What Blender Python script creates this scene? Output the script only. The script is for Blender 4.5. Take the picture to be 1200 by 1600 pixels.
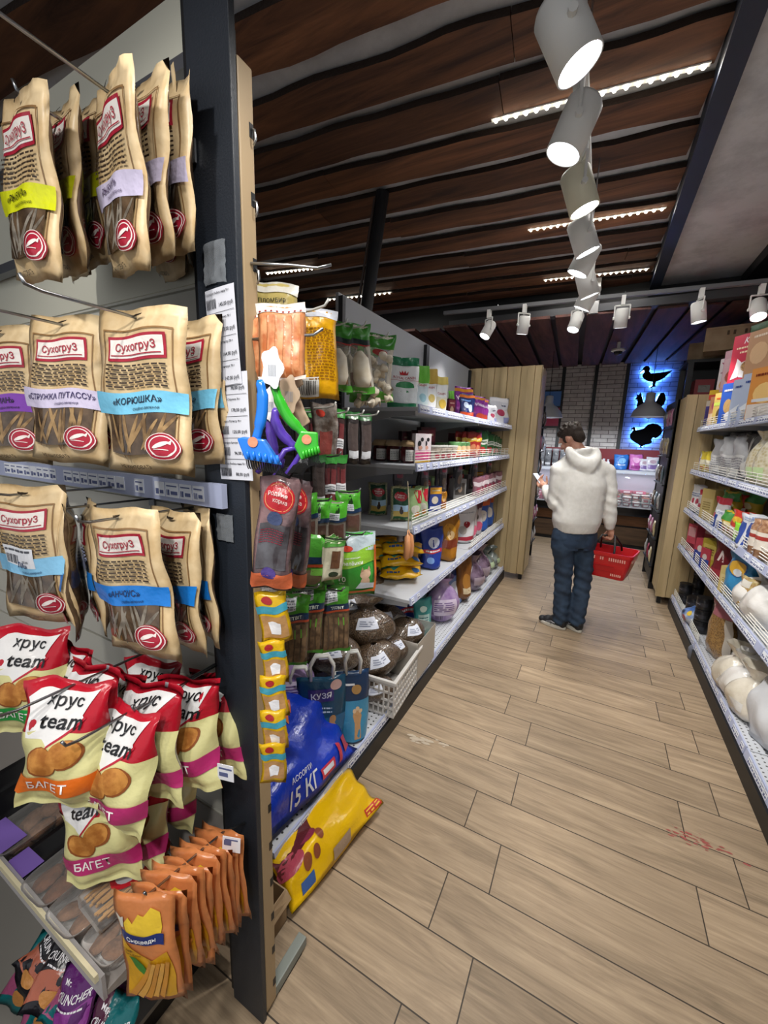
import bpy, bmesh, math, random
from math import sin, cos, pi, radians as rad, sqrt
from mathutils import Vector, Matrix, noise, geometry

# ------------------------------------------------------------------ clear, camera, world, lights
for _o in list(bpy.data.objects):
    bpy.data.objects.remove(_o)
SC = bpy.context.scene
COL = SC.collection

cam_d = bpy.data.cameras.new('camera')
cam = bpy.data.objects.new('camera', cam_d)
COL.objects.link(cam)
SC.camera = cam
EYE = Vector((0.0, 0.0, 1.6))
_x = Vector((0.8811, 0.4721, 0.0290)); _dn = Vector((0.1108, -0.1459, -0.9831)); _fw = Vector((-0.4598, 0.8694, -0.1808))
_x.normalize(); _fw = (_fw - _x * _fw.dot(_x)).normalized(); _up = _x.cross(_fw)
cam.matrix_world = Matrix(((_x.x, _up.x, -_fw.x, EYE.x), (_x.y, _up.y, -_fw.y, EYE.y), (_x.z, _up.z, -_fw.z, EYE.z), (0, 0, 0, 1)))
cam_d.sensor_fit = 'VERTICAL'; cam_d.sensor_height = 32.0
cam_d.lens = 32.0 * 620.0 / 1600.0
cam_d.clip_start = 0.02; cam_d.clip_end = 60

SC.view_settings.view_transform = 'Standard'
SC.view_settings.look = 'None'
SC.view_settings.exposure = 0.0
SC.view_settings.gamma = 1.0
SC.view_settings.use_curve_mapping = False
try:
    SC.cycles.max_bounces = 6
    SC.cycles.diffuse_bounces = 3
    SC.cycles.glossy_bounces = 3
    SC.cycles.transparent_max_bounces = 12
    SC.cycles.caustics_reflective = False
    SC.cycles.caustics_refractive = False
    SC.cycles.sample_clamp_indirect = 4.0
    SC.cycles.use_denoising = True
except Exception:
    pass

LK = 0.92     # common factor of every lamp, added fill spots too
WORLD = bpy.data.worlds.new('shop_ambient'); SC.world = WORLD
WORLD.use_nodes = True
WORLD.node_tree.nodes['Background'].inputs[0].default_value = (0.93, 0.96, 1.0, 1)
WORLD.node_tree.nodes['Background'].inputs[1].default_value = 0.62

def spot(loc, aim, power, size=60, blend=.5, col=(1, .965, .91), radius=.045):
    d = bpy.data.lights.new('spot_light', 'SPOT'); d.energy = power; d.color = col
    d.spot_size = rad(size); d.spot_blend = blend; d.shadow_soft_size = radius
    o = bpy.data.objects.new('spot_light', d); COL.objects.link(o); o.location = loc
    o.rotation_euler = (Vector(aim) - Vector(loc)).to_track_quat('-Z', 'Y').to_euler()
    return o

def area(loc, aim, power, sx, sy, col=(1, .97, .92)):
    d = bpy.data.lights.new('area_light', 'AREA'); d.energy = power; d.color = col
    d.shape = 'RECTANGLE'; d.size = sx; d.size_y = sy
    o = bpy.data.objects.new('area_light', d); COL.objects.link(o); o.location = loc
    o.rotation_euler = (Vector(aim) - Vector(loc)).to_track_quat('-Z', 'Y').to_euler()
    return o

# aisle track (seen): y position and what each head is aimed at
AISLE_SPOTS = [(1.21, (1.15, 1.55, 0.0), 60), (1.53, (-1.05, 1.3, 0.2), 80), (1.88, (0.75, 2.2, 0.0), 48), (2.27, (0.75, 2.8, 0.2), 42),
               (2.53, (-1.1, 2.6, 0.5), 75), (2.90, (0.6, 3.4, 0.2), 45), (3.15, (-1.1, 3.4, 0.6), 75)]
BACK_SPOTS = [(-1.054, 4.0, (-1.6, 3.4, 1.2), 25), (-.728, 3.97, (-1.0, 4.3, .5), 30), (-.30, 4.035, (-.85, 3.3, .4), 55), (.043, 4.055, (.0, 4.6, .0), 35),
              (.571, 4.108, (.9, 4.2, .6), 45), (.946, 4.18, (1.0, 3.4, 1.2), 45)]
# added fill spots, out of view, brightening the end rack, aisle and shelves
FILL_SPOTS = [((-.18, .35, 2.55), (-.62, .42, 1.35), 27), ((-.18, .75, 2.55), (-.95, .75, .9), 16), ((-.45, -.6, 2.55), (-.75, .5, 1.5), 42), ((.15, -.5, 2.4), (-.85, .5, .6), 60), ((-.18, -.35, 2.55), (.3, 1.0, .0), 42),
             ((1.9, .6, 2.55), (.95, 2.6, 1.0), 40), ((.3, .6, 2.6), (1.0, 2.3, .7), 45), ((.2, 1.0, 2.6), (1.0, 3.2, 1.3), 50)]

# ------------------------------------------------------------------ materials
def lin(c):
    return c / 12.92 if c <= .04045 else ((c + .055) / 1.055) ** 2.4
def hexc(h):
    h = h.lstrip('#'); return tuple(lin(int(h[i:i + 2], 16) / 255) for i in (0, 2, 4))
_MATS = {}
def mat(col, rough=.45, metal=0., noise_=None, bump=None, coat=0., emit=0., spec=.5):
    """noise_ = (second colour, scale, detail); bump = (scale, strength)"""
    if not isinstance(col, str): return col
    key = (col, rough, metal, noise_, bump, coat, emit, spec)
    if key in _MATS: return _MATS[key]
    m = bpy.data.materials.new('mat_' + col.lstrip('#')); m.use_nodes = True
    nt = m.node_tree; b = nt.nodes['Principled BSDF']
    c = hexc(col) + (1,)
    b.inputs['Base Color'].default_value = c
    b.inputs['Roughness'].default_value = rough
    b.inputs['Metallic'].default_value = metal
    b.inputs['Specular IOR Level'].default_value = spec
    if coat: b.inputs['Coat Weight'].default_value = coat; b.inputs['Coat Roughness'].default_value = .12
    if emit:
        b.inputs['Emission Color'].default_value = c; b.inputs['Emission Strength'].default_value = emit
    tc = None
    if noise_ or bump: tc = nt.nodes.new('ShaderNodeTexCoord')
    if noise_:
        n = nt.nodes.new('ShaderNodeTexNoise'); n.inputs['Scale'].default_value = noise_[1]; n.inputs['Detail'].default_value = noise_[2]
        nt.links.new(tc.outputs['Object'], n.inputs['Vector'])
        r = nt.nodes.new('ShaderNodeValToRGB'); r.color_ramp.elements[0].position = .38; r.color_ramp.elements[1].position = .62
        r.color_ramp.elements[0].color = hexc(noise_[0]) + (1,); r.color_ramp.elements[1].color = c
        nt.links.new(n.outputs['Fac'], r.inputs['Fac']); nt.links.new(r.outputs['Color'], b.inputs['Base Color'])
    if bump:
        n2 = nt.nodes.new('ShaderNodeTexNoise'); n2.inputs['Scale'].default_value = bump[0]; n2.inputs['Detail'].default_value = 3
        nt.links.new(tc.outputs['Object'], n2.inputs['Vector'])
        bp = nt.nodes.new('ShaderNodeBump'); bp.inputs['Strength'].default_value = bump[1]; bp.inputs['Distance'].default_value = .01
        nt.links.new(n2.outputs['Fac'], bp.inputs['Height']); nt.links.new(bp.outputs['Normal'], b.inputs['Normal'])
    _MATS[key] = m
    return m
def film(h): return mat(h, rough=.28, bump=(38., .35))          # glossy packaging film
def paper(h): return mat(h, rough=.75)
def board(h): return mat(h, rough=.55)
def plastic(h): return mat(h, rough=.32)
def steel(h='#b9bcc0'): return mat(h, rough=.3, metal=1.)
def paint(h): return mat(h, rough=.5)

def clear(name, tint='#ffffff', amount=.75, rough=.08):
    key = ('clear', tint, amount, rough)
    if key in _MATS: return _MATS[key]
    m = bpy.data.materials.new(name); m.use_nodes = True; nt = m.node_tree
    out = nt.nodes['Material Output']; b = nt.nodes['Principled BSDF']
    b.inputs['Base Color'].default_value = hexc(tint) + (1,); b.inputs['Roughness'].default_value = rough
    t = nt.nodes.new('ShaderNodeBsdfTransparent'); t.inputs['Color'].default_value = (.97, .97, .97, 1)
    mx = nt.nodes.new('ShaderNodeMixShader')
    fr = nt.nodes.new('ShaderNodeFresnel'); fr.inputs['IOR'].default_value = 1.45
    ad = nt.nodes.new('ShaderNodeMath'); ad.operation = 'ADD'; ad.use_clamp = True; ad.inputs[1].default_value = 1 - amount
    nt.links.new(fr.outputs['Fac'], ad.inputs[0]); nt.links.new(ad.outputs[0], mx.inputs['Fac'])
    nt.links.new(t.outputs['BSDF'], mx.inputs[1]); nt.links.new(b.outputs['BSDF'], mx.inputs[2]); nt.links.new(mx.outputs['Shader'], out.inputs['Surface'])
    _MATS[key] = m; return m

def voro(name, c1, c2, scale, rough=.35, coat=.6, c3=None):
    """granules seen through clear film"""
    key = ('voro', c1, c2, scale, c3)
    if key in _MATS: return _MATS[key]
    m = bpy.data.materials.new(name); m.use_nodes = True; nt = m.node_tree; b = nt.nodes['Principled BSDF']
    tc = nt.nodes.new('ShaderNodeTexCoord'); v = nt.nodes.new('ShaderNodeTexVoronoi'); v.inputs['Scale'].default_value = scale
    nt.links.new(tc.outputs['Object'], v.inputs['Vector'])
    r = nt.nodes.new('ShaderNodeValToRGB'); r.color_ramp.elements[0].color = hexc(c1) + (1,); r.color_ramp.elements[1].color = hexc(c2) + (1,)
    r.color_ramp.elements[0].position = .1; r.color_ramp.elements[1].position = .75
    nt.links.new(v.outputs['Distance'], r.inputs['Fac'])
    last = r.outputs['Color']
    if c3:
        n = nt.nodes.new('ShaderNodeTexNoise'); n.inputs['Scale'].default_value = 16; n.inputs['Detail'].default_value = 4; n.inputs['Distortion'].default_value = 1.5
        nt.links.new(tc.outputs['Object'], n.inputs['Vector'])
        rr = nt.nodes.new('ShaderNodeValToRGB'); rr.color_ramp.elements[0].position = .55; rr.color_ramp.elements[1].position = .75
        mx = nt.nodes.new('ShaderNodeMixRGB'); mx.inputs[2].default_value = hexc(c3) + (1,)
        nt.links.new(n.outputs['Fac'], rr.inputs['Fac']); nt.links.new(rr.outputs['Color'], mx.inputs['Fac']); nt.links.new(last, mx.inputs[1]); last = mx.outputs['Color']
    nt.links.new(last, b.inputs['Base Color']); b.inputs['Roughness'].default_value = rough
    b.inputs['Coat Weight'].default_value = coat; b.inputs['Coat Roughness'].default_value = .15
    bp = nt.nodes.new('ShaderNodeBump'); bp.inputs['Strength'].default_value = .6; bp.inputs['Distance'].default_value = .006
    nt.links.new(v.outputs['Distance'], bp.inputs['Height']); nt.links.new(bp.outputs['Normal'], b.inputs['Normal'])
    _MATS[key] = m; return m

def wood(name, c1, c2, scale=(1, 12, 12), rough=.6, c3=None, rnd=False):
    key = ('wood', c1, c2, scale, c3, rnd)
    if key in _MATS: return _MATS[key]
    m = bpy.data.materials.new(name); m.use_nodes = True; nt = m.node_tree; b = nt.nodes['Principled BSDF']
    tc = nt.nodes.new('ShaderNodeTexCoord'); mp = nt.nodes.new('ShaderNodeMapping'); mp.inputs['Scale'].default_value = scale
    nt.links.new(tc.outputs['Object'], mp.inputs['Vector'])
    n = nt.nodes.new('ShaderNodeTexNoise'); n.inputs['Scale'].default_value = 1.6; n.inputs['Detail'].default_value = 8; n.inputs['Roughness'].default_value = .65; n.inputs['Distortion'].default_value = .6
    nt.links.new(mp.outputs['Vector'], n.inputs['Vector'])
    r = nt.nodes.new('ShaderNodeValToRGB'); r.color_ramp.elements[0].position = .33; r.color_ramp.elements[1].position = .66
    r.color_ramp.elements[0].color = hexc(c1) + (1,); r.color_ramp.elements[1].color = hexc(c2) + (1,)
    if c3:
        e = r.color_ramp.elements.new(.8); e.color = hexc(c3) + (1,)
    nt.links.new(n.outputs['Fac'], r.inputs['Fac']); last = r.outputs['Color']
    if rnd:
        g = nt.nodes.new('ShaderNodeNewGeometry'); mt = nt.nodes.new('ShaderNodeMapRange'); mt.inputs['To Min'].default_value = .6; mt.inputs['To Max'].default_value = 1.25
        nt.links.new(g.outputs['Random Per Island'], mt.inputs['Value'])
        mx = nt.nodes.new('ShaderNodeVectorMath'); mx.operation = 'SCALE'
        nt.links.new(last, mx.inputs[0]); nt.links.new(mt.outputs['Result'], mx.inputs['Scale']); last = mx.outputs['Vector']
    nt.links.new(last, b.inputs['Base Color']); b.inputs['Roughness'].default_value = rough
    bp = nt.nodes.new('ShaderNodeBump'); bp.inputs['Strength'].default_value = .25; bp.inputs['Distance'].default_value = .006
    nt.links.new(n.outputs['Fac'], bp.inputs['Height']); nt.links.new(bp.outputs['Normal'], b.inputs['Normal'])
    _MATS[key] = m; return m

def emis(name, col, s):
    key = ('emis', name, col, s)
    if key in _MATS: return _MATS[key]
    m = bpy.data.materials.new(name); m.use_nodes = True; nt = m.node_tree; b = nt.nodes['Principled BSDF']
    b.inputs['Base Color'].default_value = hexc(col) + (1,); b.inputs['Emission Color'].default_value = hexc(col) + (1,); b.inputs['Emission Strength'].default_value = s
    _MATS[key] = m; return m

# ------------------------------------------------------------------ mesh building
class MB:
    """collects simple solids, then becomes ONE mesh object"""
    def __init__(s): s.v = []; s.f = []; s.mi = []; s.cur = 0
    def add(s, vs, fs):
        b = len(s.v); s.v += [tuple(p) for p in vs]; s.f += [tuple(i + b for i in f) for f in fs]; s.mi += [s.cur] * len(fs); return s
    def box(s, x0, x1, y0, y1, z0, z1, M=None):
        vs = [Vector(p) for p in ((x0, y0, z0), (x1, y0, z0), (x1, y1, z0), (x0, y1, z0), (x0, y0, z1), (x1, y0, z1), (x1, y1, z1), (x0, y1, z1))]
        if M: vs = [M @ p for p in vs]
        return s.add(vs, [(0, 3, 2, 1), (4, 5, 6, 7), (0, 1, 5, 4), (1, 2, 6, 5), (2, 3, 7, 6), (3, 0, 4, 7)])
    def prism(s, pts, d, axis='y', at=0.):
        """outline of 2D points pushed along an axis from at to at+d"""
        n = len(pts)
        def P(p, k):
            if axis == 'y': return (p[0], k, p[1])
            if axis == 'x': return (k, p[0], p[1])
            return (p[0], p[1], k)
        vs = [P(p, at) for p in pts] + [P(p, at + d) for p in pts]
        tri = geometry.tessellate_polygon([[Vector((p[0], p[1], 0)) for p in pts]])
        fs = [tuple(t) for t in tri] + [tuple(i + n for i in reversed(t)) for t in tri]
        fs += [(i, (i + 1) % n, (i + 1) % n + n, i + n) for i in range(n)]
        return s.add(vs, fs)
    def tube(s, pts, r, n=8, caps=True):
        pts = [Vector(p) for p in pts]; rs = r if isinstance(r, (list, tuple)) else [r] * len(pts)
        vs = []; fs = []; up = None
        for i, p in enumerate(pts):
            t = (pts[min(i + 1, len(pts) - 1)] - pts[max(i - 1, 0)]).normalized()
            if up is None:
                up = Vector((0, 0, 1)) if abs(t.z) < .9 else Vector((1, 0, 0))
            a = t.cross(up).normalized(); up = a.cross(t).normalized()
            for k in range(n):
                q = 2 * pi * k / n; vs.append(p + (a * cos(q) + up * sin(q)) * rs[i])
        for i in range(len(pts) - 1):
            for k in range(n):
                fs.append((i * n + k, i * n + (k + 1) % n, (i + 1) * n + (k + 1) % n, (i + 1) * n + k))
        if caps: fs += [tuple(reversed(range(n))), tuple(range((len(pts) - 1) * n, len(pts) * n))]
        return s.add(vs, fs)
    def lathe(s, prof, n=20, c=(0, 0, 0), sx=1., sy=1.):
        vs = []; fs = []
        for (r, z) in prof:
            for k in range(n):
                q = 2 * pi * k / n; vs.append((c[0] + r * cos(q) * sx, c[1] + r * sin(q) * sy, c[2] + z))
        for i in range(len(prof) - 1):
            for k in range(n):
                fs.append((i * n + k, i * n + (k + 1) % n, (i + 1) * n + (k + 1) % n, (i + 1) * n + k))
        if prof[0][0] > 1e-4: fs.append(tuple(reversed(range(n))))
        if prof[-1][0] > 1e-4: fs.append(tuple(range((len(prof) - 1) * n, len(prof) * n)))
        return s.add(vs, fs)
    def ball(s, c, rx, ry=None, rz=None, n=12, m=8, M=None):
        ry = rx if ry is None else ry; rz = rx if rz is None else rz
        vs = [(0, 0, -1)]; fs = []
        for i in range(1, m):
            a = -pi / 2 + pi * i / m
            for k in range(n): vs.append((cos(a) * cos(2 * pi * k / n), cos(a) * sin(2 * pi * k / n), sin(a)))
        vs.append((0, 0, 1)); L = len(vs) - 1
        for k in range(n): fs.append((0, 1 + (k + 1) % n, 1 + k))
        for i in range(m - 2):
            for k in range(n): fs.append((1 + i * n + k, 1 + i * n + (k + 1) % n, 1 + (i + 1) * n + (k + 1) % n, 1 + (i + 1) * n + k))
        for k in range(n): fs.append((L, 1 + (m - 2) * n + k, 1 + (m - 2) * n + (k + 1) % n))
        vs = [Vector((p[0] * rx, p[1] * ry, p[2] * rz)) for p in vs]
        if M: vs = [M @ p for p in vs]
        vs = [p + Vector(c) for p in vs]
        return s.add(vs, fs)
    def grid(s, fn, nu, nv, closed_u=False):
        vs = [fn(i / nu, j / nv) for j in range(nv + 1) for i in range(nu + (0 if closed_u else 1))]
        w = nu if closed_u else nu + 1
        fs = [(j * w + i, j * w + (i + 1) % w, (j + 1) * w + (i + 1) % w, (j + 1) * w + i) for j in range(nv) for i in range(nu)]
        return s.add(vs, fs)
    def build(s, name, mats, parent=None, smooth=False, bevel=0., loc=None, rot=None, weld=False, clean=False):
        me = bpy.data.meshes.new(name); me.from_pydata(s.v, [], s.f)
        mats = mats if isinstance(mats, (list, tuple)) else [mats]
        for m in mats: me.materials.append(mat(m) if isinstance(m, str) else m)
        if len(mats) > 1: me.polygons.foreach_set('material_index', s.mi)
        if smooth: me.polygons.foreach_set('use_smooth', [True] * len(me.polygons))
        me.update()
        if bevel or weld or clean:
            bm = bmesh.new(); bm.from_mesh(me)
            if weld: bmesh.ops.remove_doubles(bm, verts=bm.verts, dist=1e-5)
            if weld or clean: bmesh.ops.recalc_face_normals(bm, faces=bm.faces)
            if bevel:
                ed = [e for e in bm.edges if len(e.link_faces) == 2 and e.calc_face_angle(0) > .6]
                bmesh.ops.bevel(bm, geom=ed, offset=bevel, segments=2, affect='EDGES', profile=.6, clamp_overlap=True)
            bm.to_mesh(me); bm.free()
        o = bpy.data.objects.new(name, me); COL.objects.link(o)
        if parent: o.parent = parent; _KIDS.setdefault(parent.name, []).append(o)
        if loc: o.location = loc
        if rot: o.rotation_euler = rot
        return o

def tag(o, label, cat, group=None, kind=None):
    o['label'] = label; o['category'] = cat
    if group: o['group'] = group
    if kind: o['kind'] = kind
    return o
def thing(name, label, cat, loc=(0, 0, 0), rz=0., group=None, rx=0., ry=0.):
    o = bpy.data.objects.new(name, None); COL.objects.link(o); o.location = loc; o.rotation_euler = (rx, ry, rz); o.empty_display_size = .05
    return tag(o, label, cat, group)
def struct(o, label=None):
    o['kind'] = 'structure'
    if label: o['label'] = label
    return o
_KIDS = {}
def kids(o):
    return _KIDS.get(o.name, ())
def copy_tree(o, parent=None):
    c = o.copy(); COL.objects.link(c)
    if parent: c.parent = parent; _KIDS.setdefault(parent.name, []).append(c)
    for ch in kids(o): copy_tree(ch, c)
    return c

_TXT = {}
def text_mesh(s, shear=0.):
    k = (s, shear)
    if k in _TXT: return _TXT[k]
    c = bpy.data.curves.new('lettering', 'FONT'); c.body = s; c.resolution_u = 2; c.shear = shear; c.offset = .014
    o = bpy.data.objects.new('lettering', c); COL.objects.link(o)
    dg = bpy.context.evaluated_depsgraph_get(); me = bpy.data.meshes.new_from_object(o.evaluated_get(dg))
    vs = [(v.co.x, v.co.y) for v in me.vertices]; fs = [tuple(p.vertices) for p in me.polygons]
    bpy.data.objects.remove(o); bpy.data.curves.remove(c); bpy.data.meshes.remove(me)
    if not vs: vs = [(0, 0)]
    x0 = min(v[0] for v in vs); x1 = max(v[0] for v in vs); y0 = min(v[1] for v in vs); y1 = max(v[1] for v in vs)
    vs = [((v[0] - (x0 + x1) / 2), (v[1] - (y0 + y1) / 2)) for v in vs]
    _TXT[k] = (vs, fs, max(x1 - x0, 1e-3), max(y1 - y0, 1e-3)); return _TXT[k]

def flat_text(s, size, width=None, shear=0.):
    """2D verts and faces of a centred line of text with the given cap height"""
    vs, fs, w, h = text_mesh(s, shear); k = size / h; kx = k
    if width and w * k > width: kx = width / w
    return [(v[0] * kx, v[1] * k) for v in vs], fs

# ------------------------------------------------------------------ packaging: a shape gives a surface, artwork lies on it
def sh_pouch(w, h, t, style='pillow', seed=0, wr=1., nu=12, nv=16, bend=0., pinch=.07):
    r = random.Random(seed); ph = [r.uniform(0, 6.28) for _ in range(6)]; bn = bend + r.uniform(-.012, .012) * wr
    def tz(v):
        if style == 'pillow': return max(0., sin(pi * min(1, max(0, (v - .05) / .9)))) ** .55
        if style == 'flat': return min(1., max(0, min(v - .03, .95 - v) / .1))
        if style == 'hang':   # heavy at the bottom, thin at the top
            return (max(0., min(1., (1 - v) / .75)) ** .8) * min(1., max(0., (v - .02) / .12)) ** .7
        return (max(0., 1 - v) ** .75) if v > .0 else 1.   # stand
    def S(u, v, side=1):
        e = max(0., 1 - abs(u) ** 2.6) ** .65
        k = tz(v)
        y = -side * (t / 2) * k * e
        a = .010 * wr * w / .14
        y += a * (.35 * sin(7 * v + ph[0] + 2 * u) + .25 * sin(15 * v - 5 * u + ph[1]) * (.3 + abs(u)) + .2 * sin(9 * u + ph[2] + 4 * v) * (1 - .5 * k))
        y += bn * (v - .5) * 2 * (v - .5)
        x = u * w / 2 * (1 - pinch * k) + .004 * wr * sin(5 * v + ph[3])
        z = v * h + .003 * wr * sin(4 * u + ph[4])
        if style == 'stand' and v < .12: x *= 1 - .06 * (1 - v / .12)
        return Vector((x, y, z))
    def body(mb):
        mb.grid(lambda a, b: S(2 * a - 1, b, 1), nu, nv)
        mb.cur = 1; mb.grid(lambda a, b: S(1 - 2 * a, b, -1), nu, nv)
        if style == 'stand':
            mb.grid(lambda a, b: S(2 * a - 1, 0, 1).lerp(S(2 * a - 1, 0, -1), 1 - b), nu, 2)
    return S, body, (nu, nv), h

def sh_box(w, h, t, seed=0):
    def S(u, v, side=1): return Vector((u * w / 2, -side * t / 2, v * h))
    def body(mb): mb.box(-w / 2, w / 2, -t / 2, t / 2, 0, h)
    return S, body, (1, 1), h

def sh_can(r, h, seed=0, prof=None, n=20):
    prof = prof or [(r * .93, 0), (r, .004), (r, h - .004), (r * .93, h)]
    def rad_at(z):
        for (a, b) in zip(prof, prof[1:]):
            if a[1] <= z <= b[1]: return a[0] + (b[0] - a[0]) * ((z - a[1]) / max(1e-6, b[1] - a[1]))
        return r
    def S(u, v, side=1):
        q = -pi / 2 + u * pi / 2; z = v * h; R = rad_at(z); return Vector((R * cos(q), R * sin(q), z))
    def body(mb): mb.lathe(prof, n)
    return S, body, (10, 2), h

def sh_sack(w, h, t, seed=0, neck=.8, tail=True, nu=22, nv=14, lump=1.):
    """a tied bag: full below, gathered at the neck, a ruffled tail on top"""
    r = random.Random(seed); ox = r.uniform(0, 50)
    def R(v):
        if v < neck:
            k = v / neck; return max(.08, (sin(pi * min(1, .09 + .86 * k)) ** .55)) * (1 if k < .5 else 1 - .25 * (k - .5))
        k = (v - neck) / (1 - neck); return .12 + .5 * k
    def S(u, v, side=1):
        q = -pi / 2 + u * pi; rr = R(v) * (1 + .12 * lump * noise.noise(Vector((cos(q) * 1.7 + ox, sin(q) * 1.7, v * 3.))) + .05 * sin(9 * q + ox) * max(0, v - .45) * 2)
        return Vector((w / 2 * rr * cos(q), t / 2 * rr * sin(q), v * h * (1 + .03 * noise.noise(Vector((cos(q) + ox, sin(q), 9.))))))
    nvv = nv if tail else int(nv * .85)
    top = 1. if tail else neck
    def body(mb):
        mb.grid(lambda a, b: S(2 * a - 1, b * top), nu, nvv, closed_u=True)
        n0 = len(mb.v) - nu * (nvv + 1)
        mb.add([], []); mb.f.append(tuple(n0 + i for i in range(nu))[::-1]); mb.mi.append(mb.cur)
    return S, body, (nu, nvv), h

def art_mesh(S, res, items, off):
    """items: shapes in u,v (u -1..1, v 0..1), mapped on the surface S and lifted by off"""
    mb = MB(); h = res[2]
    def P(u, v):
        u = max(-1, min(1, u)); v = max(0, min(1, v)); p = S(u, v); e = 1e-3
        n = (S(min(1, u + e), v) - S(max(-1, u - e), v)).cross(S(u, min(1, v + e)) - S(u, max(0, v - e)))
        if n.length > 1e-12: p = p + n.normalized() * off
        return p
    for it in items:
        k = it[0]
        if k == 'rect':
            u0, v0, u1, v1 = it[1:5]; sk = it[5] if len(it) > 5 else 0.
            nu = max(1, int(math.ceil(abs(u1 - u0) / 2 * res[0] * 1.6))); nv = max(1, int(math.ceil(abs(v1 - v0) * res[1] * 1.6)))
            mb.grid(lambda a, b: P(u0 + (u1 - u0) * a, v0 + (v1 - v0) * b + sk * (a - .5)), nu, nv)
        elif k == 'ell':
            u, v, ru, rv = it[1:5]; rot = it[5] if len(it) > 5 else 0.; n = 18 if res[0] > 8 else 12; m = 3
            asp = (S(1, .5) - S(-1, .5)).length / 2 / max(1e-4, h)
            def E(a, b):
                q = 2 * pi * a; x = ru * b * cos(q); y = rv * b * sin(q)
                if rot: X = x * asp; x, y = (X * cos(rot) - y * sin(rot)) / asp, X * sin(rot) + y * cos(rot)
                return P(u + x, v + y)
            base = len(mb.v); mb.v.append(tuple(P(u, v)))
            for j in range(1, m + 1):
                for i in range(n): mb.v.append(tuple(E(i / n, j / m)))
            for i in range(n): mb.f.append((base, base + 1 + i, base + 1 + (i + 1) % n)); mb.mi.append(0)
            for j in range(m - 1):
                for i in range(n):
                    a = base + 1 + j * n; mb.f.append((a + i, a + n + i, a + n + (i + 1) % n, a + (i + 1) % n)); mb.mi.append(0)
        elif k == 'ring':
            u, v, ru, rv, wd = it[1:6]; n = 22
            mb.grid(lambda a, b: P(u + ru * (1 - wd * b) * cos(2 * pi * a), v + rv * (1 - wd * b) * sin(2 * pi * a)), n, 1)
        elif k == 'poly':
            pts = it[1]; tri = geometry.tessellate_polygon([[Vector((p[0], p[1] * 2, 0)) for p in pts]])
            bm = bmesh.new(); bv = [bm.verts.new((p[0], p[1], 0)) for p in pts]
            for t in tri:
                try: bm.faces.new([bv[i] for i in t])
                except ValueError: pass
            if res[0] > 2:
                for _ in range(4):
                    le = [e for e in bm.edges if abs(e.verts[0].co.x - e.verts[1].co.x) > 1.3 / res[0] or abs(e.verts[0].co.y - e.verts[1].co.y) > .9 / res[1]]
                    if not le: break
                    bmesh.ops.subdivide_edges(bm, edges=le, cuts=1, use_grid_fill=False)
                bmesh.ops.triangulate(bm, faces=bm.faces[:])
            bm.verts.index_update(); mb.add([P(v.co.x, v.co.y) for v in bm.verts], [tuple(v.index for v in f.verts) for f in bm.faces]); bm.free()
        elif k == 'txt':
            s, u, v, hv = it[1:5]; mw = it[5] if len(it) > 5 else 1.8; shear = it[6] if len(it) > 6 else 0.; slope = it[7] if len(it) > 7 else 0.
            wm = (S(1, v) - S(-1, v)).length / 2 if res[0] < 20 else (S(.25, v) - S(-.25, v)).length * 2
            wm = max(wm, .01)
            vs, fs = flat_text(s, hv * h, mw * wm, shear)
            mb.add([P(u + p[0] / wm, v + p[1] / h + slope * p[0] / wm) for p in vs], fs)
        elif k == 'vtxt':   # reads upwards
            s, u, v, hu, mv = it[1:6]; wm = (S(1, v) - S(-1, v)).length / 2
            vs, fs = flat_text(s, hu * wm, mv * h)
            mb.add([P(u - p[1] / wm, v + p[0] / h) for p in vs], fs)
        elif k == 'lines':
            u0, v0, u1, v1, n = it[1:6]; rr = random.Random(n); hh = (v1 - v0) / n
            for i in range(n):
                x = u0
                while x < u1 - .02:
                    L = min(rr.uniform(.06, .2), u1 - x); va = v1 - hh * (i + .62)
                    mb.grid(lambda a, b: P(x + L * a, va + hh * .42 * b), 2, 1); x += L + .035
        elif k == 'bars':
            u0, v0, u1, v1, n = it[1:6]; rr = random.Random(n)
            for i in range(n):
                x = u0 + (u1 - u0) * i / n; L = (u1 - u0) / n * rr.uniform(.25, .7)
                mb.grid(lambda a, b: P(x + L * a, v0 + (v1 - v0) * b), 1, 2)
    return mb

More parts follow.
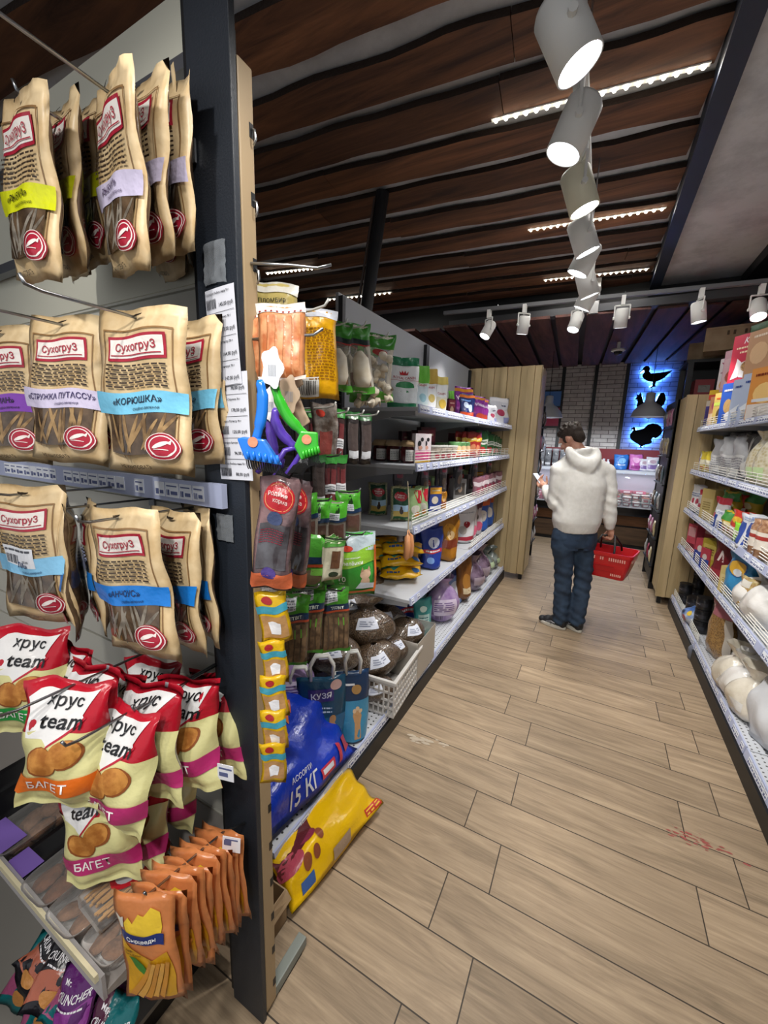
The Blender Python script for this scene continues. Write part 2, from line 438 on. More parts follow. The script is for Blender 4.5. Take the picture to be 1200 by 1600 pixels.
_DES = {}
def design(key, name, shape, base, art=(), hang=None, smooth=None, bevel=0., extra=None, body_part=None, back=None):
    """register how a kind of package is made; shape(seed) -> S, body, res, h"""
    _DES[key] = dict(name=name, shape=shape, base=base, art=art, hang=hang, smooth=smooth, bevel=bevel, extra=extra, body_part=body_part, back=back, made={})
def make_design(key, var=0):
    d = _DES[key]
    if var in d['made']: return copy_tree(d['made'][var])
    S, body, res, h = d['shape'](var)
    root = bpy.data.objects.new(d['name'], None); COL.objects.link(root); root.empty_display_size = .03
    dz = -(d['hang'] if d['hang'] is not None else 0) * h
    S2 = (lambda u, v, side=1: S(u, v, side) + Vector((0, 0, dz)))
    mb = MB(); body(mb)
    mb.v = [(p[0], p[1], p[2] + dz) for p in mb.v]
    sm = res[0] > 1 if d['smooth'] is None else d['smooth']
    base = d['base']
    bmat = film(base) if isinstance(base, str) else base
    mb.build(d['body_part'] or 'body', [bmat, d['back'] or bmat] if max(mb.mi) else bmat, root, smooth=sm, bevel=d['bevel'], weld=sm)
    layer = 0; parts = {}
    arts = d['art'](var) if callable(d['art']) else d['art']
    order = []
    for a in arts:
        k = (a[0], a[1] if isinstance(a[1], str) else a[1].name, len(order) if a[0] in ('panel', 'band') else 0)
        if k not in parts: parts[k] = (a[1], []); order.append(k)
        parts[k][1].append(a[2:])
    for k in order:
        m, its = parts[k]; layer += 1
        am = art_mesh(S2, (res[0], res[1], h), its, .0009 + .00035 * layer + (.0009 if its[0][0] in ('txt', 'lines', 'bars') else 0))
        am.build(k[0], film(m) if isinstance(m, str) else m, root, smooth=res[0] > 1)
    if d['extra']: d['extra'](root, S2, h)
    d['made'][var] = root
    return root
def put(key, loc, rz=0., label='', cat='bag', group=None, rx=0., ry=0., s=1., var=0):
    first = var not in _DES[key]['made']
    o = make_design(key, var)
    if _DES[key]['hang'] is None and not rx: loc = (loc[0], loc[1], loc[2] + .0035 * s)
    o.location = loc; o.rotation_euler = (rx, ry, rz); o.scale = (s, s, s)
    for k in ('label', 'category', 'group'):
        if k in o: del o[k]
    return tag(o, label, cat, group)
ORD = ['first', 'second', 'third', 'fourth', 'fifth', 'sixth', 'seventh', 'eighth', 'ninth', 'tenth', 'eleventh', 'twelfth', 'thirteenth', 'fourteenth', 'fifteenth', 'sixteenth', 'seventeenth', 'eighteenth', 'nineteenth', 'twentieth']
RND = random.Random(7)

# ------------------------------------------------------------------ the setting
def floor_material():
    m = bpy.data.materials.new('wood_look_floor_tiles'); m.use_nodes = True; nt = m.node_tree; b = nt.nodes['Principled BSDF']; L = nt.links.new
    tc = nt.nodes.new('ShaderNodeTexCoord'); mp = nt.nodes.new('ShaderNodeMapping'); mp.inputs['Location'].default_value = (.325, 0, 0)
    L(tc.outputs['Object'], mp.inputs['Vector'])
    br = nt.nodes.new('ShaderNodeTexBrick'); br.offset = .814; br.offset_frequency = 2; br.squash = 1
    br.inputs['Scale'].default_value = 1; br.inputs['Brick Width'].default_value = .822; br.inputs['Row Height'].default_value = .2032
    br.inputs['Mortar Size'].default_value = .0022; br.inputs['Mortar Smooth'].default_value = .1; br.inputs['Bias'].default_value = 0
    br.inputs['Color1'].default_value = (0, 0, 0, 1); br.inputs['Color2'].default_value = (1, 1, 1, 1); br.inputs['Mortar'].default_value = (.5, .5, .5, 1)
    L(mp.outputs['Vector'], br.inputs['Vector'])
    # grain: stretched along the plank, shifted from plank to plank
    sh = nt.nodes.new('ShaderNodeVectorMath'); sh.operation = 'MULTIPLY_ADD'; sh.inputs[1].default_value = (7.3, 11.7, 0)
    L(br.outputs['Color'], sh.inputs[0]); L(tc.outputs['Object'], sh.inputs[2])
    m2 = nt.nodes.new('ShaderNodeMapping'); m2.inputs['Scale'].default_value = (.9, 9, 1); L(sh.outputs['Vector'], m2.inputs['Vector'])
    n = nt.nodes.new('ShaderNodeTexNoise'); n.inputs['Scale'].default_value = 2.2; n.inputs['Detail'].default_value = 9; n.inputs['Roughness'].default_value = .62; n.inputs['Distortion'].default_value = 1.2
    L(m2.outputs['Vector'], n.inputs['Vector'])
    r = nt.nodes.new('ShaderNodeValToRGB'); e = r.color_ramp.elements
    e[0].position = .28; e[0].color = hexc('#82715c') + (1,); e[1].position = .74; e[1].color = hexc('#b9a387') + (1,)
    k = e.new(.5); k.color = hexc('#a08b72') + (1,)
    L(n.outputs['Fac'], r.inputs['Fac'])
    # fine streaks
    m3 = nt.nodes.new('ShaderNodeMapping'); m3.inputs['Scale'].default_value = (4, 90, 1); L(sh.outputs['Vector'], m3.inputs['Vector'])
    n3 = nt.nodes.new('ShaderNodeTexNoise'); n3.inputs['Scale'].default_value = 2.; n3.inputs['Detail'].default_value = 5; L(m3.outputs['Vector'], n3.inputs['Vector'])
    mr = nt.nodes.new('ShaderNodeMapRange'); mr.inputs['To Min'].default_value = .68; mr.inputs['To Max'].default_value = 1.24; L(n3.outputs['Fac'], mr.inputs['Value'])
    sc = nt.nodes.new('ShaderNodeVectorMath'); sc.operation = 'SCALE'; L(r.outputs['Color'], sc.inputs[0]); L(mr.outputs['Result'], sc.inputs['Scale'])
    mr2 = nt.nodes.new('ShaderNodeMapRange'); mr2.inputs['To Min'].default_value = .88; mr2.inputs['To Max'].default_value = 1.08; L(br.outputs['Color'], mr2.inputs['Value'])
    sc2 = nt.nodes.new('ShaderNodeVectorMath'); sc2.operation = 'SCALE'; L(sc.outputs['Vector'], sc2.inputs[0]); L(mr2.outputs['Result'], sc2.inputs['Scale'])
    mx = nt.nodes.new('ShaderNodeMixRGB'); mx.inputs[2].default_value = hexc('#3d342b') + (1,)
    L(br.outputs['Fac'], mx.inputs['Fac']); L(sc2.outputs['Vector'], mx.inputs[1]); L(mx.outputs['Color'], b.inputs['Base Color'])
    b.inputs['Roughness'].default_value = .48; b.inputs['Specular IOR Level'].default_value = .35
    bp = nt.nodes.new('ShaderNodeBump'); bp.inputs['Strength'].default_value = .35; bp.inputs['Distance'].default_value = .002; bp.invert = True
    L(br.outputs['Fac'], bp.inputs['Height']); L(bp.outputs['Normal'], b.inputs['Normal'])
    return m
struct(MB().box(-4.8, 2.9, -2.2, 8.2, -.1, 0).build('floor', floor_material()))

def concrete(name, c1, c2, sc=3.):
    m = bpy.data.materials.new(name); m.use_nodes = True; nt = m.node_tree; b = nt.nodes['Principled BSDF']; L = nt.links.new
    tc = nt.nodes.new('ShaderNodeTexCoord'); n = nt.nodes.new('ShaderNodeTexNoise'); n.inputs['Scale'].default_value = sc; n.inputs['Detail'].default_value = 10; n.inputs['Roughness'].default_value = .7
    L(tc.outputs['Object'], n.inputs['Vector']); r = nt.nodes.new('ShaderNodeValToRGB'); r.color_ramp.elements[0].position = .36; r.color_ramp.elements[1].position = .56
    r.color_ramp.elements[0].color = hexc(c1) + (1,); r.color_ramp.elements[1].color = hexc(c2) + (1,); L(n.outputs['Fac'], r.inputs['Fac']); L(r.outputs['Color'], b.inputs['Base Color'])
    b.inputs['Roughness'].default_value = .85; return m
BLACK = paint('#101114'); DARK = paint('#17181b')
struct(MB().box(-4.8, 2.9, -2.2, 8.2, 3.236, 3.44).build('ceiling', concrete('grey_slab', '#b9b9be', '#d2d2d6', 2.)))
# rough-sawn boards under the slab, running almost across the aisle
WOODC = wood('rough_brown_boards', '#40281e', '#8c5c3d', (.7, 7, 7), .75, '#a67850', True)
def ceiling_boards():
    mb = MB(); r = random.Random(4); dirv = Vector((.9952, .098, 0)); nrm = Vector((-.098, .9952, 0)); s = -1.95
    while s < 5.02:
        w = r.uniform(.2, .245); x = -4.6 - r.uniform(0, 1.2)
        xe = (.262 + .098 * s) / .9952
        while x < xe:
            Lg = min(r.uniform(1.5, 2.6), xe - x)
            if Lg < .12: break
            n = max(3, int(Lg / .12)); t = .03
            lo = [-w / 2 + .022 * noise.noise(Vector((x + Lg * i / n, s * 7, 1)) * 3) for i in range(n + 1)]
            hi = [w / 2 + .022 * noise.noise(Vector((x + Lg * i / n, s * 7, 5)) * 3) for i in range(n + 1)]
            z = 3.2 + r.uniform(-.008, .008)
            def P(i, o, zz):
                q = dirv * (x + (Lg - .004) * i / n) + nrm * (s + o); return (q.x, q.y, zz)
            vs = []
            for i in range(n + 1): vs += [P(i, lo[i], z), P(i, hi[i], z), P(i, hi[i], z + t), P(i, lo[i], z + t)]
            fs = [(0, 1, 2, 3), tuple(4 * n + k for k in (3, 2, 1, 0))]
            for i in range(n):
                a = 4 * i; b = a + 4
                for k in range(4): fs.append((a + k, b + k, b + (k + 1) % 4, a + (k + 1) % 4))
            mb.cur = 0; mb.add(vs, fs[:2] + [f for q, f in enumerate(fs[2:]) if q % 4 == 0]); mb.cur = 1; mb.add(vs, [f for q, f in enumerate(fs[2:]) if q % 4]); x += Lg
        s += w + r.uniform(.075, .125)
    return mb
struct(ceiling_boards().build('trim_1', [WOODC, mat('#25170f', rough=.9, bump=(60., .6))]))
BEAM = paint('#1c2638')
struct(MB().box(.265, .35, -2., 5.05, 3.12, 3.34).build('trim_2', BEAM))                      # dark steel beam beside the boards, reflected blue light put into its colour
struct(MB().box(.35, .99, -2., 5.1, 3.19, 3.34).build('trim_3', concrete('worn_white_plaster', '#c9c9cc', '#e9e9ec', 2.6)))
struct(MB().box(.99, 2.9, -2., 5.1, 3.1, 3.34).build('trim_4', BLACK))
struct(MB().box(-4.7, .265, 4.98, 5.1, 2.98, 3.34).box(.265, 2.9, 5.1, 5.2, 2.98, 3.34).build('trim_5', BLACK))    # dark drop behind the boards
struct(MB().box(-4.7, -3.32, -2., 5.0, 3.05, 3.19).build('trim_6', BLACK))
# lower ceiling over the counter
def soffit():
    mb = MB(); r = random.Random(9)
    a = rad(3.); ca, sa = cos(a), sin(a); x = -4.4
    M = Matrix.Translation((0, 4.75, 0)) @ Matrix.Rotation(a, 4, 'Z')
    while x < 3.2:
        w = r.uniform(.23, .27); y = -.05 + r.uniform(-.03, .05)
        mb.box(x, x + w, y, 3.3, 2.872 + r.uniform(-.006, .006), 2.895, M); x += w + r.uniform(.04, .06)
    return mb
struct(soffit().build('trim_7', wood('dark_red_boards', '#3b2320', '#74473c', (8, .8, 8), .7, '#845548', True)))
struct(MB().box(-4.7, 2.9, 4.9, 8.2, 2.93, 2.97).build('trim_8', BLACK))
struct(MB().box(-4.8, 2.9, 7.6, 7.75, 0, 3.34).build('wall_back', paint('#1a1719')))
struct(MB().box(-4.95, -4.8, -2.2, 8.2, 0, 3.34).build('wall_left', paint('#5a5450')))
struct(MB().box(2.9, 3.05, -2.2, 8.2, 0, 3.34).build('wall_right', paint('#6a625c')))

def bricks(name, c1, c2, mort):
    m = bpy.data.materials.new(name); m.use_nodes = True; nt = m.node_tree; b = nt.nodes['Principled BSDF']; L = nt.links.new
    tc = nt.nodes.new('ShaderNodeTexCoord'); mp = nt.nodes.new('ShaderNodeMapping'); mp.inputs['Rotation'].default_value = (pi / 2, 0, 0)
    L(tc.outputs['Object'], mp.inputs['Vector']); br = nt.nodes.new('ShaderNodeTexBrick'); br.inputs['Scale'].default_value = 1
    br.inputs['Brick Width'].default_value = .21; br.inputs['Row Height'].default_value = .066; br.inputs['Mortar Size'].default_value = .0045; br.inputs['Bias'].default_value = -.1
    br.inputs['Color1'].default_value = hexc(c1) + (1,); br.inputs['Color2'].default_value = hexc(c2) + (1,); br.inputs['Mortar'].default_value = hexc(mort) + (1,)
    L(mp.outputs['Vector'], br.inputs['Vector']); n = nt.nodes.new('ShaderNodeTexNoise'); n.inputs['Scale'].default_value = 14; n.inputs['Detail'].default_value = 6; L(tc.outputs['Object'], n.inputs['Vector'])
    mr = nt.nodes.new('ShaderNodeMapRange'); mr.inputs['To Min'].default_value = .7; mr.inputs['To Max'].default_value = 1.2; L(n.outputs['Fac'], mr.inputs['Value'])
    sc = nt.nodes.new('ShaderNodeVectorMath'); sc.operation = 'SCALE'; L(br.outputs['Color'], sc.inputs[0]); L(mr.outputs['Result'], sc.inputs['Scale']); L(sc.outputs['Vector'], b.inputs['Base Color'])
    bp = nt.nodes.new('ShaderNodeBump'); bp.inputs['Strength'].default_value = .6; bp.inputs['Distance'].default_value = .006; bp.invert = True; L(br.outputs['Fac'], bp.inputs['Height']); L(bp.outputs['Normal'], b.inputs['Normal'])
    b.inputs['Roughness'].default_value = .8; return m
BRK = bricks('pale_grey_bricks', '#dbd6d3', '#c4bdbb', '#726a6a')
XS = [-1.1, -.655, -.17, .267]
for i in range(3):
    struct(MB().box(XS[i] + .025, XS[i + 1] - .025, 7.56, 7.6, 1.53, 2.9).build('wall_back', BRK))
struct(MB().box(.29, .965, 7.56, 7.6, 1.53, 2.9).build('wall_back', bricks('blue_lit_bricks', '#9aa6c8', '#8590b2', '#4a5272')))  # blue wash of the sign backlights put into the brick colour
fr = MB()
for x in XS[1:] + [.99]: fr.box(x - .026, x + .026, 7.535, 7.6, 1.5, 2.92)
fr.box(-1.1, 1.0, 7.535, 7.6, 1.46, 1.53)
struct(fr.build('trim_9', BLACK))

# ---- backlit bird signs
def sil(name, label, pts, x0, z0, w, h, glow):
    t = thing(name, label, 'sign', (x0 + w / 2, 7.56, z0))
    P = [((p[0] - .5) * w, p[1] * h) for p in pts]
    MB().prism(P, .012, 'y', -.062).build('silhouette', mat('#08090d', rough=.9, spec=.1), t, clean=True)
    cx = sum(p[0] for p in P) / len(P); cz = sum(p[1] for p in P) / len(P)
    MB().prism([(cx + (p[0] - cx) * .93, cz + (p[1] - cz) * .93) for p in P], .006, 'y', -.034).build('backlight', emis('blue_backlight', '#5f9cff', glow), t, clean=True)
    for s in (-.15, .12): MB().tube([(cx + s * w, -.052, cz), (cx + s * w, 0, cz)], .006, 6).build('standoff', DARK, t)
DUCK = [(0, .72), (.06, .78), (.1, .9), (.17, .97), (.26, .95), (.31, .86), (.31, .72), (.36, .65), (.5, .66), (.66, .67), (.82, .7), (1, .74), (.97, .68), (.88, .58), (.8, .46), (.68, .36), (.56, .3), (.54, .18), (.57, .1), (.5, .1), (.42, .04), (.36, .07), (.44, .13), (.47, .2), (.44, .3), (.3, .34), (.18, .42), (.11, .52), (.1, .62), (.16, .72), (.13, .79), (.08, .76), (.02, .69)]
HEN = [(0, .74), (.05, .84), (.03, .93), (.1, .9), (.15, 1), (.2, .9), (.24, .78), (.3, .62), (.45, .55), (.6, .56), (.7, .66), (.74, .82), (.8, .95), (.9, .97), (.97, .86), (1, .7), (.97, .52), (.88, .42), (.8, .3), (.62, .2), (.56, .05), (.62, 0), (.46, 0), (.5, .1), (.46, .2), (.28, .22), (.14, .34), (.08, .5), (.1, .64), (.07, .7)]
TURK = [(.03, .78), (.1, .86), (.16, .83), (.18, .72), (.28, .74), (.42, .8), (.52, .94), (.66, 1), (.82, .97), (.93, .88), (1, .72), (.97, .58), (.9, .48), (.82, .42), (.74, .44), (.7, .36), (.74, .26), (.66, .18), (.52, .15), (.44, .08), (.48, .02), (.36, .03), (.38, .1), (.34, .15), (.2, .24), (.08, .34), (.02, .46), (.02, .56), (.08, .66), (.1, .74), (.06, .74)]
sil('duck_sign', 'black duck silhouette sign with a blue glow, topmost of the three birds', DUCK, .42, 2.47, .42, .36, 45.)
sil('hen_sign', 'black hen silhouette sign with a blue glow, half behind the pendant lamp', HEN, .41, 2.03, .40, .4, 45.)
sil('turkey_sign', 'black turkey silhouette sign with a blue glow, lowest of the three birds', TURK, .40, 1.57, .43, .39, 45.)

# ---- track lights
WHITEM = paint('#f1f1ee'); CREAM = paint('#efebd2'); RAILM = {}
def spot_head(label, loc, aim, power, lit=True, cream=False, r=.055, L=.15, group=None, size=62):
    t = thing('spotlight', label, 'light', loc, 0, group)
    d = (Vector(aim) - Vector(loc)).normalized(); q = d.to_track_quat('-Z', 'Y').to_matrix().to_4x4()
    body = MB(); body.lathe([(r * .2, L / 2), (r * .86, L / 2), (r, L / 2 - .012), (r, -L / 2), (r * .93, -L / 2), (r * .9, -L / 2 + .014)], 28)
    o = body.build('housing', CREAM if cream else WHITEM, t, smooth=False); o.matrix_local = q
    for p in o.data.polygons: p.use_smooth = True
    ln = MB().lathe([(.0001, 0), (r * .91, 0)], 28).build('lens', emis('spot_lens', '#f4f8ff', 30. if lit else .6), t); ln.matrix_local = q @ Matrix.Translation((0, 0, -L / 2 + .012)) @ Matrix.Rotation(pi, 4, 'X')
    yk = MB(); a = q.to_3x3() @ Vector((1, 0, 0)); a.z = 0; a.normalize()
    for s in (-1, 1): yk.tube([a * s * (r + .004), a * s * (r + .006) + Vector((0, 0, .10))], .006, 6); yk.tube([a * s * (r - .002), a * s * (r + .014)], .011, 8)
    yk.tube([a * -(r + .006) + Vector((0, 0, .10)), a * (r + .006) + Vector((0, 0, .10))], .006, 6)
    yk.build('yoke', WHITEM, t)
    MB().box(-.015, .015, -.03, .03, .10, .172).build('track_adapter', WHITEM, t)
    if lit and power:
        spot(Vector(loc) + d * (L / 2 + .02), aim, power, size)
    return t
def track(name, label, a, b, z):
    t = thing(name, label, 'rail', ((a[0] + b[0]) / 2, (a[1] + b[1]) / 2, z)); A = Vector((a[0] - b[0], a[1] - b[1], 0)) / 2
    m = MB(); ang = math.atan2(A.y, A.x); M = Matrix.Rotation(ang, 4, 'Z'); m.box(-A.length, A.length, -.018, .018, 0, .03, M); m.build('profile', WHITEM if a[1] < 3.9 else paint('#6d6e72'), t)
    n = max(2, int(A.length * 2 / 1.4) + 1)
    for i in range(n):
        p = -A + A * 2 * ((i + .5) / n); MB().tube([(p.x, p.y, .03), (p.x, p.y, 3.2 - z if a[1] < 3.9 else 2.87 - z)], .004, 6).build('suspension_wire', steel(), t)
track('track_rail', 'white lighting rail hanging over the aisle floor', (-.178, -1.2), (-.178, 3.4), 2.742)
for i, (y, aim, pw) in enumerate(AISLE_SPOTS):
    nm = ['largest and first, lens blazing', 'second and tilted to the pet shelves', 'third in line, cream body', 'fourth in line', 'fifth in line', 'sixth in line', 'last and smallest of the line'][i]
    spot_head('white cylinder spotlight on the aisle rail, ' + nm, (-.178, y, 2.57), aim, pw * LK, True, i == 2, group='spotlights on the aisle rail')
track('track_rail', 'white lighting rail crossing the ceiling in front of the lower red boards', (-1.5, 3.98), (1.6, 4.22), 2.825)
for i, (x, y, aim, pw) in enumerate(BACK_SPOTS):
    nm = ['slim and turned away, at the wall end', 'unlit, second along the rail', 'lit one facing the camera', 'white and tilted, beside the cable duct', 'upright, above the dome camera', 'hanging below the white plaster'][i]
    spot_head('white spotlight on the cross rail, ' + nm, (x, y, 2.65), aim, pw * LK, True, False, .05, .15, 'spotlights on the cross rail', 66)
spot_head('white spotlight on the cross rail, lit, past the plaster panel', (1.35, 4.2, 2.65), (1.2, 3.6, 1), 20 * LK, True, False, .05, .15, 'spotlights on the cross rail', 66)
for loc, aim, pw in FILL_SPOTS:                                   # fill lights added out of the frame, no fittings modelled
    spot(Vector(loc), aim, pw * LK, 80)
def led_strip(label, a, b, z, n):
    t = thing('led_strip', label, 'light', (a[0], a[1], z)); v = Vector((b[0] - a[0], b[1] - a[1], 0)); ang = math.atan2(v.y, v.x); M = Matrix.Rotation(ang, 4, 'Z')
    MB().box(0, v.length, -.012, .012, 0, .008, M).build('backing', WHITEM, t)
    me = None
    for i in range(n):
        p = v * ((i + .5) / n)
        if me is None:
            o = MB().ball((0, 0, 0), .0095, .0095, .008, 8, 6).build('led', emis('led_dot', '#fff3dc', 16.), t, smooth=True); me = o
        else:
            o = me.copy(); COL.objects.link(o); _KIDS[t.name].append(o)
        o.location = (p.x, p.y, -.006)
    c = (Vector((a[0], a[1], 0)) + v / 2); area((c.x, c.y, z - .03), (c.x, c.y, 0), 7 * LK, v.length, .04).rotation_euler = (0, 0, ang)
led_strip('dotted warm led strip under the boards, brightest and longest of the three', (-.66, 2.28), (.235, 2.375), 3.19, 19)
led_strip('dotted warm led strip under the boards, between two others beside the beam', (-.66, 3.445), (.22, 3.53), 3.19, 19)
led_strip('dotted warm led strip under the boards, shortest looking, above the cross rail', (-.67, 4.49), (.22, 4.59), 3.19, 19)
led_strip('short warm led strip low behind the pet treats', (-3.12, 3.23), (-2.6, 3.33), 3.19, 12)
led_strip('short warm led strip behind the black leaning pole', (-3.0, 4.1), (-2.2, 4.19), 3.19, 14)

# ---- ceiling clutter
pl = thing('support_pole', 'black leaning steel pole rising behind the pet shelving', 'pole', (-1.62, 2.55, 0))
A = Vector((-.265, -.05, 0)); B = Vector((.174, .03, 3.2)); MB().tube([A, B], .045, 16).build('pipe', paint('#191b1f'), pl, smooth=True)
MB().tube([A + Vector((-.1, 0, .4)), A.lerp(B, .7) + Vector((-.06, -.03, 0)), B + Vector((-.03, -.05, -.05))], .008, 6).build('cable', paint('#2a1d18'), pl)
dc = thing('dome_camera', 'small white dome camera on a short stem under the red boards', 'camera', (.076, 6.0, 2.79))
MB().tube([(0, 0, 0), (0, 0, .085)], .02, 10).build('stem', WHITEM, dc)
MB().lathe([(.03, 0.01), (.075, 0), (.08, -.02), (.06, -.03)], 20).build('cover', WHITEM, dc)
MB().ball((0, 0, -.03), .05, .05, .045, 16, 10).build('dome', mat('#2b2d31', rough=.1), dc, smooth=True)
MB().ball((0, -.045, -.045), .014).build('lens', mat('#060608', rough=.1), dc, smooth=True)
def pendant(label, loc):
    t = thing('pendant_lamp', label, 'lamp', loc)
    pr = [(.03, .30), (.052, .29), (.055, .2), (.07, .17), (.12, .135), (.17, .075), (.195, .0), (.2, -.006), (.188, 0), (.163, .07), (.11, .125)]
    MB().lathe(pr, 32).build('shade', mat('#c3c6cb', rough=.35, metal=.15), t, smooth=True)
    MB().ball((0, 0, .06), .045, n=14, m=10).build('bulb', emis('pendant_bulb', '#dfe9ff', 9.), t, smooth=True)
    MB().tube([(0, 0, .29), (0, 0, 2.87 - loc[2])], .004, 6).build('cord', BLACK, t)
    spot((loc[0], loc[1], loc[2] - .02), (loc[0], loc[1] + .5, 0), 60 * LK, 155, col=(.9, .95, 1))
pendant('grey bell pendant lamp hanging in front of the hen sign', (.51, 6.25, 1.985))
pendant('grey bell pendant lamp hanging by the television behind the slatted panel', (-.70, 6.25, 1.975))
tv = thing('television', 'small dark screen on the brick wall behind the pendant lamp', 'screen', (-.86, 7.5, 1.875))
MB().box(-.12, .22, 0, .05, 0, .62).build('housing', BLACK, tv, bevel=.006)
MB().box(-.1, .2, -.004, 0, .36, .6).build('screen', emis('tv_picture', '#22395c', .35), tv)
MB().box(-.1, .2, -.004, 0, .03, .33).build('lower_screen', emis('tv_picture_red', '#5f1a2c', .5), tv)
dk = thing('air_duct', 'white capsule shaped air unit at the top edge, beside the beam', 'duct', (.17, 1.35, 2.9))
MB().tube([(-.06, .0, 0), (.14, .08, 0)], .035, 16).build('body', WHITEM, dk, smooth=False)
cd = thing('cable_duct', 'grey cable tray running along the dark ceiling drop', 'tray', (-.3, 4.75, 2.9))
MB().box(-1.4, 1.9, -.06, .06, .0, .07).build('tray', paint('#3c3d40'), cd)
MB().box(.06, .14, -.09, .02, -.02, .3).build('drop', paint('#8c8c8c'), cd)

# ------------------------------------------------------------------ shelving
GREYM = paint('#8a8c90'); LIGHTM = paint('#b9bcc2'); RAIL = mat('#b4bcda', rough=.35); TICK = paper('#e8ebf2'); TICKD = paper('#59628c')
def perforated():
    m = bpy.data.materials.new('perforated_white_steel'); m.use_nodes = True; nt = m.node_tree; b = nt.nodes['Principled BSDF']; L = nt.links.new
    tc = nt.nodes.new('ShaderNodeTexCoord'); v = nt.nodes.new('ShaderNodeTexVoronoi'); v.inputs['Scale'].default_value = 36; v.inputs['Randomness'].default_value = 0.
    L(tc.outputs['Object'], v.inputs['Vector']); r = nt.nodes.new('ShaderNodeValToRGB'); r.color_ramp.interpolation = 'CONSTANT'
    r.color_ramp.elements[0].color = (.03, .03, .03, 1); r.color_ramp.elements[1].color = hexc('#c9ccd2') + (1,); r.color_ramp.elements[1].position = .17
    v.feature = 'F1'; mp = nt.nodes.new('ShaderNodeMapping'); mp.inputs['Scale'].default_value = (1, 1, 0); L(tc.outputs['Object'], mp.inputs['Vector']); L(mp.outputs['Vector'], v.inputs['Vector'])
    L(v.outputs['Distance'], r.inputs['Fac']); L(r.outputs['Color'], b.inputs['Base Color']); b.inputs['Roughness'].default_value = .4; return m
PERF = perforated()
def tickets(n, L, seed):
    """price tickets standing in a rail: white cards with dark codes, along +y, front facing +x"""
    r = random.Random(seed); mb = MB(); y = .01
    while y < L - .05:
        w = r.choice([.04, .04, .045, .05]); mb.cur = 0
        if r.random() < .8:
            mb.box(0, .0012, y, y + w - .004, -.016, .017); mb.cur = 1
            for k in range(3): mb.box(.0012, .0018, y + .004 + k * .004, y + .0055 + k * .004 + r.uniform(0, .002), -.012, .001)
            mb.box(.0012, .0018, y + .019, y + w - .008, -.01, -.002)
            if r.random() < .7: mb.box(.0012, .0018, y + .004, y + w - .01, .008, .011)
        y += w
    return mb
def shelf_part(root, side, x0, x1, y0, y1, z, name='shelf', wire=True, base=False, seed=0):
    """x0 back, x1 front edge; side +1: front faces +x, -1: front faces -x"""
    s = MB(); s.box(min(x0, x1), max(x0, x1), y0, y1, z - .022, z)
    p = s.build(name, PERF if base else LIGHTM, root, bevel=.003)
    rb = MB(); rb.prism([(x1, z - .032), (x1 + side * .012, z - .03), (x1 + side * .004, z + .014), (x1 - side * .004, z + .014)], y1 - y0 - .004, 'y', y0 + .002)
    rail = rb.build('price_rail', RAIL, p, clean=True)
    tk = tickets(0, y1 - y0, seed).build('ticket_print', [TICK, TICKD], p)
    tk['kind'] = 'stuff'
    tk.matrix_local = (Matrix.Translation((x1 + side * .0095, y0 if side > 0 else y1, z - .008)) @ Matrix.Rotation(0 if side > 0 else pi, 4, 'Z') @ Matrix.Rotation(-.18, 4, 'Y'))
    if wire:
        w = MB(); xf = x1 - side * .012; top = z + .078
        for zz in (z + .026, z + .043, z + .06, top): w.tube([(xf, y0 + .01, zz), (xf, y1 - .01, zz)], .0027, 6)
        n = int((y1 - y0) / .19)
        for i in range(n + 1):
            yy = y0 + .01 + (y1 - y0 - .02) * i / n; w.tube([(xf, yy, z), (xf, yy, top)], .0018, 5)
        w.build('wire_guard', paint('#eceae2'), p)
    # side bracket with the swept lower edge
    for yy in (y0 + .001, y1 - .004):
        b = MB(); X = lambda t: x0 + (x1 - x0) * t
        b.prism([(X(.02), z - .022), (X(.97), z - .022), (X(.97), z - .045), (X(.7), z - .055), (X(.35), z - .085), (X(.02), z - .13)], .003, 'y', yy)
        b.build('bracket', GREYM, p, clean=True)
    return p
def bay(label, side, xb, xf, xbase, y0, y1, zs, ztop, back='#8f9195', wires=(), base_z=.13, posts=True, seed=0):
    t = thing('shelving_bay', label, 'shelving', ((xb + xf) / 2, (y0 + y1) / 2, 0)); O = t.location.copy()
    ox, oy = O.x, O.y
    MB().box(min(xb, xb - side * .02) - ox, max(xb, xb - side * .02) - ox, y0 - oy, y1 - oy, .02, ztop).build('back_panel', mat(back, rough=.6), t)
    for yy in (y0, y1 - .03):
        MB().box(min(xb, xb + side * .03) - ox, max(xb, xb + side * .03) - ox, yy - oy, yy + .03 - oy, 0, ztop - .02).build('upright', DARK, t)
    for i, z in enumerate(zs):
        shelf_part(t, side, xb + side * .02 - ox, xf - ox, y0 + .004 - oy, y1 - .004 - oy, z, wire=i in wires, seed=seed + i)
    shelf_part(t, side, xb + side * .02 - ox, xbase - ox, y0 + .004 - oy, y1 - .004 - oy, base_z, name='base_shelf', wire=(9 in wires), base=True, seed=seed + 9)
    MB().box(min(xb, xbase + side * .022) - ox, max(xb, xbase + side * .022) - ox, y0 - oy, y1 - oy, 0, base_z - .034).build('kick_plate', BLACK, t)
    return t
XB, XF, XBS = -1.43, -.90, -.86
ZL = (1.78, 1.455, 1.09, .65)
bay('pet food shelving bay of grey steel, its shelves ending beside the treat pegs', 1, XB, XF, XBS, 2.06, 3.38, ZL, 2.43, wires=(1, 2), seed=1)
bay('pet food shelving bay of grey steel against the slatted wooden panel', 1, XB, XF, XBS, 3.38, 4.72, ZL, 2.43, wires=(1, 2, 3), seed=30)
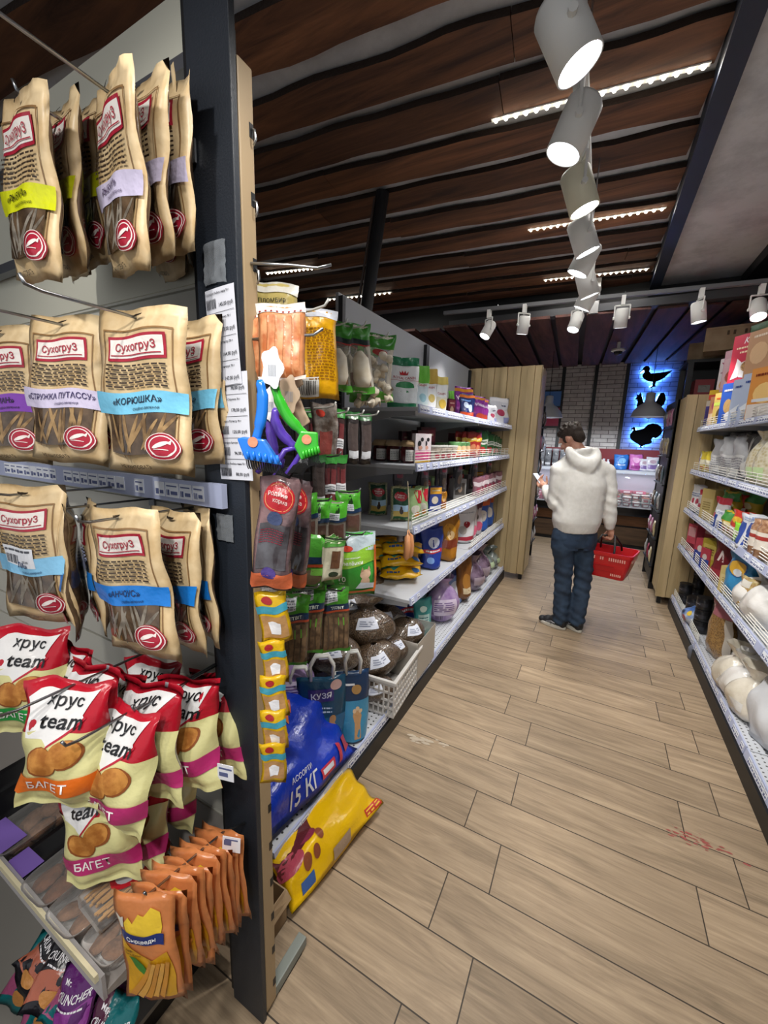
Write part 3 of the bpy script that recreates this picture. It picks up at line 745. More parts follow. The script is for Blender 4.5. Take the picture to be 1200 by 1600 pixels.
# the bay frontmost the camera has pegs instead of shelves
pg = thing('peg_bay', 'dark peg mesh bay hung with pet treats beside the black upright', 'shelving', (-1.17, 1.36, 0))
MB().box(-.28, -.26, -.64, .7, .02, 1.98).build('back_panel', mat('#26272a', rough=.6), pg)
g = MB()
for i in range(28): g.tube([(-.235, -.65 + i * .05, .3), (-.235, -.65 + i * .05, 1.95)], .002, 4)
for i in range(34): g.tube([(-.235, -.65, .3 + i * .05), (-.235, .7, .3 + i * .05)], .002, 4)
g.build('wire_mesh', paint('#2f3033'), pg)
shelf_part(pg, 1, -.25, .31, -.50, .696, .13, name='base_shelf', wire=False, base=True, seed=50)
MB().box(-.28, .332, -.34, .7, 0, .096).build('kick_plate', BLACK, pg)

# the wooden end panel: ribbed boards on a frame
PINE = wood('pale_pine_slats', '#a8946c', '#c8b288', (6, 6, .35), .55, '#bba478')
def slat_panel(name, label, x0, x1, y, z0, z1, pitch, inner):
    t = thing(name, label, 'panel', ((x0 + x1) / 2, y, 0)); ox = (x0 + x1) / 2
    mb = MB(); x = x0
    prof = []
    while x < x1 - 1e-4:
        w = min(pitch, x1 - x); mb.box(x - ox, x + w * .5 - .003 - ox, -.028, .0, z0, z1); mb.box(x + w * .5 + .003 - ox, x + w - ox, -.016, .0, z0, z1); x += w
    mb.box(x0 - ox, x1 - ox, 0, .022, z0, z1)
    mb.build('boards', PINE, t)
    MB().box(inner - .022 - ox, inner + .022 - ox, .022, .45, z0, z1).build('return_board', PINE, t)
    for xx in (x0 + .04, x1 - .04): MB().box(xx - .018 - ox, xx + .018 - ox, .02, .06, 0, z0).build('foot', BLACK, t)
    return t
slat_panel('end_panel', 'tall ribbed pale wooden panel closing the pet food shelves', -1.5, -.625, 4.75, .075, 2.43, .145, -.66)
slat_panel('end_panel', 'tall ribbed pale wooden panel beside the cereal shelves', .682, 1.34, 4.80, .085, 2.095, .165, .72)

# narrow black racks behind the panels, hung with small packs seen edge on
def packs_rack(label, x, y0, y1, z1, side, seed, lab2):
    t = thing('side_rack', label, 'rack', (x, (y0 + y1) / 2, 0)); oy = (y0 + y1) / 2
    MB().box(-.02, .0, y0 - oy, y1 - oy, .08, z1).build('back_panel', BLACK, t)
    for yy in (y0, y1 - .03): MB().box(-.03, .02, yy - oy, yy + .03 - oy, 0, z1).build('upright', BLACK, t)
    for k in range(6): MB().box(min(0, side * .05), max(0, side * .05), y0 - oy, y1 - oy, .25 + k * .31, .262 + k * .31).build('rail', BLACK, t)
    r = random.Random(seed); i = 0
    cols = ['#b9a58a', '#c4c4c4', '#a33a55', '#d8c9a0', '#7c8f9a', '#bdbdc6', '#6b5a48', '#c98aa8']
    for k in range(6):
        for j in range(3):
            yy = y0 + .12 + j * .22; zz = .28 + k * .31
            if zz > z1 - .2: continue
            c = cols[r.randrange(8)]
            put_pack(c, (x + side * .045, yy, zz), rad(90) * side + r.uniform(-.2, .2), lab2 % (['lowest', 'second', 'third', 'fourth', 'fifth', 'top'][k], ['near', 'middle', 'far'][j]), r.randrange(3))
def put_pack(c, loc, rz, label, var):
    key = 'pack' + c
    if key not in _DES:
        design(key, 'snack_pack', lambda v: sh_pouch(.1, .18, .03, 'pillow', v, 1., 6, 8), c, [('label', '#e9e6e0', 'rect', -.7, .5, .7, .75), ('emblem', '#7a2f36', 'ell', 0, .3, .5, .12)])
    put(key, loc, rz, label, 'pack', 'packs on the side racks', var=var)

# ------------------------------------------------------------------ package designs for the pet aisle
KRAFT = mat('#dcc49b', rough=.42, noise_=('#c6a97c', 26., 4.), bump=(30., .25))
NAVY = '#1d3f6a'
def D(key, name, shape, base, art, **k): design(key, name, shape, base, art, **k)
def pouch(w, h, t, st='stand', nu=8, nv=12, wr=1.): return lambda v: sh_pouch(w, h, t, st, v * 13 + 5, wr, nu, nv)
def bx(w, h, t): return lambda v: sh_box(w, h, t, v)
D('royal', 'pet_food_pouch', pouch(.2, .3, .09), '#e6e7e8', [('band', '#0f6a43', 'rect', -1, .84, 1, 1), ('band', '#0f6a43', 'rect', -1, .0, 1, .12), ('arch', '#2f7d4b', 'ell', .05, .44, .62, .11), ('shade_panel', '#cfd3d4', 'rect', -.9, .13, .9, .42),
   ('crown', '#b3202c', 'poly', [(-.25, .67), (-.3, .74), (-.16, .70), (-.1, .76), (0, .71), (.1, .76), (.16, .70), (.3, .74), (.25, .67)]), ('line', '#b3202c', 'rect', -.9, .555, .95, .562), ('lettering', '#a02430', 'txt', 'ROYAL CANIN', .02, .61, .05, 1.7)])
D('slimgreen', 'pet_food_pouch', pouch(.13, .28, .05), '#dfe6e2', [('band', '#5fa63a', 'rect', -1, .62, 1, 1), ('panel', '#c8d7dc', 'rect', -.8, .15, .8, .55), ('lettering', '#a02430', 'txt', 'CANIN', 0, .58, .05, 1.5), ('seal', '#8fb7c4', 'ell', 0, .3, .5, .1)])
D('slimgold', 'pet_food_pouch', pouch(.13, .28, .05), '#dcdde0', [('band', '#b79a4a', 'rect', -1, .66, 1, 1), ('panel', '#e9ebee', 'rect', -.8, .12, .8, .6), ('lettering', '#a02430', 'txt', 'CANIN', 0, .58, .05, 1.5), ('seal', '#c9b36a', 'ell', .1, .33, .5, .1)])
D('slimyellow', 'pet_food_pouch', pouch(.13, .25, .05), '#e4dfc8', [('band', '#d6c26a', 'rect', -1, .8, 1, 1), ('panel', '#eef0f0', 'rect', -.85, .45, .85, .78), ('lettering', '#a02430', 'txt', 'CANIN', 0, .55, .06, 1.5), ('picture', '#d8b64b', 'ell', .1, .28, .55, .13)])
D('purple', 'cat_food_pouch', pouch(.17, .23, .06), '#7a2a86', [('band', '#d08a2c', 'rect', -1, .86, 1, .95), ('band', '#93318f', 'rect', -.9, .3, .9, .55), ('lettering', '#f2e6f5', 'txt', 'Whiskas', 0, .66, .13, 1.7), ('picture', '#c24a2c', 'ell', .0, .2, .7, .13)])
D('catblue', 'cat_food_pouch', pouch(.17, .2, .06), '#202c63', [('band', '#e07a34', 'rect', -1, .84, 1, .95), ('cat', '#c6d4ea', 'ell', -.2, .55, .35, .13), ('cat', '#c6d4ea', 'ell', .3, .42, .28, .16), ('picture', '#c2471f', 'rect', -.95, .03, .95, .24), ('lettering', '#7fb2f0', 'lines', -0.74, 0.648, 0.34, 0.792, 1)])
D('whitebag', 'pet_food_bag', pouch(.2, .2, .08), '#dcdde2', [('panel', '#c4c6cf', 'rect', -.85, .55, .9, .85), ('label', '#a93a58', 'ell', .0, .45, .4, .12), ('lettering', '#4a4d66', 'lines', 0.08, 0.628, 0.62, 0.772, 1), ('strip', '#8d93c0', 'rect', .2, .1, .9, .3)])
KRAFTP = paper('#a98c66')
def jar_extra(root, S, h):
    mb = MB(); mb.lathe([(.0, h + .022), (.034, h + .021), (.043, h + .008), (.047, h - .008)], 16)
    mb.v = [(p[0] * (1 + .06 * sin(i * 2.4)), p[1] * (1 + .06 * sin(i * 2.4)), p[2] + .003 * sin(i * 1.7)) for i, p in enumerate(mb.v)]
    mb.build('paper_cover', KRAFTP, root, smooth=True); MB().tube([(.043 * cos(a), .043 * sin(a), h - .003) for a in [i * pi / 8 for i in range(17)]], .0015, 5).build('string', '#6b5334', root)
D('jar', 'preserve_jar', lambda v: sh_can(.042, .095, v, [(.036, 0), (.042, .006), (.042, .07), (.036, .085), (.036, .095)]), mat('#5a1f22', rough=.12, noise_=('#3a1314', 40., 3.)), [('label', '#e2e0da', 'rect', -.35, .1, .45, .72), ('print', '#8d8b86', 'lines', -.3, .15, .4, .6, 5)], extra=jar_extra)
def tub_extra(root, S, h): MB().lathe([(.046, h), (.048, h + .002), (.048, h + .009), (.044, h + .01)], 18).build('lid', '#c9c9c4', root)
D('tub', 'treat_tub', lambda v: sh_can(.044, .07, v, [(.036, 0), (.045, .066), (.045, .07)]), mat('#b7ada0', rough=.2, noise_=('#8a7d6d', 60., 3.)), [('label', '#d9d5cb', 'rect', -.5, .2, .5, .6), ('emblem', '#c23b52', 'ell', 0, .4, .25, .14)], extra=tub_extra)
D('pinkbox', 'treat_box', bx(.075, .19, .05), '#e9dfe4', [('panel', '#d6558c', 'rect', -.95, .12, .95, .42), ('cow', '#2b2a2d', 'ell', -.2, .66, .35, .1), ('cow', '#2b2a2d', 'ell', .3, .8, .3, .07), ('muzzle', '#d9a38f', 'ell', .0, .52, .4, .07), ('stripe', '#f2c53a', 'rect', -.95, .02, .95, .09)], bevel=.001)
D('redbox', 'treat_box', bx(.09, .17, .06), '#53202b', [('panel', '#7d2c3c', 'rect', -.85, .55, .85, .92), ('portrait', '#b89a7e', 'ell', 0, .4, .5, .2), ('lettering', '#d5b7a0', 'lines', -0.63, 0.666, 0.63, 0.834, 1)], bevel=.001)
D('can', 'pet_food_can', lambda v: sh_can(.037, .1, v, [(.034, 0), (.037, .003), (.037, .094), (.035, .098), (.033, .1)]), plastic('#4f7d4a'), [('label', '#c14335', 'rect', -.8, .1, .8, .5), ('picture', '#d8b48a', 'ell', 0, .6, .5, .18), ('lettering', '#f0ead8', 'lines', -0.41, 0.210, 0.41, 0.390, 1)])
D('redpouch', 'cat_food_pouch', pouch(.1, .15, .03, 'pillow', 6, 8), '#9c2a2a', [('band', '#d9b33a', 'rect', -.95, .62, .95, .76), ('picture', '#c8805a', 'ell', 0, .35, .55, .17), ('lettering', '#f5e8c8', 'lines', -0.45, 0.630, 0.45, 0.750, 1)])
D('greenpouch', 'pet_food_pouch', pouch(.12, .17, .04, 'stand', 6, 8), '#2c6a3a', [('band', '#e3e6df', 'rect', -.95, .48, .95, .66), ('picture', '#b23a33', 'ell', -.1, .26, .55, .14), ('lettering', '#2c6a3a', 'lines', -0.59, 0.510, 0.59, 0.630, 1)])
D('rodent', 'rodent_feed_bag', pouch(.13, .22, .07, 'pillow', 8, 12), voro('mixed_grain', '#8a8f5a', '#d6d2a8', 130), [('panel', '#1d4a33', 'rect', -.78, .02, .78, .93), ('picture', '#a8c7e0', 'rect', -.78, .3, .78, .48), ('field', '#c6a955', 'rect', -.78, .14, .78, .3), ('emblem', '#b3182a', 'ell', 0, .72, .68, .13), ('lettering', '#f2e9e2', 'txt', 'Родные', 0, .75, .055, 1.1), ('lettering', '#f2e9e2', 'txt', 'корма', 0, .685, .05, .9), ('animal', '#3b2f2a', 'ell', 0, .3, .2, .09), ('animal', '#3b2f2a', 'ell', .0, .4, .11, .05), ('bottom_panel', '#1f5a2f', 'rect', -.78, .04, .78, .14)])
D('fruitpouch', 'bird_feed_pouch', pouch(.11, .2, .05, 'pillow', 6, 10), '#a9c98c', [('panel', '#c3293a', 'poly', [(-.2, .95), (.9, .9), (.9, .5), (.3, .55)]), ('picture', '#e9e3d5', 'ell', 0, .35, .6, .14), ('picture2', '#d98a2c', 'ell', .25, .2, .35, .08)])
D('yellowbox', 'vitamin_box', bx(.1, .17, .06), '#2b3f86', [('panel', '#e7a832', 'rect', -.95, .7, .95, .97), ('picture', '#d9cdb7', 'ell', -.1, .45, .55, .16), ('lettering', '#f3e7c0', 'lines', -0.68, 0.770, 0.68, 0.890, 1), ('stripe', '#d8d8e6', 'rect', -.9, .08, .9, .2)], bevel=.001)
D('greybox', 'toy_box', bx(.12, .16, .07), '#8a8784', [('window', '#4d4742', 'rect', -.75, .2, .75, .8), ('face', '#a58c78', 'ell', 0, .48, .35, .16)], bevel=.001)
D('smallpink', 'cat_food_pouch', pouch(.09, .12, .03, 'pillow', 6, 8), '#8d5f6b', [('band', '#d9ccd2', 'rect', -.9, .5, .9, .72), ('picture', '#a53f5a', 'ell', 0, .3, .5, .14)])
D('darkpack', 'hanging_pet_toy', pouch(.11, .22, .03, 'flat', 6, 8), '#2c2b30', [('card', '#57505a', 'rect', -.8, .7, .8, .95), ('toy', '#6d5a4c', 'ell', 0, .4, .5, .2), ('label', '#9a3f55', 'rect', -.5, .78, .5, .88)], hang=.97)
D('wipes', 'nappy_pack', lambda v: sh_pouch(.3, .2, .085, 'pillow', v * 7 + 3, 1.2, 12, 10, 0, .04), '#e0ad12', [('ribbon', '#2a9a98', 'poly', [(-1, .7), (-.35, .38), (.2, .62), (.2, .52), (-.35, .26), (-1, .58)]), ('emblem', '#a3231f', 'ell', -.1, .78, .22, .09), ('picture', '#3a6fb8', 'ell', .72, .3, .2, .14), ('lettering', '#2d4f91', 'lines', -0.67, 0.108, -0.03, 0.252, 1)])
D('bluebag', 'dog_food_bag', pouch(.22, .36, .12, 'stand', 10, 14, 1.6), '#20398f', [('picture', '#c9cfe0', 'ell', .1, .62, .5, .14), ('ribbon', '#b92c34', 'rect', -.9, .36, .9, .45), ('lettering', '#eceef6', 'lines', -0.68, 0.358, 0.68, 0.442, 1), ('seal', '#7fa4dc', 'ell', -.3, .2, .35, .08)])
D('brownbag', 'dog_food_bag', pouch(.2, .38, .11, 'stand', 10, 14, 2.), '#9a6417', [('picture', '#c98f2a', 'ell', 0, .6, .55, .18), ('label', '#6d2f1c', 'rect', -.8, .25, .8, .42), ('dog', '#d9b98a', 'ell', .1, .52, .35, .1)])
D('whitered', 'dog_food_bag', pouch(.32, .42, .12, 'stand', 10, 14, 1.2), '#d6d4d6', [('panel', '#8f2238', 'rect', -1, .86, 1, 1), ('band', '#a32b3c', 'rect', -.95, .05, .95, .14), ('emblem', '#a52a34', 'ell', .1, .42, .3, .08), ('lettering', '#9a9aa2', 'lines', -0.72, 0.670, 0.72, 0.730, 1), ('dog', '#b3aaa2', 'ell', -.3, .3, .35, .1)])
D('orangeblue', 'cat_food_bag', pouch(.22, .34, .1, 'stand', 8, 12), '#2c57a8', [('panel', '#c55a25', 'rect', -1, .7, 1, .98), ('picture', '#d9d2c8', 'ell', 0, .42, .55, .16), ('lettering', '#f4efe4', 'lines', -0.72, 0.792, 0.72, 0.888, 1)])
D('pinkwhite', 'cat_food_bag', pouch(.22, .36, .1, 'stand', 8, 12), '#c9c2c6', [('panel', '#5a2230', 'rect', -1, .72, 1, .98), ('blob', '#d0607c', 'ell', .2, .24, .55, .13), ('cat', '#55504e', 'ell', -.2, .5, .4, .1)])
def handle(col='#dcdcd8', w=.1, hh=.1):
    def f(root, S, h):
        for s in (-.006, .012):
            MB().tube([(-w / 2, s, h - .02), (-w / 2 - .005, s, h + hh * .5), (-w * .28, s, h + hh), (w * .28, s, h + hh), (w / 2 + .005, s, h + hh * .5), (w / 2, s, h - .02)], .008, 8).build('carry_handle', col, root, smooth=True)
    return f
D('kuzya', 'cat_litter_bag', pouch(.23, .36, .12, 'stand', 10, 14, .8), '#1b4964', [('panel', '#255f86', 'rect', -1, .02, 1, .45), ('emblem', '#3a2d74', 'rect', -.55, .66, .5, .84, .03), ('lettering', '#e9ecf2', 'txt', 'КУЗЯ', -.02, .75, .085, .9, 0, .03), ('tag', '#c9a5a0', 'ell', .6, .88, .24, .07), ('script', '#c9d7e2', 'lines', -.5, .5, .4, .6, 2), ('cat', '#c08f5a', 'ell', .35, .26, .25, .14), ('cat', '#c08f5a', 'ell', .42, .42, .14, .06), ('bowl', '#7fb0d4', 'ell', -.35, .12, .4, .07)], extra=handle())
D('indigo', 'cat_litter_bag', pouch(.2, .3, .1, 'stand', 10, 14, .8), '#2a1c4a', [('panel', '#274f86', 'rect', -1, .0, 1, .5), ('script', '#cfd7e6', 'lines', -0.64, 0.618, 0.44, 0.702, 1), ('script', '#cfd7e6', 'lines', -.7, .3, .5, .46, 3)], extra=handle(w=.08))
D('pawbag', 'cat_litter_bag', pouch(.17, .38, .1, 'stand', 10, 14, .6), '#19365a', [('panel', '#3f8fb8', 'rect', -1, .02, 1, .58), ('paw', '#c79b6c', 'poly', [(.05, .05), (.5, .05), (.42, .25), (.5, .36), (.35, .46), (.05, .47), (-.08, .38), (.05, .27)]), ('toe', '#e2c6a0', 'ell', .04, .44, .12, .03), ('toe', '#e2c6a0', 'ell', .24, .47, .12, .03), ('toe', '#e2c6a0', 'ell', .42, .43, .12, .03), ('portrait', '#b28b55', 'ell', .2, .74, .3, .07), ('script', '#e4e8ef', 'rect', -.6, .8, .1, .83)], extra=handle(w=.07))
D('teal', 'shampoo_pouch', pouch(.12, .26, .06, 'stand', 8, 12, 1.2), '#3f9a9c', [('panel', '#bfe0de', 'rect', -.6, .25, .65, .6), ('text', '#2f6f7c', 'lines', -.5, .3, .5, .55, 4), ('emblem', '#d6efe9', 'ell', 0, .74, .4, .08)])
D('lilac', 'cat_litter_bag', lambda v: sh_sack(.24, .30, .17, v + 3, .82, True, 22, 16, .6), mat('#b19cc0', rough=.2, noise_=('#8c6fa3', 14., 3.)), [('panel', '#d3c6dd', 'rect', -.3, .2, .18, .55), ('code', '#4b3a5c', 'bars', -.27, .08, -.1, .2, 9), ('text', '#6b4d8c', 'lines', -.28, .28, .1, .5, 5)], extra=handle('#d8d4de', .07, .06))
D('bluewhite', 'cat_litter_bag', pouch(.2, .33, .12, 'stand', 10, 14, 1.3), '#7f97cc', [('panel', '#1f2f66', 'rect', -1, .7, 1, 1), ('picture', '#d9dde8', 'ell', 0, .38, .6, .18), ('picture', '#b3bfe0', 'ell', .3, .2, .4, .1)], extra=handle('#e2e2e0', .1, .06))
D('brownsack', 'cat_litter_bag', pouch(.16, .38, .12, 'hang', 10, 14, 1.2), '#7a4c20', [('picture', '#a87434', 'ell', 0, .42, .55, .2), ('label', '#d8c7a6', 'rect', -.6, .2, .5, .32)])
def crinkly(name, c1, c2, sc=12.): return mat(c1, rough=.18, noise_=(c2, sc, 5.), bump=(22., .7), coat=.4)
D('plumsack', 'cat_litter_sack', lambda v: sh_sack(.24, .33, .2, v + 11, .72), crinkly('plum', '#857086', '#3d2b3c'), [('label', '#a99aa8', 'rect', -.16, .2, .18, .42)])
D('greysack', 'wood_pellet_sack', lambda v: sh_sack(.26, .3, .22, v + 21, .75), crinkly('clear_grey', '#8f9a97', '#4c5653'), [('label', '#b3c7a4', 'rect', -.05, .3, .2, .5)])
KIB = voro('kibble_in_film', '#6f5a45', '#3a2d22', 150, .3, .8, '#8f8578')
D('kibble', 'kibble_sack', lambda v: sh_sack(.25, .2, .2, v + 31, .8, v % 2 == 0, 22, 14, 1.3), KIB, [('price_label', paper('#d5d9e6'), 'rect', -.16, .46, .12, .68, .03), ('print', '#7b829a', 'lines', -.12, .5, .08, .62, 3)], body_part='film_bag')

# ------------------------------------------------------------------ what stands on the pet shelves
PETG = 'packs on the pet food shelves'
packs_rack('narrow black rack of small packs behind the tall panel of the pet shelves', -.72, 5.23, 5.95, 2.1, 1, 3, 'small snack pack on the rack behind the pet panel, %s rail, %s peg')
packs_rack('narrow black rack of small packs behind the shorter panel of the cereal shelves', .715 - .015, 5.27, 6.0, 2.1, -1, 8, 'small snack pack on the rack behind the cereal panel, %s rail, %s peg')
R90 = pi / 2
def shelf_row(items, z, group=PETG):
    for (key, loc, psi, label, cat, sc, var) in items:
        loc = (loc[0], min(loc[1], 4.6), loc[2])
        put(key, loc, rad(psi), label, cat, group, s=sc, var=var)
# top shelf
shelf_row([
 ('royal', (-1.130, 2.337, 1.781), 42, 'big green and white pet food pouch with a red crown on the top pet shelf', 'pouch', 1.05, 0),
 ('slimgreen', (-1.050, 2.439, 1.781), 62, 'slim pet food pouch with a green top beside the big crown pouch', 'pouch', 1., 0),
 ('slimgold', (-1.040, 2.557, 1.781), 60, 'slim pet food pouch with a gold top, top pet shelf', 'pouch', 1., 0),
 ('slimyellow', (-1.020, 2.712, 1.781), 58, 'slim pet food pouch with a yellow top and white panel, top pet shelf', 'pouch', 1., 0),
 ('redbox', (-1.060, 3.047, 1.781), 62, 'dark red carton between the slim pouches and the purple pouches', 'box', .8, 0),
 ('purple', (-1.120, 3.572, 1.781), 58, 'purple cat food pouch with an orange top, tallest of its kind on the top shelf', 'pouch', 1.25, 0),
 ('catblue', (-0.980, 3.224, 1.781), 58, 'dark blue cat food pouch with two pale cats and an orange base', 'pouch', .95, 0),
 ('purple', (-1.000, 3.669, 1.781), 64, 'purple cat food pouch just past the dark blue cat pouch', 'pouch', .95, 1),
 ('purple', (-0.990, 3.790, 1.781), 70, 'purple cat food pouch, last before the white bags on the top shelf', 'pouch', .9, 2),
 ('whitebag', (-1.000, 4.132, 1.781), 66, 'small white pet food bag between the purple pouches and the last white bag', 'bag', .9, 0),
 ('whitebag', (-1.030, 4.784, 1.781), 55, 'large white pet food bag at the wooden panel end of the top shelf', 'bag', 1.5, 1),
 ('whitebag', (-1.22, 4.5, 1.781), 60, 'white pet food bag half hidden behind others near the wooden panel, top shelf', 'bag', 1.3, 0)], 1.78)
# second shelf: jars at the near end, then boxes, tubs and tins
shelf_row([
 ('jar', (-1.270, 2.324, 1.456), 30, 'dark red jar under a brown paper cover, innermost of the three jars', 'jar', 1.15, 0),
 ('jar', (-1.170, 2.314, 1.456), 36, 'dark red jar under a brown paper cover, middle of the three jars', 'jar', 1.15, 0),
 ('jar', (-1.050, 2.282, 1.456), 40, 'dark red jar under a brown paper cover, outermost of the three jars', 'jar', 1.15, 0),
 ('pinkbox', (-0.990, 2.305, 1.456), 52, 'small pink and white treat box with a cow, beside the covered jars', 'box', .95, 0),
 ('pinkbox', (-0.985, 2.387, 1.456), 55, 'small pink and white treat box with a cow, second from the covered jars', 'box', .95, 0),
 ('redbox', (-1.250, 2.844, 1.456), 48, 'dark red carton standing behind the covered jars', 'box', 1.2, 0),
 ('redbox', (-1.340, 2.873, 1.456), 48, 'dark red carton against the back panel, behind the covered jars', 'box', 1.2, 0),
 ('redbox', (-1.200, 2.930, 1.456), 48, 'tall dark carton behind the pink cow boxes', 'box', 1.4, 0)] +
 [('tub', p, 60, 'clear treat tub with pale lid behind the wire guard, %s from the covered jars' % ORD[i], 'tub', 1.35, 0) for i, p in enumerate([(-0.970, 2.494, 1.456), (-0.970, 2.602, 1.456), (-0.970, 2.718, 1.456), (-0.980, 2.858, 1.456)])] +
 [('can', p, 60, 'green pet food tin with a red label, %s past the treat tubs' % ORD[i], 'tin', 1.35, 0) for i, p in enumerate([(-0.980, 2.978, 1.456), (-0.980, 3.106, 1.456), (-0.990, 3.259, 1.456)])] +
 [('redpouch', p, 60, 'dark red cat food pouch with a yellow band, second shelf, %s pouch from the tins' % ORD[i], 'pouch', 1.5, i % 3) for i, p in enumerate([(-1.120, 3.584, 1.456), (-1.050, 3.551, 1.456), (-1.020, 3.570, 1.456), (-1.000, 3.625, 1.456), (-1.060, 3.933, 1.456)])] +
 [('greenpouch', p, 64, 'green and white pet food pouch, second shelf, %s past the dark red ones' % ORD[i], 'pouch', s_ * 1.25, i % 3) for i, (p, s_) in enumerate([((-1.000, 3.850, 1.456), 1.15), ((-1.030, 4.116, 1.456), 1.15), ((-1.000, 4.155, 1.456), 1.05), ((-1.020, 4.379, 1.456), 1.), ((-1.000, 4.442, 1.456), .95), ((-1.000, 4.567, 1.456), .85)])], 1.455)
# third shelf
shelf_row([
 ('rodent', (-1.270, 2.309, 1.091), 34, 'green rodent feed bag with a red oval, innermost of the pair', 'bag', 1.0, 0),
 ('rodent', (-1.060, 2.223, 1.091), 36, 'green rodent feed bag with a red oval, outermost of the pair', 'bag', 1.0, 1),
 ('fruitpouch', (-1.000, 2.287, 1.091), 55, 'pale green bird feed pouch with a red corner, beside the rodent feed bags', 'pouch', 1.05, 0),
 ('fruitpouch', (-1.000, 2.412, 1.091), 58, 'pale green bird feed pouch with a red corner, second past the rodent feed', 'pouch', 1.05, 1),
 ('yellowbox', (-1.030, 2.711, 1.091), 55, 'blue and yellow vitamin box behind the wire guard of the third shelf', 'box', 1.05, 0),
 ('greybox', (-1.070, 2.697, 1.091), 55, 'grey toy carton between the bird feed pouches and the vitamin box', 'box', 1., 0),
 ('brownbag', (-1.000, 2.834, 1.091), 55, 'small crumpled amber pack behind the wire guard of the third shelf', 'bag', .35, 0),
 ('greybox', (-1.080, 3.439, 1.091), 52, 'grey toy carton with a dark window, middle of the third shelf', 'box', 1.1, 0),
 ('greybox', (-1.120, 3.959, 1.091), 60, 'grey toy carton deeper along the third shelf', 'box', 1.1, 0),
 ('redbox', (-1.200, 3.595, 1.091), 55, 'dark red carton at the back of the third shelf', 'box', 1.2, 0)] +
 [('smallpink', p, 62, 'dusty pink cat food pouch on the third shelf, %s along the wire guard' % ORD[i], 'pouch', 1.5, i % 3) for i, p in enumerate([(-0.980, 3.714, 1.091), (-0.980, 3.829, 1.091), (-0.980, 3.976, 1.091), (-0.990, 4.201, 1.091), (-0.980, 4.330, 1.091), (-1.000, 4.601, 1.091), (-0.980, 4.675, 1.091)])], 1.09)
for i, (y, z, v) in enumerate([(2.3, 1.40, 0), (2.5, 1.41, 1), (2.68, 1.4, 2), (2.86, 1.41, 0), (3.05, 1.4, 1), (3.25, 1.41, 2), (3.5, 1.4, 0), (3.75, 1.4, 1), (4.0, 1.4, 2), (4.3, 1.4, 0)]):
    put('darkpack', (-1.12 + .1 * (i % 2), y, z), rad(75), 'dark pet toy pack hanging above the third shelf, %s peg from the near end' % ORD[i].replace('nearest', 'first'), 'pack', 'dark toy packs above the third shelf', var=v)
# fourth shelf
WG = 'yellow nappy packs stacked on the fourth shelf'
for i, (loc, psi, tx, v, lab) in enumerate([((-1.060, 2.193, 0.660), 30, 0, 0, 'yellow pack of pet pads, bottom of the front stack'), ((-1.065, 2.196, 0.745), 33, 0, 1, 'yellow pack of pet pads, middle of the front stack'), ((-1.060, 2.198, 0.830), 28, 0, 2, 'yellow pack of pet pads, topmost of the front stack'),
      ((-1.270, 2.242, 0.660), 38, 0, 1, 'yellow pack of pet pads, bottom of the rear stack'), ((-1.270, 2.238, 0.745), 30, 0, 0, 'yellow pack of pet pads, second of the rear stack'), ((-1.260, 2.251, 0.830), 35, 0, 2, 'yellow pack of pet pads, third of the rear stack'), ((-1.260, 2.300, 0.915), 33, 0, 1, 'yellow pack of pet pads, topmost of the rear stack')]):
    p = Vector(loc); o = put('wipes', (p.x, p.y + .09, p.z + .04), rad(psi), lab, 'pack', WG, rx=-rad(90) + rad(4), var=v, s=.95)
shelf_row([
 ('bluebag', (-1.030, 2.719, 0.660), 48, 'crumpled dark blue dog food bag beside the yellow pad stack', 'bag', .85, 0),
 ('bluebag', (-1.220, 2.913, 0.660), 48, 'dark blue dog food bag behind the yellow pad stack', 'bag', 1., 1),
 ('bluebag', (-1.120, 2.836, 0.660), 40, 'dark blue dog food bag wedged between two others of its kind', 'bag', .95, 2),
 ('brownbag', (-1.000, 2.994, 0.660), 50, 'amber brown dog food bag standing past the blue ones', 'bag', 1., 0),
 ('whitered', (-1.060, 3.620, 0.660), 56, 'wide white dog food bag with a red base, fourth shelf', 'bag', .93, 0),
 ('pinkwhite', (-1.04, 3.72, .66), 60, 'white and maroon cat food bag with a pink blob, fourth shelf', 'bag', 1.1, 0),
 ('pinkwhite', (-1.05, 3.97, .66), 60, 'white and maroon cat food bag, second of two on the fourth shelf', 'bag', 1.05, 1),
 ('orangeblue', (-1.05, 4.22, .66), 62, 'blue cat food bag with an orange top, fourth shelf', 'bag', 1.1, 0),
 ('orangeblue', (-1.05, 4.48, .66), 62, 'blue cat food bag with an orange top, last on the fourth shelf', 'bag', 1.1, 1)], .65)
# sausages hanging from the third shelf
sg = thing('sausage_pair', 'pair of pale sausages hanging by a string above the yellow pads', 'sausage', (-0.880, 1.956, 1.109))
for s in (-.022, .02):
    MB().tube([(0, s * .3, 0), (.004, s * .6, -.02), (.006, s, -.035), (.01, s * 1.1, -.09), (.008, s * 1.3, -.15), (.006, s * 1.2, -.165)], [.003, .004, .016, .019, .017, .004], 12).build('sausage', mat('#c68a5e', rough=.3), sg, smooth=True)
MB().tube([(-.015, 0, .27), (-.003, 0, .15), (0, 0, -.01)], .003, 6).build('string', '#b5a78c', sg)

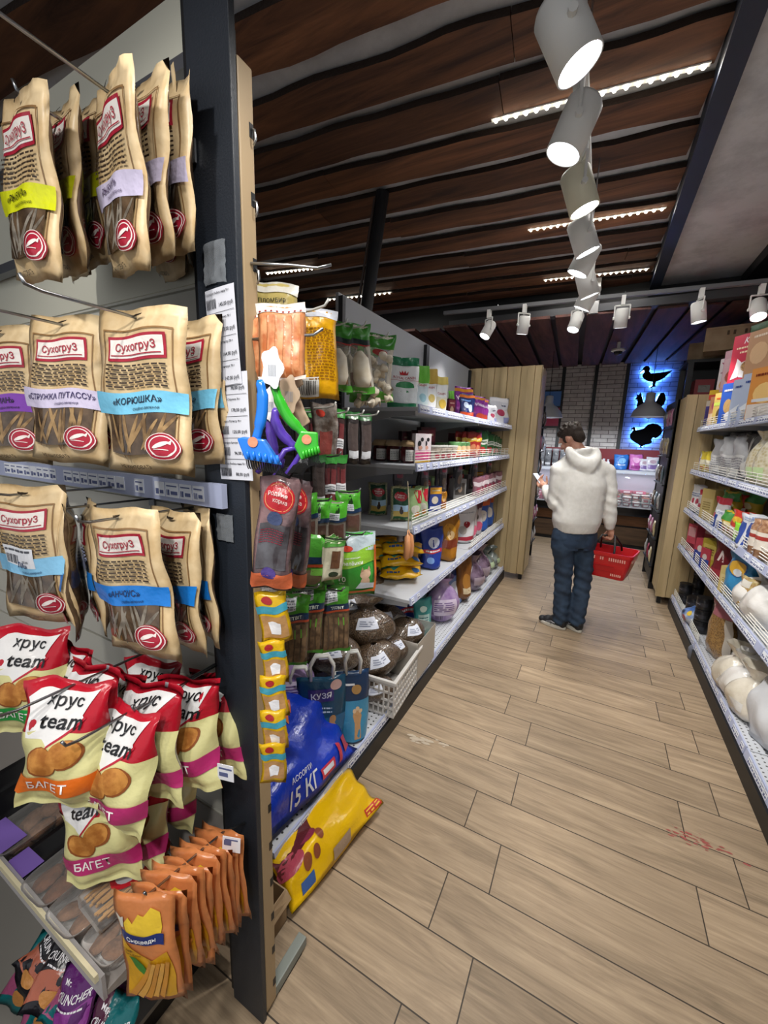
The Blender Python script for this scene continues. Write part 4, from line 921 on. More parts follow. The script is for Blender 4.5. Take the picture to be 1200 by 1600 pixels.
# bottom shelf: basket of kibble, litter bags
bk = thing('plastic_basket', 'white openwork plastic basket full of kibble bags on the bottom shelf', 'basket', (-0.985, 1.903, 0.135), rad(4)); BW = plastic('#c9c6c2')
bs = MB(); W2, L2, Hh = .16, .21, .2
bs.box(-W2, W2, -L2, L2, 0, .006)
for sgn in (-1, 1):
    for z in (.0, .045, .09, .135, .18):
        zz = z; bs.box(sgn * W2 - .003, sgn * W2 + .003, -L2, L2, zz, zz + .012); bs.box(-W2, W2, sgn * L2 - .003, sgn * L2 + .003, zz, zz + .012)
    for i in range(15): y = -L2 + 2 * L2 * i / 14; bs.box(sgn * W2 - .003, sgn * W2 + .003, y - .004, y + .004, 0, Hh)
    for i in range(12): x = -W2 + 2 * W2 * i / 11; bs.box(x - .004, x + .004, sgn * L2 - .003, sgn * L2 + .003, 0, Hh)
bs.build('openwork_body', BW, bk)
rm = MB()
for sgn in (-1, 1):
    rm.box(sgn * (W2 + .004) - .01, sgn * (W2 + .004) + .01, -L2 - .012, L2 + .012, .195, .213); rm.box(-W2, W2, sgn * (L2 + .003) - .009, sgn * (L2 + .003) + .009, .195, .213)
rm.build('rim', BW, bk, bevel=.003)
bn = thing('clear_bin', 'clear plastic bin of kibble bags past the openwork basket', 'bin', (-0.980, 2.226, 0.135), rad(2))
b2 = MB(); b2.box(-.14, .14, -.16, .16, 0, .006)
for s in (-1, 1): b2.box(s * .14 - .002, s * .14 + .002, -.16, .16, 0, .25); b2.box(-.14, .14, s * .16 - .002, s * .16 + .002, 0, .25)
b2.build('walls', clear('clear_plastic', '#cfc8bd', .6, .2), bn)
KG = 'tied clear bags of kibble'
for i, (loc, psi, sc, lab) in enumerate([
   ((-0.930, 1.762, 0.170), 30, .85, 'small kibble bag with a white label low in the front of the basket'),
   ((-0.990, 1.849, 0.280), 50, 1.15, 'kibble bag on top of the basket, its long film folded towards the aisle'),
   ((-1.100, 1.862, 0.200), 20, 1., 'kibble bag in the back of the openwork basket'),
   ((-0.990, 2.031, 0.250), 70, 1., 'kibble bag at the far rim of the openwork basket'),
   ((-1.090, 1.897, 0.400), 35, 1.3, 'large shiny kibble bag on the very top of the heap'),
   ((-0.980, 2.185, 0.150), 60, 1.05, 'kibble bag in the bottom of the clear bin'),
   ((-0.980, 2.192, 0.290), 62, 1.1, 'kibble bag with a white label on top of the clear bin'),
   ((-1.120, 1.634, 0.360), 25, 1.15, 'kibble bag with a tilted label at the near end of the heap'),
   ((-1.250, 1.676, 0.320), 25, 1.1, 'dim kibble bag behind the near end of the heap'),
   ((-1.250, 1.959, 0.500), 30, 1.1, 'kibble bag at the back under the brown chew packs'),
   ((-1.270, 2.249, 0.520), 40, 1.05, 'kibble bag at the back of the heap, its knot upright'),
   ((-1.220, 2.384, 0.470), 55, 1.1, 'rounded kibble bag at the far back of the heap'),
   ((-1.200, 1.701, 0.140), 20, 1.2, 'kibble bag on the shelf below the near end of the heap'),
   ((-1.150, 1.814, 0.160), 30, 1.15, 'kibble bag on the shelf behind the litter bags'),
   ((-1.250, 2.418, 0.200), 30, 1.3, 'kibble bag on the shelf behind the basket')]):
    put('kibble', loc, rad(psi), lab, 'bag', KG, rx=rad(RND.uniform(-10, 10)), ry=rad(RND.uniform(-12, 12)), s=sc, var=i % 5)
shelf_row([
 ('kuzya', (-1.030, 1.372, 0.135), 38, 'teal litter bag with white handles and a purple name plate', 'bag', 1., 0),
 ('indigo', (-1.120, 1.323, 0.135), 34, 'indigo litter bag tucked behind the big blue food sack', 'bag', 1., 0),
 ('indigo', (-0.990, 1.450, 0.135), 40, 'indigo litter bag wedged beside the bag with a paw', 'bag', .85, 1),
 ('pawbag', (-0.930, 1.486, 0.135), 42, 'tall blue litter bag with a big cat paw at the basket', 'bag', .95, 0),
 ('lilac', (-1.200, 1.348, 0.300), 40, 'lilac litter bag with white handles behind the big blue food sack', 'bag', 1., 1),
 ('bluebag', (-1.200, 2.625, 0.135), 48, 'tall dark blue pet bag behind the clear bin', 'bag', 1.25, 3),
 ('teal', (-1.020, 2.583, 0.135), 50, 'turquoise pouch standing past the clear bin', 'pouch', 1.25, 0),
 ('teal', (-1.200, 2.925, 0.135), 50, 'turquoise pouch in the second row past the clear bin', 'pouch', 1.4, 1),
 ('lilac', (-1.000, 2.973, 0.135), 50, 'lilac transparent litter bag past the turquoise pouch', 'bag', 1.25, 0),
 ('bluewhite', (-1.050, 3.403, 0.135), 54, 'pale blue litter bag with white handles behind the lilac one', 'bag', 1.1, 0),
 ('lilac', (-1.220, 3.450, 0.135), 50, 'dim lilac litter bag in the back row of the bottom shelf', 'bag', 1.3, 2),
 ('brownsack', (-0.980, 3.455, 0.135), 60, 'brown sack with a gathered neck on the bottom shelf', 'bag', 1.15, 0),
 ('plumsack', (-.98, 3.78, .135), 60, 'shiny plum litter sack, nearer one of the pair', 'bag', 1.15, 0),
 ('plumsack', (-1.0, 4.08, .135), 65, 'shiny plum litter sack, farther one of the pair', 'bag', 1.25, 1),
 ('greysack', (-1.0, 4.36, .135), 65, 'clear grey pellet sack, nearer one by the wooden panel', 'bag', .95, 0),
 ('greysack', (-.98, 4.60, .135), 70, 'clear grey pellet sack leaning on the wooden panel', 'bag', .85, 1),
 ('plumsack', (-1.200, 4.597, 0.135), 60, 'dark sack in the shadow behind the plum litter sacks', 'bag', 1.2, 2)], .13)

# second rows, standing behind the front ones
def back_row(z, xs, keys, text, cat, scale, y0, y1, n, psi=64):
    for i in range(n):
        k = keys[i % len(keys)]; y = y0 + (y1 - y0) * i / max(1, n - 1)
        put(k, (xs + .015 * (i % 2), y, z), rad(psi + 6 * ((i * 7) % 3 - 1)), text % ORD[i].replace('nearest', 'first'), cat, PETG, s=scale, var=i % 3)
back_row(1.781, -1.26, ['slimgold', 'slimgreen', 'purple', 'slimyellow'], 'pet food pouch, second row of the top pet shelf, %s from the pegs', 'pouch', .95, 2.5, 4.3, 9)
back_row(1.456, -1.22, ['can', 'redbox', 'tub', 'can'], 'pack in the second row of the second pet shelf, %s past the jars', 'pack', 1.25, 2.62, 4.5, 10)
back_row(1.091, -1.2, ['smallpink', 'yellowbox', 'rodent', 'fruitpouch'], 'pack in the second row of the third pet shelf, %s past the rodent feed', 'pack', 1.05, 2.5, 4.5, 10)
back_row(.661, -1.24, ['pinkwhite', 'bluebag', 'orangeblue'], 'food bag in the second row of the fourth pet shelf, %s past the pad stack', 'bag', 1.02, 2.75, 4.5, 6)

# ------------------------------------------------------------------ end-of-row rack with hanging snacks
PX0, PX1, PY = -2.3, -.775, .65
rk = thing('display_rack', 'white slatted end rack with a black upright, hung with dried fish and rusks', 'rack', (-1.45, .65, 0)); RX, RY = -1.45, .65
SLW = mat('#cfcdc2', rough=.5)
sl = MB(); z = .12
while z < 2.44:
    h = min(.1, 2.47 - z); sl.box(PX0 - RX, PX1 - RX, 0, .014, z + .004, z + h - .004); z += h
sl.box(PX0 - RX, PX1 - RX, .010, .022, .1, 2.465)
sl.build('slat_panel', SLW, rk)
MB().box(PX0 - RX, PX1 - RX, -.004, .0, 1.93, 2.468).build('top_panel', mat('#dedccb', rough=.5), rk)
MB().box(-.755 - RX, -.64 - RX, .588 - RY, .602 - RY, 0, 2.38).box(-.755 - RX, -.70 - RX, .602 - RY, .66 - RY, 0, 2.36).build('upright', mat('#20262f', rough=.5, bump=(240., .12)), rk, bevel=.002)
MB().box(-.777 - RX, -.757 - RX, .60 - RY, .64 - RY, 0, 2.4).build('edge_profile', BLACK, rk)
MB().box(-1.9 - RX, -.757 - RX, .605 - RY, .63 - RY, 2.29, 2.315).box(-1.9 - RX, -.757 - RX, .605 - RY, .63 - RY, 2.06, 2.085).build('cross_bar', mat('#6f7178', rough=.35, metal=.6), rk)
bp_ = MB(); bp_.box(-.662 - RX, -.64 - RX, .603 - RY, .640 - RY, .02, 2.262)
bp_.build('slotted_post', mat('#a48d6c', rough=.55), rk, bevel=.004)
for i in range(19): zz = 2.16 - i * .115; MB().box(-.6402 - RX, -.6392 - RX, .628 - RY, .638 - RY, zz - .012, zz + .012).build('slot', BLACK, rk)
for i in range(5):
    zz = 2.15 - i * .12
    MB().tube([(-.64 - RX, .633 - RY, zz + .014), (-.632 - RX, .634 - RY, zz + .01), (-.630 - RX, .634 - RY, zz - .006), (-.636 - RX, .634 - RY, zz - .014)], .0022, 6).build('slot_hook', steel(), rk, smooth=True)
ft = MB(); ft.box(-.675 - RX, -.645 - RX, .60 - RY, .78 - RY, .012, .045); ft.build('foot', paint('#7f857f'), rk, bevel=.003)
MB().box(-.672 - RX, -.648 - RX, .66 - RY, .76 - RY, 0, .012).build('foot_pad', BLACK, rk)
pr = MB().box(-1.9 - RX, -.684 - RX, .566 - RY, .58 - RY, 1.445, 1.497).build('price_rail', RAIL, rk)
tk = tickets(0, 1.0, 77).build('ticket_print', [TICK, TICKD], pr); tk['kind'] = 'stuff'; tk.matrix_local = Matrix.Translation((-1.72 - RX, .566 - RY, 1.471)) @ Matrix.Rotation(-pi / 2, 4, 'Z') @ Matrix.Rotation(0, 4, 'Y')
pr2 = MB().box(-1.9 - RX, -.73 - RX, .60 - RY, .61 - RY, 1.20, 1.245).build('price_rail', RAIL, rk)
sh = MB().box(-1.9 - RX, -.735 - RX, .285 - RY, .645 - RY, .505, .518).build('shelf', mat('#8f8a86', rough=.3), rk)
MB().box(-1.9 - RX, -.735 - RX, .277 - RY, .284 - RY, .50, .56).build('clear_lip', clear('clear_lip', '#c9c6c6', .55, .15), sh)
MB().box(-1.9 - RX, -.745 - RX, .270 - RY, .277 - RY, .545, .562).build('lip_strip', plastic('#d8cfae'), sh)
MB().prism([(.285 - RY, .505), (.645 - RY, .505), (.645 - RY, .40), (.35 - RY, .48)], .004, 'x', -.739 - RX).build('bracket', clear('clear_bracket', '#bdb9b6', .5, .2), sh, clean=True)
MB().box(-1.9 - RX, -.88 - RX, .10 - RY, .645 - RY, .085, .10).build('lower_shelf', mat('#8a8782', rough=.5), rk)
MB().box(-1.9 - RX, -.88 - RX, .095 - RY, .10 - RY, .085, .26).build('bin_front', mat('#55524f', rough=.5), rk)
MB().box(PX0 - RX, -.90 - RX, .33 - RY, .645 - RY, .0, .085).build('plinth', BLACK, rk)

def peg(x, z, y0, y1, r=.0028, parent=None, name='peg'):
    """a chrome peg from the panel (y1) towards the room (y0), tip turned up"""
    o = thing('display_peg', 'x', 'peg', (x, y1, z)); d = y0 - y1
    MB().tube([(0, 0, 0), (0, d * .93, 0.002), (0, d * .985, .006), (0, d, .018)], r, 8).build('wire', steel('#9a9da2'), o, smooth=True)
    MB().box(-.012, .012, -.004, .0, -.02, .02).build('clip', steel('#8a8d92'), o)
    return o
# fish pouches
BROWNW = mat('#3a2c20', rough=.18, noise_=('#64503c', 34., 5.), coat=.5)
GREYFISH = mat('#8d8579', rough=.3, noise_=('#5d554b', 60., 4.))
TANFISH = mat('#a3845a', rough=.3, noise_=('#6b5132', 50., 4.))
INK = '#3b2f26'
def fish_art(band, title, fish, ink='#1d2230', sub='СУШЁНО-ВЯЛЕНАЯ', seed=0):
    def f(v):
        r = random.Random(seed + 5)
        a = [('frame', '#8a6a45', 'rect', -.8, .865, .8, .875), ('frame', '#8a6a45', 'rect', -.8, .18, -.775, .87), ('frame', '#8a6a45', 'rect', .775, .18, .8, .87),
             ('logo_panel', '#a82238', 'rect', -.66, .695, .66, .84, .012), ('logo_field', '#ece6e0', 'rect', -.6, .712, .6, .823, .012),
             ('logo_lettering', '#a82238', 'txt', 'СухогруЗ', 0, .77, .062, 1.12, 0, .012), ('logo_lettering', '#a82238', 'rect', -.55, .725, .55, .731, .012),
             ('small_print', INK, 'lines', -.66, .525, .66, .675, 6),
             ('window', BROWNW, 'rect', -.74, .13, .74, .385)]
        for i in range(9):
            u = -.5 + 1. * i / 8 + r.uniform(-.05, .05); vv = .255 + .05 * (r.random() - .5)
            a.append(('dried_fish', fish, 'ell', u, vv, .34 + .1 * r.random(), .0125, r.uniform(.7, 1.9)))
        a += [('title_band', band, 'rect', -.97, .375, .97, .505, .012), ('title', ink, 'txt', title, 0, .455, .042, 1.6, 0, .012), ('title', ink, 'txt', sub, .2, .405, .018, .9, 0, .012),
              ('seal', '#a82238', 'ell', .5, .175, .36, .078), ('seal_ring', '#ece0dc', 'ring', .5, .175, .28, .06, .1), ('seal_fish', '#ece0dc', 'ell', .48, .18, .17, .013, .35), ('seal_fish', '#ece0dc', 'poly', [(.6, .19), (.7, .215), (.68, .185)]), ('seal_line', '#ece0dc', 'rect', .36, .150, .64, .154), ('seal_edge', '#ece0dc', 'ring', .5, .175, .35, .075, .05),
              ('handling_note', INK, 'txt', 'НЕ КАНТОВАТЬ', -.25, .062, .026, 1.1), ('euro_hole', '#2d241b', 'ell', 0, .945, .14, .012)]
        return a
    return f
def fish_shape(v): return sh_pouch(.15, .225, .026, 'flat', v * 3 + 40, .75, 12, 16, .0, .02)
LILAC = '#c9c1dc'
for k, (band, title, fish, ink) in dict(fy=('#cfd41c', '«РЫБКА»', GREYFISH, '#23220f'), fl=(LILAC, 'РЫБКИ»', GREYFISH, '#4a3a5c'), fk=('#74bfe0', '«КОРЮШКА»', TANFISH, '#16233a'), fp=(LILAC, '«СТРУЖКА ПУТАССУ»', TANFISH, '#3b3260'),
      fe=('#7a3fa8', '«ЕРМАН»', TANFISH, '#1d1030'), fa=('#1d78cf', '«АНЧОУС»', GREYFISH, '#0e2250'), fb=('#86c4ea', 'ЛА»', GREYFISH, '#173a6a')).items():
    design('fish_' + k, 'dried_fish_pouch', fish_shape, KRAFT, fish_art(band, title, fish, ink, seed=len(title)), hang=.945, body_part='pouch', back=BROWNW)
FG = 'dried fish pouches on the end rack'
FISH = [
 # key, top centre, psi, roll, pitch, variant, scale, label
 ('fy', (-0.623, 0.269, 1.964), -2, 9, 2, 0, 1., 'fish pouch with a bright yellow band, at the top edge of the end rack, frontmost'),
 ('fy', (-0.642, 0.317, 1.991), -14, 7, 0, 1, 1., 'fish pouch with a yellow band, in shadow, just behind the frontmost yellow one'),
 ('fy', (-0.649, 0.352, 2.014), -14, 5, 0, 2, 1., 'fish pouch with a yellow band, deepest of the three yellow ones'),
 ('fl', (-0.523, 0.313, 1.975), -12, 8, 4, 0, 1., 'top row fish pouch with a pale lilac band, frontmost, the peg through it'),
 ('fl', (-0.531, 0.349, 1.999), -10, 5, 2, 1, 1., 'top row fish pouch with a pale lilac band, second on its peg'),
 ('fl', (-0.536, 0.384, 2.017), -10, 3, 0, 2, 1., 'top row fish pouch with a pale lilac band, third on its peg'),
 ('fl', (-0.552, 0.420, 2.034), -40, 3, 0, 0, 1., 'top row fish pouch turned edge on beside the black upright'),
 ('fl', (-0.607, 0.435, 2.028), -20, 6, 0, 1, 1.05, 'dim fish pouch behind the lilac banded ones, only its base in view'),
 ('fy', (-0.755, 0.379, 2.024), -15, 6, 0, 2, 1., 'dim fish pouch behind the yellow banded ones, only its base in view'),
 ('fe', (-0.811, 0.290, 1.739), 18, 2, 0, 0, 1., 'fish pouch with a violet band, front one'),
 ('fe', (-0.822, 0.313, 1.740), 8, 0, 0, 1, 1., 'fish pouch with a violet band, back one'),
 ('fp', (-0.673, 0.312, 1.744), 16, 3, -3, 0, 1., 'fish pouch with a lilac band lettered in purple, middle row'),
 ('fp', (-0.703, 0.348, 1.743), 6, 0, 0, 1, 1., 'fish pouch with a lilac band, hidden behind its twin in the middle row'),
 ('fk', (-0.531, 0.330, 1.742), 14, 1, 0, 0, 1.03, 'fish pouch with a sky blue band, front one, fully in view'),
 ('fk', (-0.539, 0.396, 1.747), 2, 0, 0, 1, 1., 'fish pouch with a sky blue band, second, cut off by the front one'),
 ('fk', (-0.546, 0.432, 1.750), -16, -3, 0, 2, 1., 'fish pouch with a sky blue band, last, touching the black upright'),
 ('fb', (-0.763, 0.272, 1.503), 14, -2, 0, 1, 1., 'fish pouch with a light blue band and a stuck-on price label'),
 ('fa', (-0.748, 0.315, 1.479), -28, 0, 0, 1, 1., 'fish pouch with a deep blue band, narrow and turned away, nearer one'),
 ('fa', (-0.745, 0.350, 1.473), -24, -2, 0, 2, 1., 'fish pouch with a deep blue band, narrow and turned away, deeper one'),
 ('fa', (-0.566, 0.304, 1.486), 6, -4, 2, 0, 1.0, 'fish pouch with a deep blue band, bottom row, full front in view'),
 ('fa', (-0.556, 0.370, 1.474), -10, -2, 0, 1, 1., 'fish pouch with a deep blue band, second behind the full front one'),
 ('fa', (-0.562, 0.413, 1.475), -22, -4, 0, 2, 1., 'fish pouch with a deep blue band, beside the slats near the upright')]
KB = 1.42
def ROWK(loc): return .86 if loc[2] > 1.85 else (.90 if loc[2] > 1.6 else .97)
def KX(loc, k=KB): return tuple(EYE + (Vector(loc) - EYE) * k)
for k, loc, psi, ro, pi_, v, s, lab in FISH:
    o = put('fish_' + k, KX(loc), rad(psi), lab, 'pouch', FG, rx=rad(pi_), ry=rad(ro), s=s * KB * ROWK(loc), var=v)
    if 'stuck-on' in lab:
        S_, _b, res_, h_ = fish_shape(1); S3 = lambda u, v_, side=1: S_(u, v_, side) + Vector((0, 0, -.945 * .225))
        m_ = art_mesh(S3, (12, 16, h_), [('rect', -.55, .44, .35, .58, -.01)], .004); m_.build('price_sticker', paper('#dcdfe6'), o)
        art_mesh(S3, (12, 16, h_), [('bars', -.5, .455, -.1, .52, 9), ('lines', -.5, .535, .3, .57, 1), ('txt', '155,00', .12, .48, .02, .4)], .0048).build('sticker_print', '#4a4c55', o)
# rusk bags
SILV = mat('#b9bcc2', rough=.25, metal=.4)
TOAST = mat('#c98a3f', rough=.6, noise_=('#a0601f', 60., 4.)); CRUST = mat('#8a4a1a', rough=.6)
def rusk_art(band):
    return [('cream_panel', '#d6d195', 'rect', -1, .0, 1, .66), ('arrow', '#e7e6e6', 'poly', [(-.85, .88), (-.6, .92), (.8, .94), (.5, .78), (.55, .76), (-.2, .54), (-.35, .59), (-.72, .62), (-.7, .78)]),
            ('arrow_edge', '#b51f35', 'poly', [(-.25, .52), (.62, .76), (.56, .77), (-.2, .55)]),
            ('lettering', '#16161a', 'txt', 'хрус', .08, .85, .09, 1.25, .25, .02), ('lettering', '#16161a', 'txt', 'team', .06, .72, .09, 1.15, .25, .02),
            ('crust', CRUST, 'ell', -.28, .43, .4, .11, -.5), ('toast', TOAST, 'ell', -.25, .435, .36, .1, -.5), ('crust', CRUST, 'ell', .25, .51, .4, .1, .7), ('toast', TOAST, 'ell', .22, .515, .36, .09, .7),
            ('flavour_band', band, 'rect', -1, .17, 1, .32, .05), ('flavour', '#f1ece9', 'txt', 'БАГЕТ', -.1, .25, .075, 1.2, 0, .025)]
def rusk_shape(v): return sh_pouch(.135, .205, .05, 'pillow', v * 5 + 60, 1.3, 18, 24, 0, .1)
for k, c in (('o', '#e5701f'), ('p', '#b42f6d'), ('g', '#1f9a45')):
    design('rusk_' + k, 'rusk_bag', rusk_shape, film('#b3182b'), rusk_art(c), hang=.97, body_part='film_bag', back=SILV)
RG = 'rusk bags on the end rack'
RUSK = [
 ('g', (-0.769, 0.257, 1.282), 14, 2, 0, 'rusk bag with a green flavour band, top of the rusk pegs'),
 ('o', (-0.613, 0.236, 1.252), 12, 3, 0, 'rusk bag with an orange flavour band, fully in view'),
 ('p', (-0.735, 0.297, 1.248), -12, 0, 1, 'red topped rusk bag squeezed between the green and orange banded ones'),
 ('p', (-0.633, 0.281, 1.246), -18, -3, 2, 'rusk bag half hidden behind the orange banded one'),
 ('p', (-0.657, 0.330, 1.206), -10, -2, 1, 'rusk bag showing only its top beneath the deep blue fish pouch'),
 ('p', (-0.553, 0.276, 1.209), -8, 1, 0, 'rusk bag with a magenta band, narrow, longest and lowest of the front ones'),
 ('p', (-0.554, 0.319, 1.222), -12, -2, 2, 'rusk bag with a magenta band, in the middle of the row'),
 ('p', (-0.545, 0.367, 1.209), 2, -4, 1, 'rusk bag with a magenta band, broad front, second from the slats'),
 ('p', (-0.549, 0.428, 1.182), -8, -5, 2, 'rusk bag with a magenta band, hanging next to the black upright'),
 ('p', (-0.614, 0.259, 1.093), 10, -3, 2, 'rusk bag with a magenta band hanging lowest, above the biscuit trays'),
 ('p', (-0.609, 0.324, 1.061), -8, -2, 1, 'rusk bag low behind the longest one, only its corner in view'),
 ('p', (-0.610, 0.375, 1.085), -4, -2, 0, 'dim rusk bag low at the back, beside the slats'),
 ('p', (-0.671, 0.387, 1.189), 0, 0, 0, 'dark rusk bag at the back under the fish pouches, middle of the rack'),
 ('p', (-0.833, 0.301, 1.184), 4, 0, 2, 'dark rusk bag at the back behind the green banded one')]
for k, loc, psi, ro, v, lab in RUSK:
    put('rusk_' + k, KX(loc), rad(psi + 20), lab, 'bag', RG, ry=rad(ro), rx=rad(RND.uniform(-13, -6)), s=KB * .86, var=v)
# chrome pegs
PEGS = [((-0.526, 0.316, 1.968), 'long chrome peg piercing the lilac banded fish pouches', .12), ((-0.623, 0.276, 1.968), 'chrome peg holding the yellow banded fish pouches', .26),
        ((-0.537, 0.331, 1.739), 'chrome peg with its upturned tip above the sky blue banded pouch', .21), ((-0.679, 0.314, 1.740), 'chrome peg holding the middle row pouch lettered in purple', .2), ((-0.807, 0.291, 1.733), 'chrome peg holding the violet banded pouches', .24),
        ((-0.571, 0.306, 1.479), 'chrome peg holding the deep blue banded pouches', .25), ((-0.769, 0.273, 1.497), 'chrome peg holding the light blue banded pouch', .24), ((-0.745, 0.315, 1.472), 'chrome peg holding the narrow deep blue pouches', .27),
        ((-0.612, 0.235, 1.245), 'chrome peg crossing the rusk bags, holding the orange banded one', .16), ((-0.554, 0.279, 1.199), 'chrome peg holding the narrow magenta banded rusk bags', .2), ((-0.543, 0.366, 1.203), 'chrome peg holding the broad magenta banded rusk bags', .28), ((-0.615, 0.258, 1.087), 'chrome peg holding the lowest rusk bag', .22)]
for loc, lab, y0 in PEGS:
    loc = KX(loc); o = peg(loc[0], loc[2] + .004, y0 * KB, .648 if loc[0] < -.757 else .586); o['label'] = lab; o['group'] = 'chrome pegs of the end rack'
# smoked cheese sticks
def cheese_art(v):
    a = [('yellow_field', '#cf9a1d', 'poly', [(-.85, .06), (.7, .06), (.85, .3), (.75, .55), (.2, .47), (-.2, .5), (-.8, .62)]), ('blob', '#e6c23a', 'poly', [(-.6, .76), (-.45, .82), (-.3, .78), (-.1, .86), (.1, .85), (.3, .9), (.6, .86), (.66, .74), (.6, .66), (-.5, .66)]),
         ('white_flash', '#dedad0', 'poly', [(-.85, .84), (-.7, .80), (-.6, .82), (-.62, .72), (-.75, .70)]), ('name_band', '#1e2f6d', 'rect', -.72, .62, .72, .70, -.01), ('lettering', '#eef0f2', 'txt', 'Сырцееды', 0, .66, .045, 1.25, 0, -.005),
         ('leaf', '#2f7a2c', 'poly', [(-.6, .47), (-.4, .48), (-.15, .42), (.0, .34), (-.2, .33), (-.45, .38)]), ('note', '#4c2a12', 'txt', 'СЫР', -.5, .56, .025, .4), ('note', '#4c2a12', 'txt', 'КОПЧЁНЫЙ', -.38, .525, .025, .7)]
    for i in range(5):
        x0 = -.75 + i * .24; x1 = .15 + i * .13
        a.append(('cheese_stick', '#d9a24a' if i % 2 else '#c98a34', 'poly', [(x0, .1), (x0 + .16, .075), (x1 + .1, .46), (x1, .47)]))
    return a
design('cheese', 'cheese_stick_pack', lambda v: sh_pouch(.082, .158, .014, 'pillow', v * 9 + 2, .8, 10, 14, 0, .03), film('#c97d4a'), cheese_art, hang=.97, body_part='film_pack')
A = Vector((-0.663, 0.332, 0.735)); B = Vector((-0.699, 0.537, 0.654))
for i in range(10):
    k = i / 9; p = A.lerp(B, k ** .9); nm = 'frontmost, its whole face in view' if i == 0 else ('hindmost, under a paper price card' if i == 9 else '%s from the front of the peg' % ORD[i])
    put('cheese', (p.x, p.y, p.z), rad(22 - 1.5 * i), 'orange pack of smoked cheese sticks, ' + nm, 'pack', 'orange cheese stick packs', rx=rad(-3 + (i % 4) * 1.5), ry=rad(-3 + (i % 3)), s=1.5, var=i % 3)
o = thing('display_peg', 'slim chrome peg threaded through the orange cheese packs', 'peg', tuple(B), 0, 'chrome pegs of the end rack')
d = A - B; MB().tube([Vector((.03, .0, .01)) - d * .25, (0, 0, 0), d * .97, d + Vector((0, 0, .012))], .0025, 8).build('wire', steel('#9a9da2'), o, smooth=True)
cd2 = thing('price_card', 'small white price card tilted above the orange cheese packs', 'card', (-0.651, 0.523, 0.682), rad(20), rx=rad(-8))
MB().box(-.022, .022, -.0006, .0006, -.035, 0).build('paper', TICK, cd2); MB().box(-.018, .0, -.0012, -.0006, -.02, -.008).box(-.016, .016, -.0012, -.0006, -.008, -.005).build('print', TICKD, cd2)
c3 = thing('price_card', 'small white price card clipped low beside the rusk bags', 'card', (-0.653, 0.517, 0.879), rad(15))
MB().box(-.02, .02, -.0006, .0006, -.04, 0).build('paper', TICK, c3); MB().box(-.016, .006, -.0012, -.0006, -.03, -.02).box(-.016, .016, -.0012, -.0006, -.012, -.008).build('print', TICKD, c3)

# biscuit trays on the shelf
COOK = mat('#7a4a2b', rough=.8, noise_=('#5c371f', 70., 5.), bump=(90., .6)); COOK2 = mat('#8a6244', rough=.8, noise_=('#694529', 70., 5.), bump=(90., .6))
def tray(label, loc, rz, w, l, h, cm, seed, lab=None, dark=False):
    t = thing('biscuit_tray', label, 'tray', loc, rz, 'biscuit trays on the end rack shelf'); t.scale = (1.2,) * 3; r = random.Random(seed)
    m = MB()
    n = 28
    def ring(s, z): return [((w / 2 * s) * (abs(cos(q)) ** .35) * (1 if cos(q) >= 0 else -1), (l / 2 * s) * (abs(sin(q)) ** .35) * (1 if sin(q) >= 0 else -1), z) for q in [2 * pi * i / n for i in range(n)]]
    rs = [ring(.82, 0), ring(.86, .004), ring(.95, h * .8), ring(1., h * .82), ring(.97, h * .84), ring(.8, h), ring(.4, h * 1.01)]
    for i in range(len(rs) - 1):
        m.add(rs[i] + rs[i + 1], [(k, (k + 1) % n, n + (k + 1) % n, n + k) for k in range(n)])
    m.add(rs[-1], [tuple(range(n))]); m.add(rs[0], [tuple(reversed(range(n)))])
    m.build('clear_shell', clear('clear_tray', '#e6e4e2', .92, .08) if not dark else mat('#121216', rough=.25), t, smooth=True, weld=True)
    if not dark:
        nc = int(l / .045)
        for i in range(nc):
            for j in range(2):
                p = ((j - .5) * w * .36 + r.uniform(-.006, .006), (i + .5 - nc / 2) * l * .8 / nc, h * .38 + r.uniform(-.003, .006))
                b = MB(); Mr = Matrix.Rotation(r.uniform(-.4, .4), 4, 'X') @ Matrix.Rotation(r.uniform(-.3, .3), 4, 'Y')
                b.ball((0, 0, 0), w * .22, l * .56 / nc, h * .22, 12, 8, Mr)
                b.v = [tuple(Vector(q) * (1 + .22 * noise.noise(Vector(q) * 60 + Vector((i, j, seed))))) for q in b.v]
                b.build('biscuit', cm, t, smooth=True, loc=p)
    if lab: MB().box(-w * .45, w * .45, -l * .48, -l * .48 + l * .22, h * 1.0, h * 1.02).build('label', lab, t)
    return t
SZ = .704
tray('clear tray of brown biscuits frontmost the clear shelf lip', (-1.02, .39, .519), rad(2), .1, .2, .045, COOK, 1)
tray('clear tray of brown biscuits just under the hanging rusk bag', (-.905, .39, .519), rad(2), .1, .2, .045, COOK2, 2)
tray('clear tray of light brown biscuits with a violet label strip', (-1.235, .39, .519), rad(3), .1, .2, .05, COOK2, 3, plastic('#7a5fb0'))
tray('black biscuit tray with a violet label strip at the shelf lip', (-1.13, .39, .519), rad(2), .07, .2, .03, COOK, 4, plastic('#7a5fb0'), True)
tray('black biscuit tray behind the light brown biscuits', (-1.35, .40, .519), rad(3), .11, .2, .045, COOK, 5, None, True)
tray('black biscuit tray at the back of the shelf beneath the rusks', (-1.47, .42, .519), rad(3), .1, .2, .035, COOK, 6, None, True)
tray('clear tray of thin wafers at the shelf end behind the cheese packs', (-.795, .38, .519), rad(2), .09, .16, .035, COOK2, 7)
st = thing('straw_tray', 'clear tray of salted straws with a red oval label', 'tray', (-.845, .40, .567), rad(-3))
st.scale = (1.2,) * 3
MB().box(-.04, .04, -.075, .075, 0, .028).build('clear_shell', clear('clear_tray', '#e6e4e2', .92, .08), st, bevel=.006)
r_ = random.Random(3)
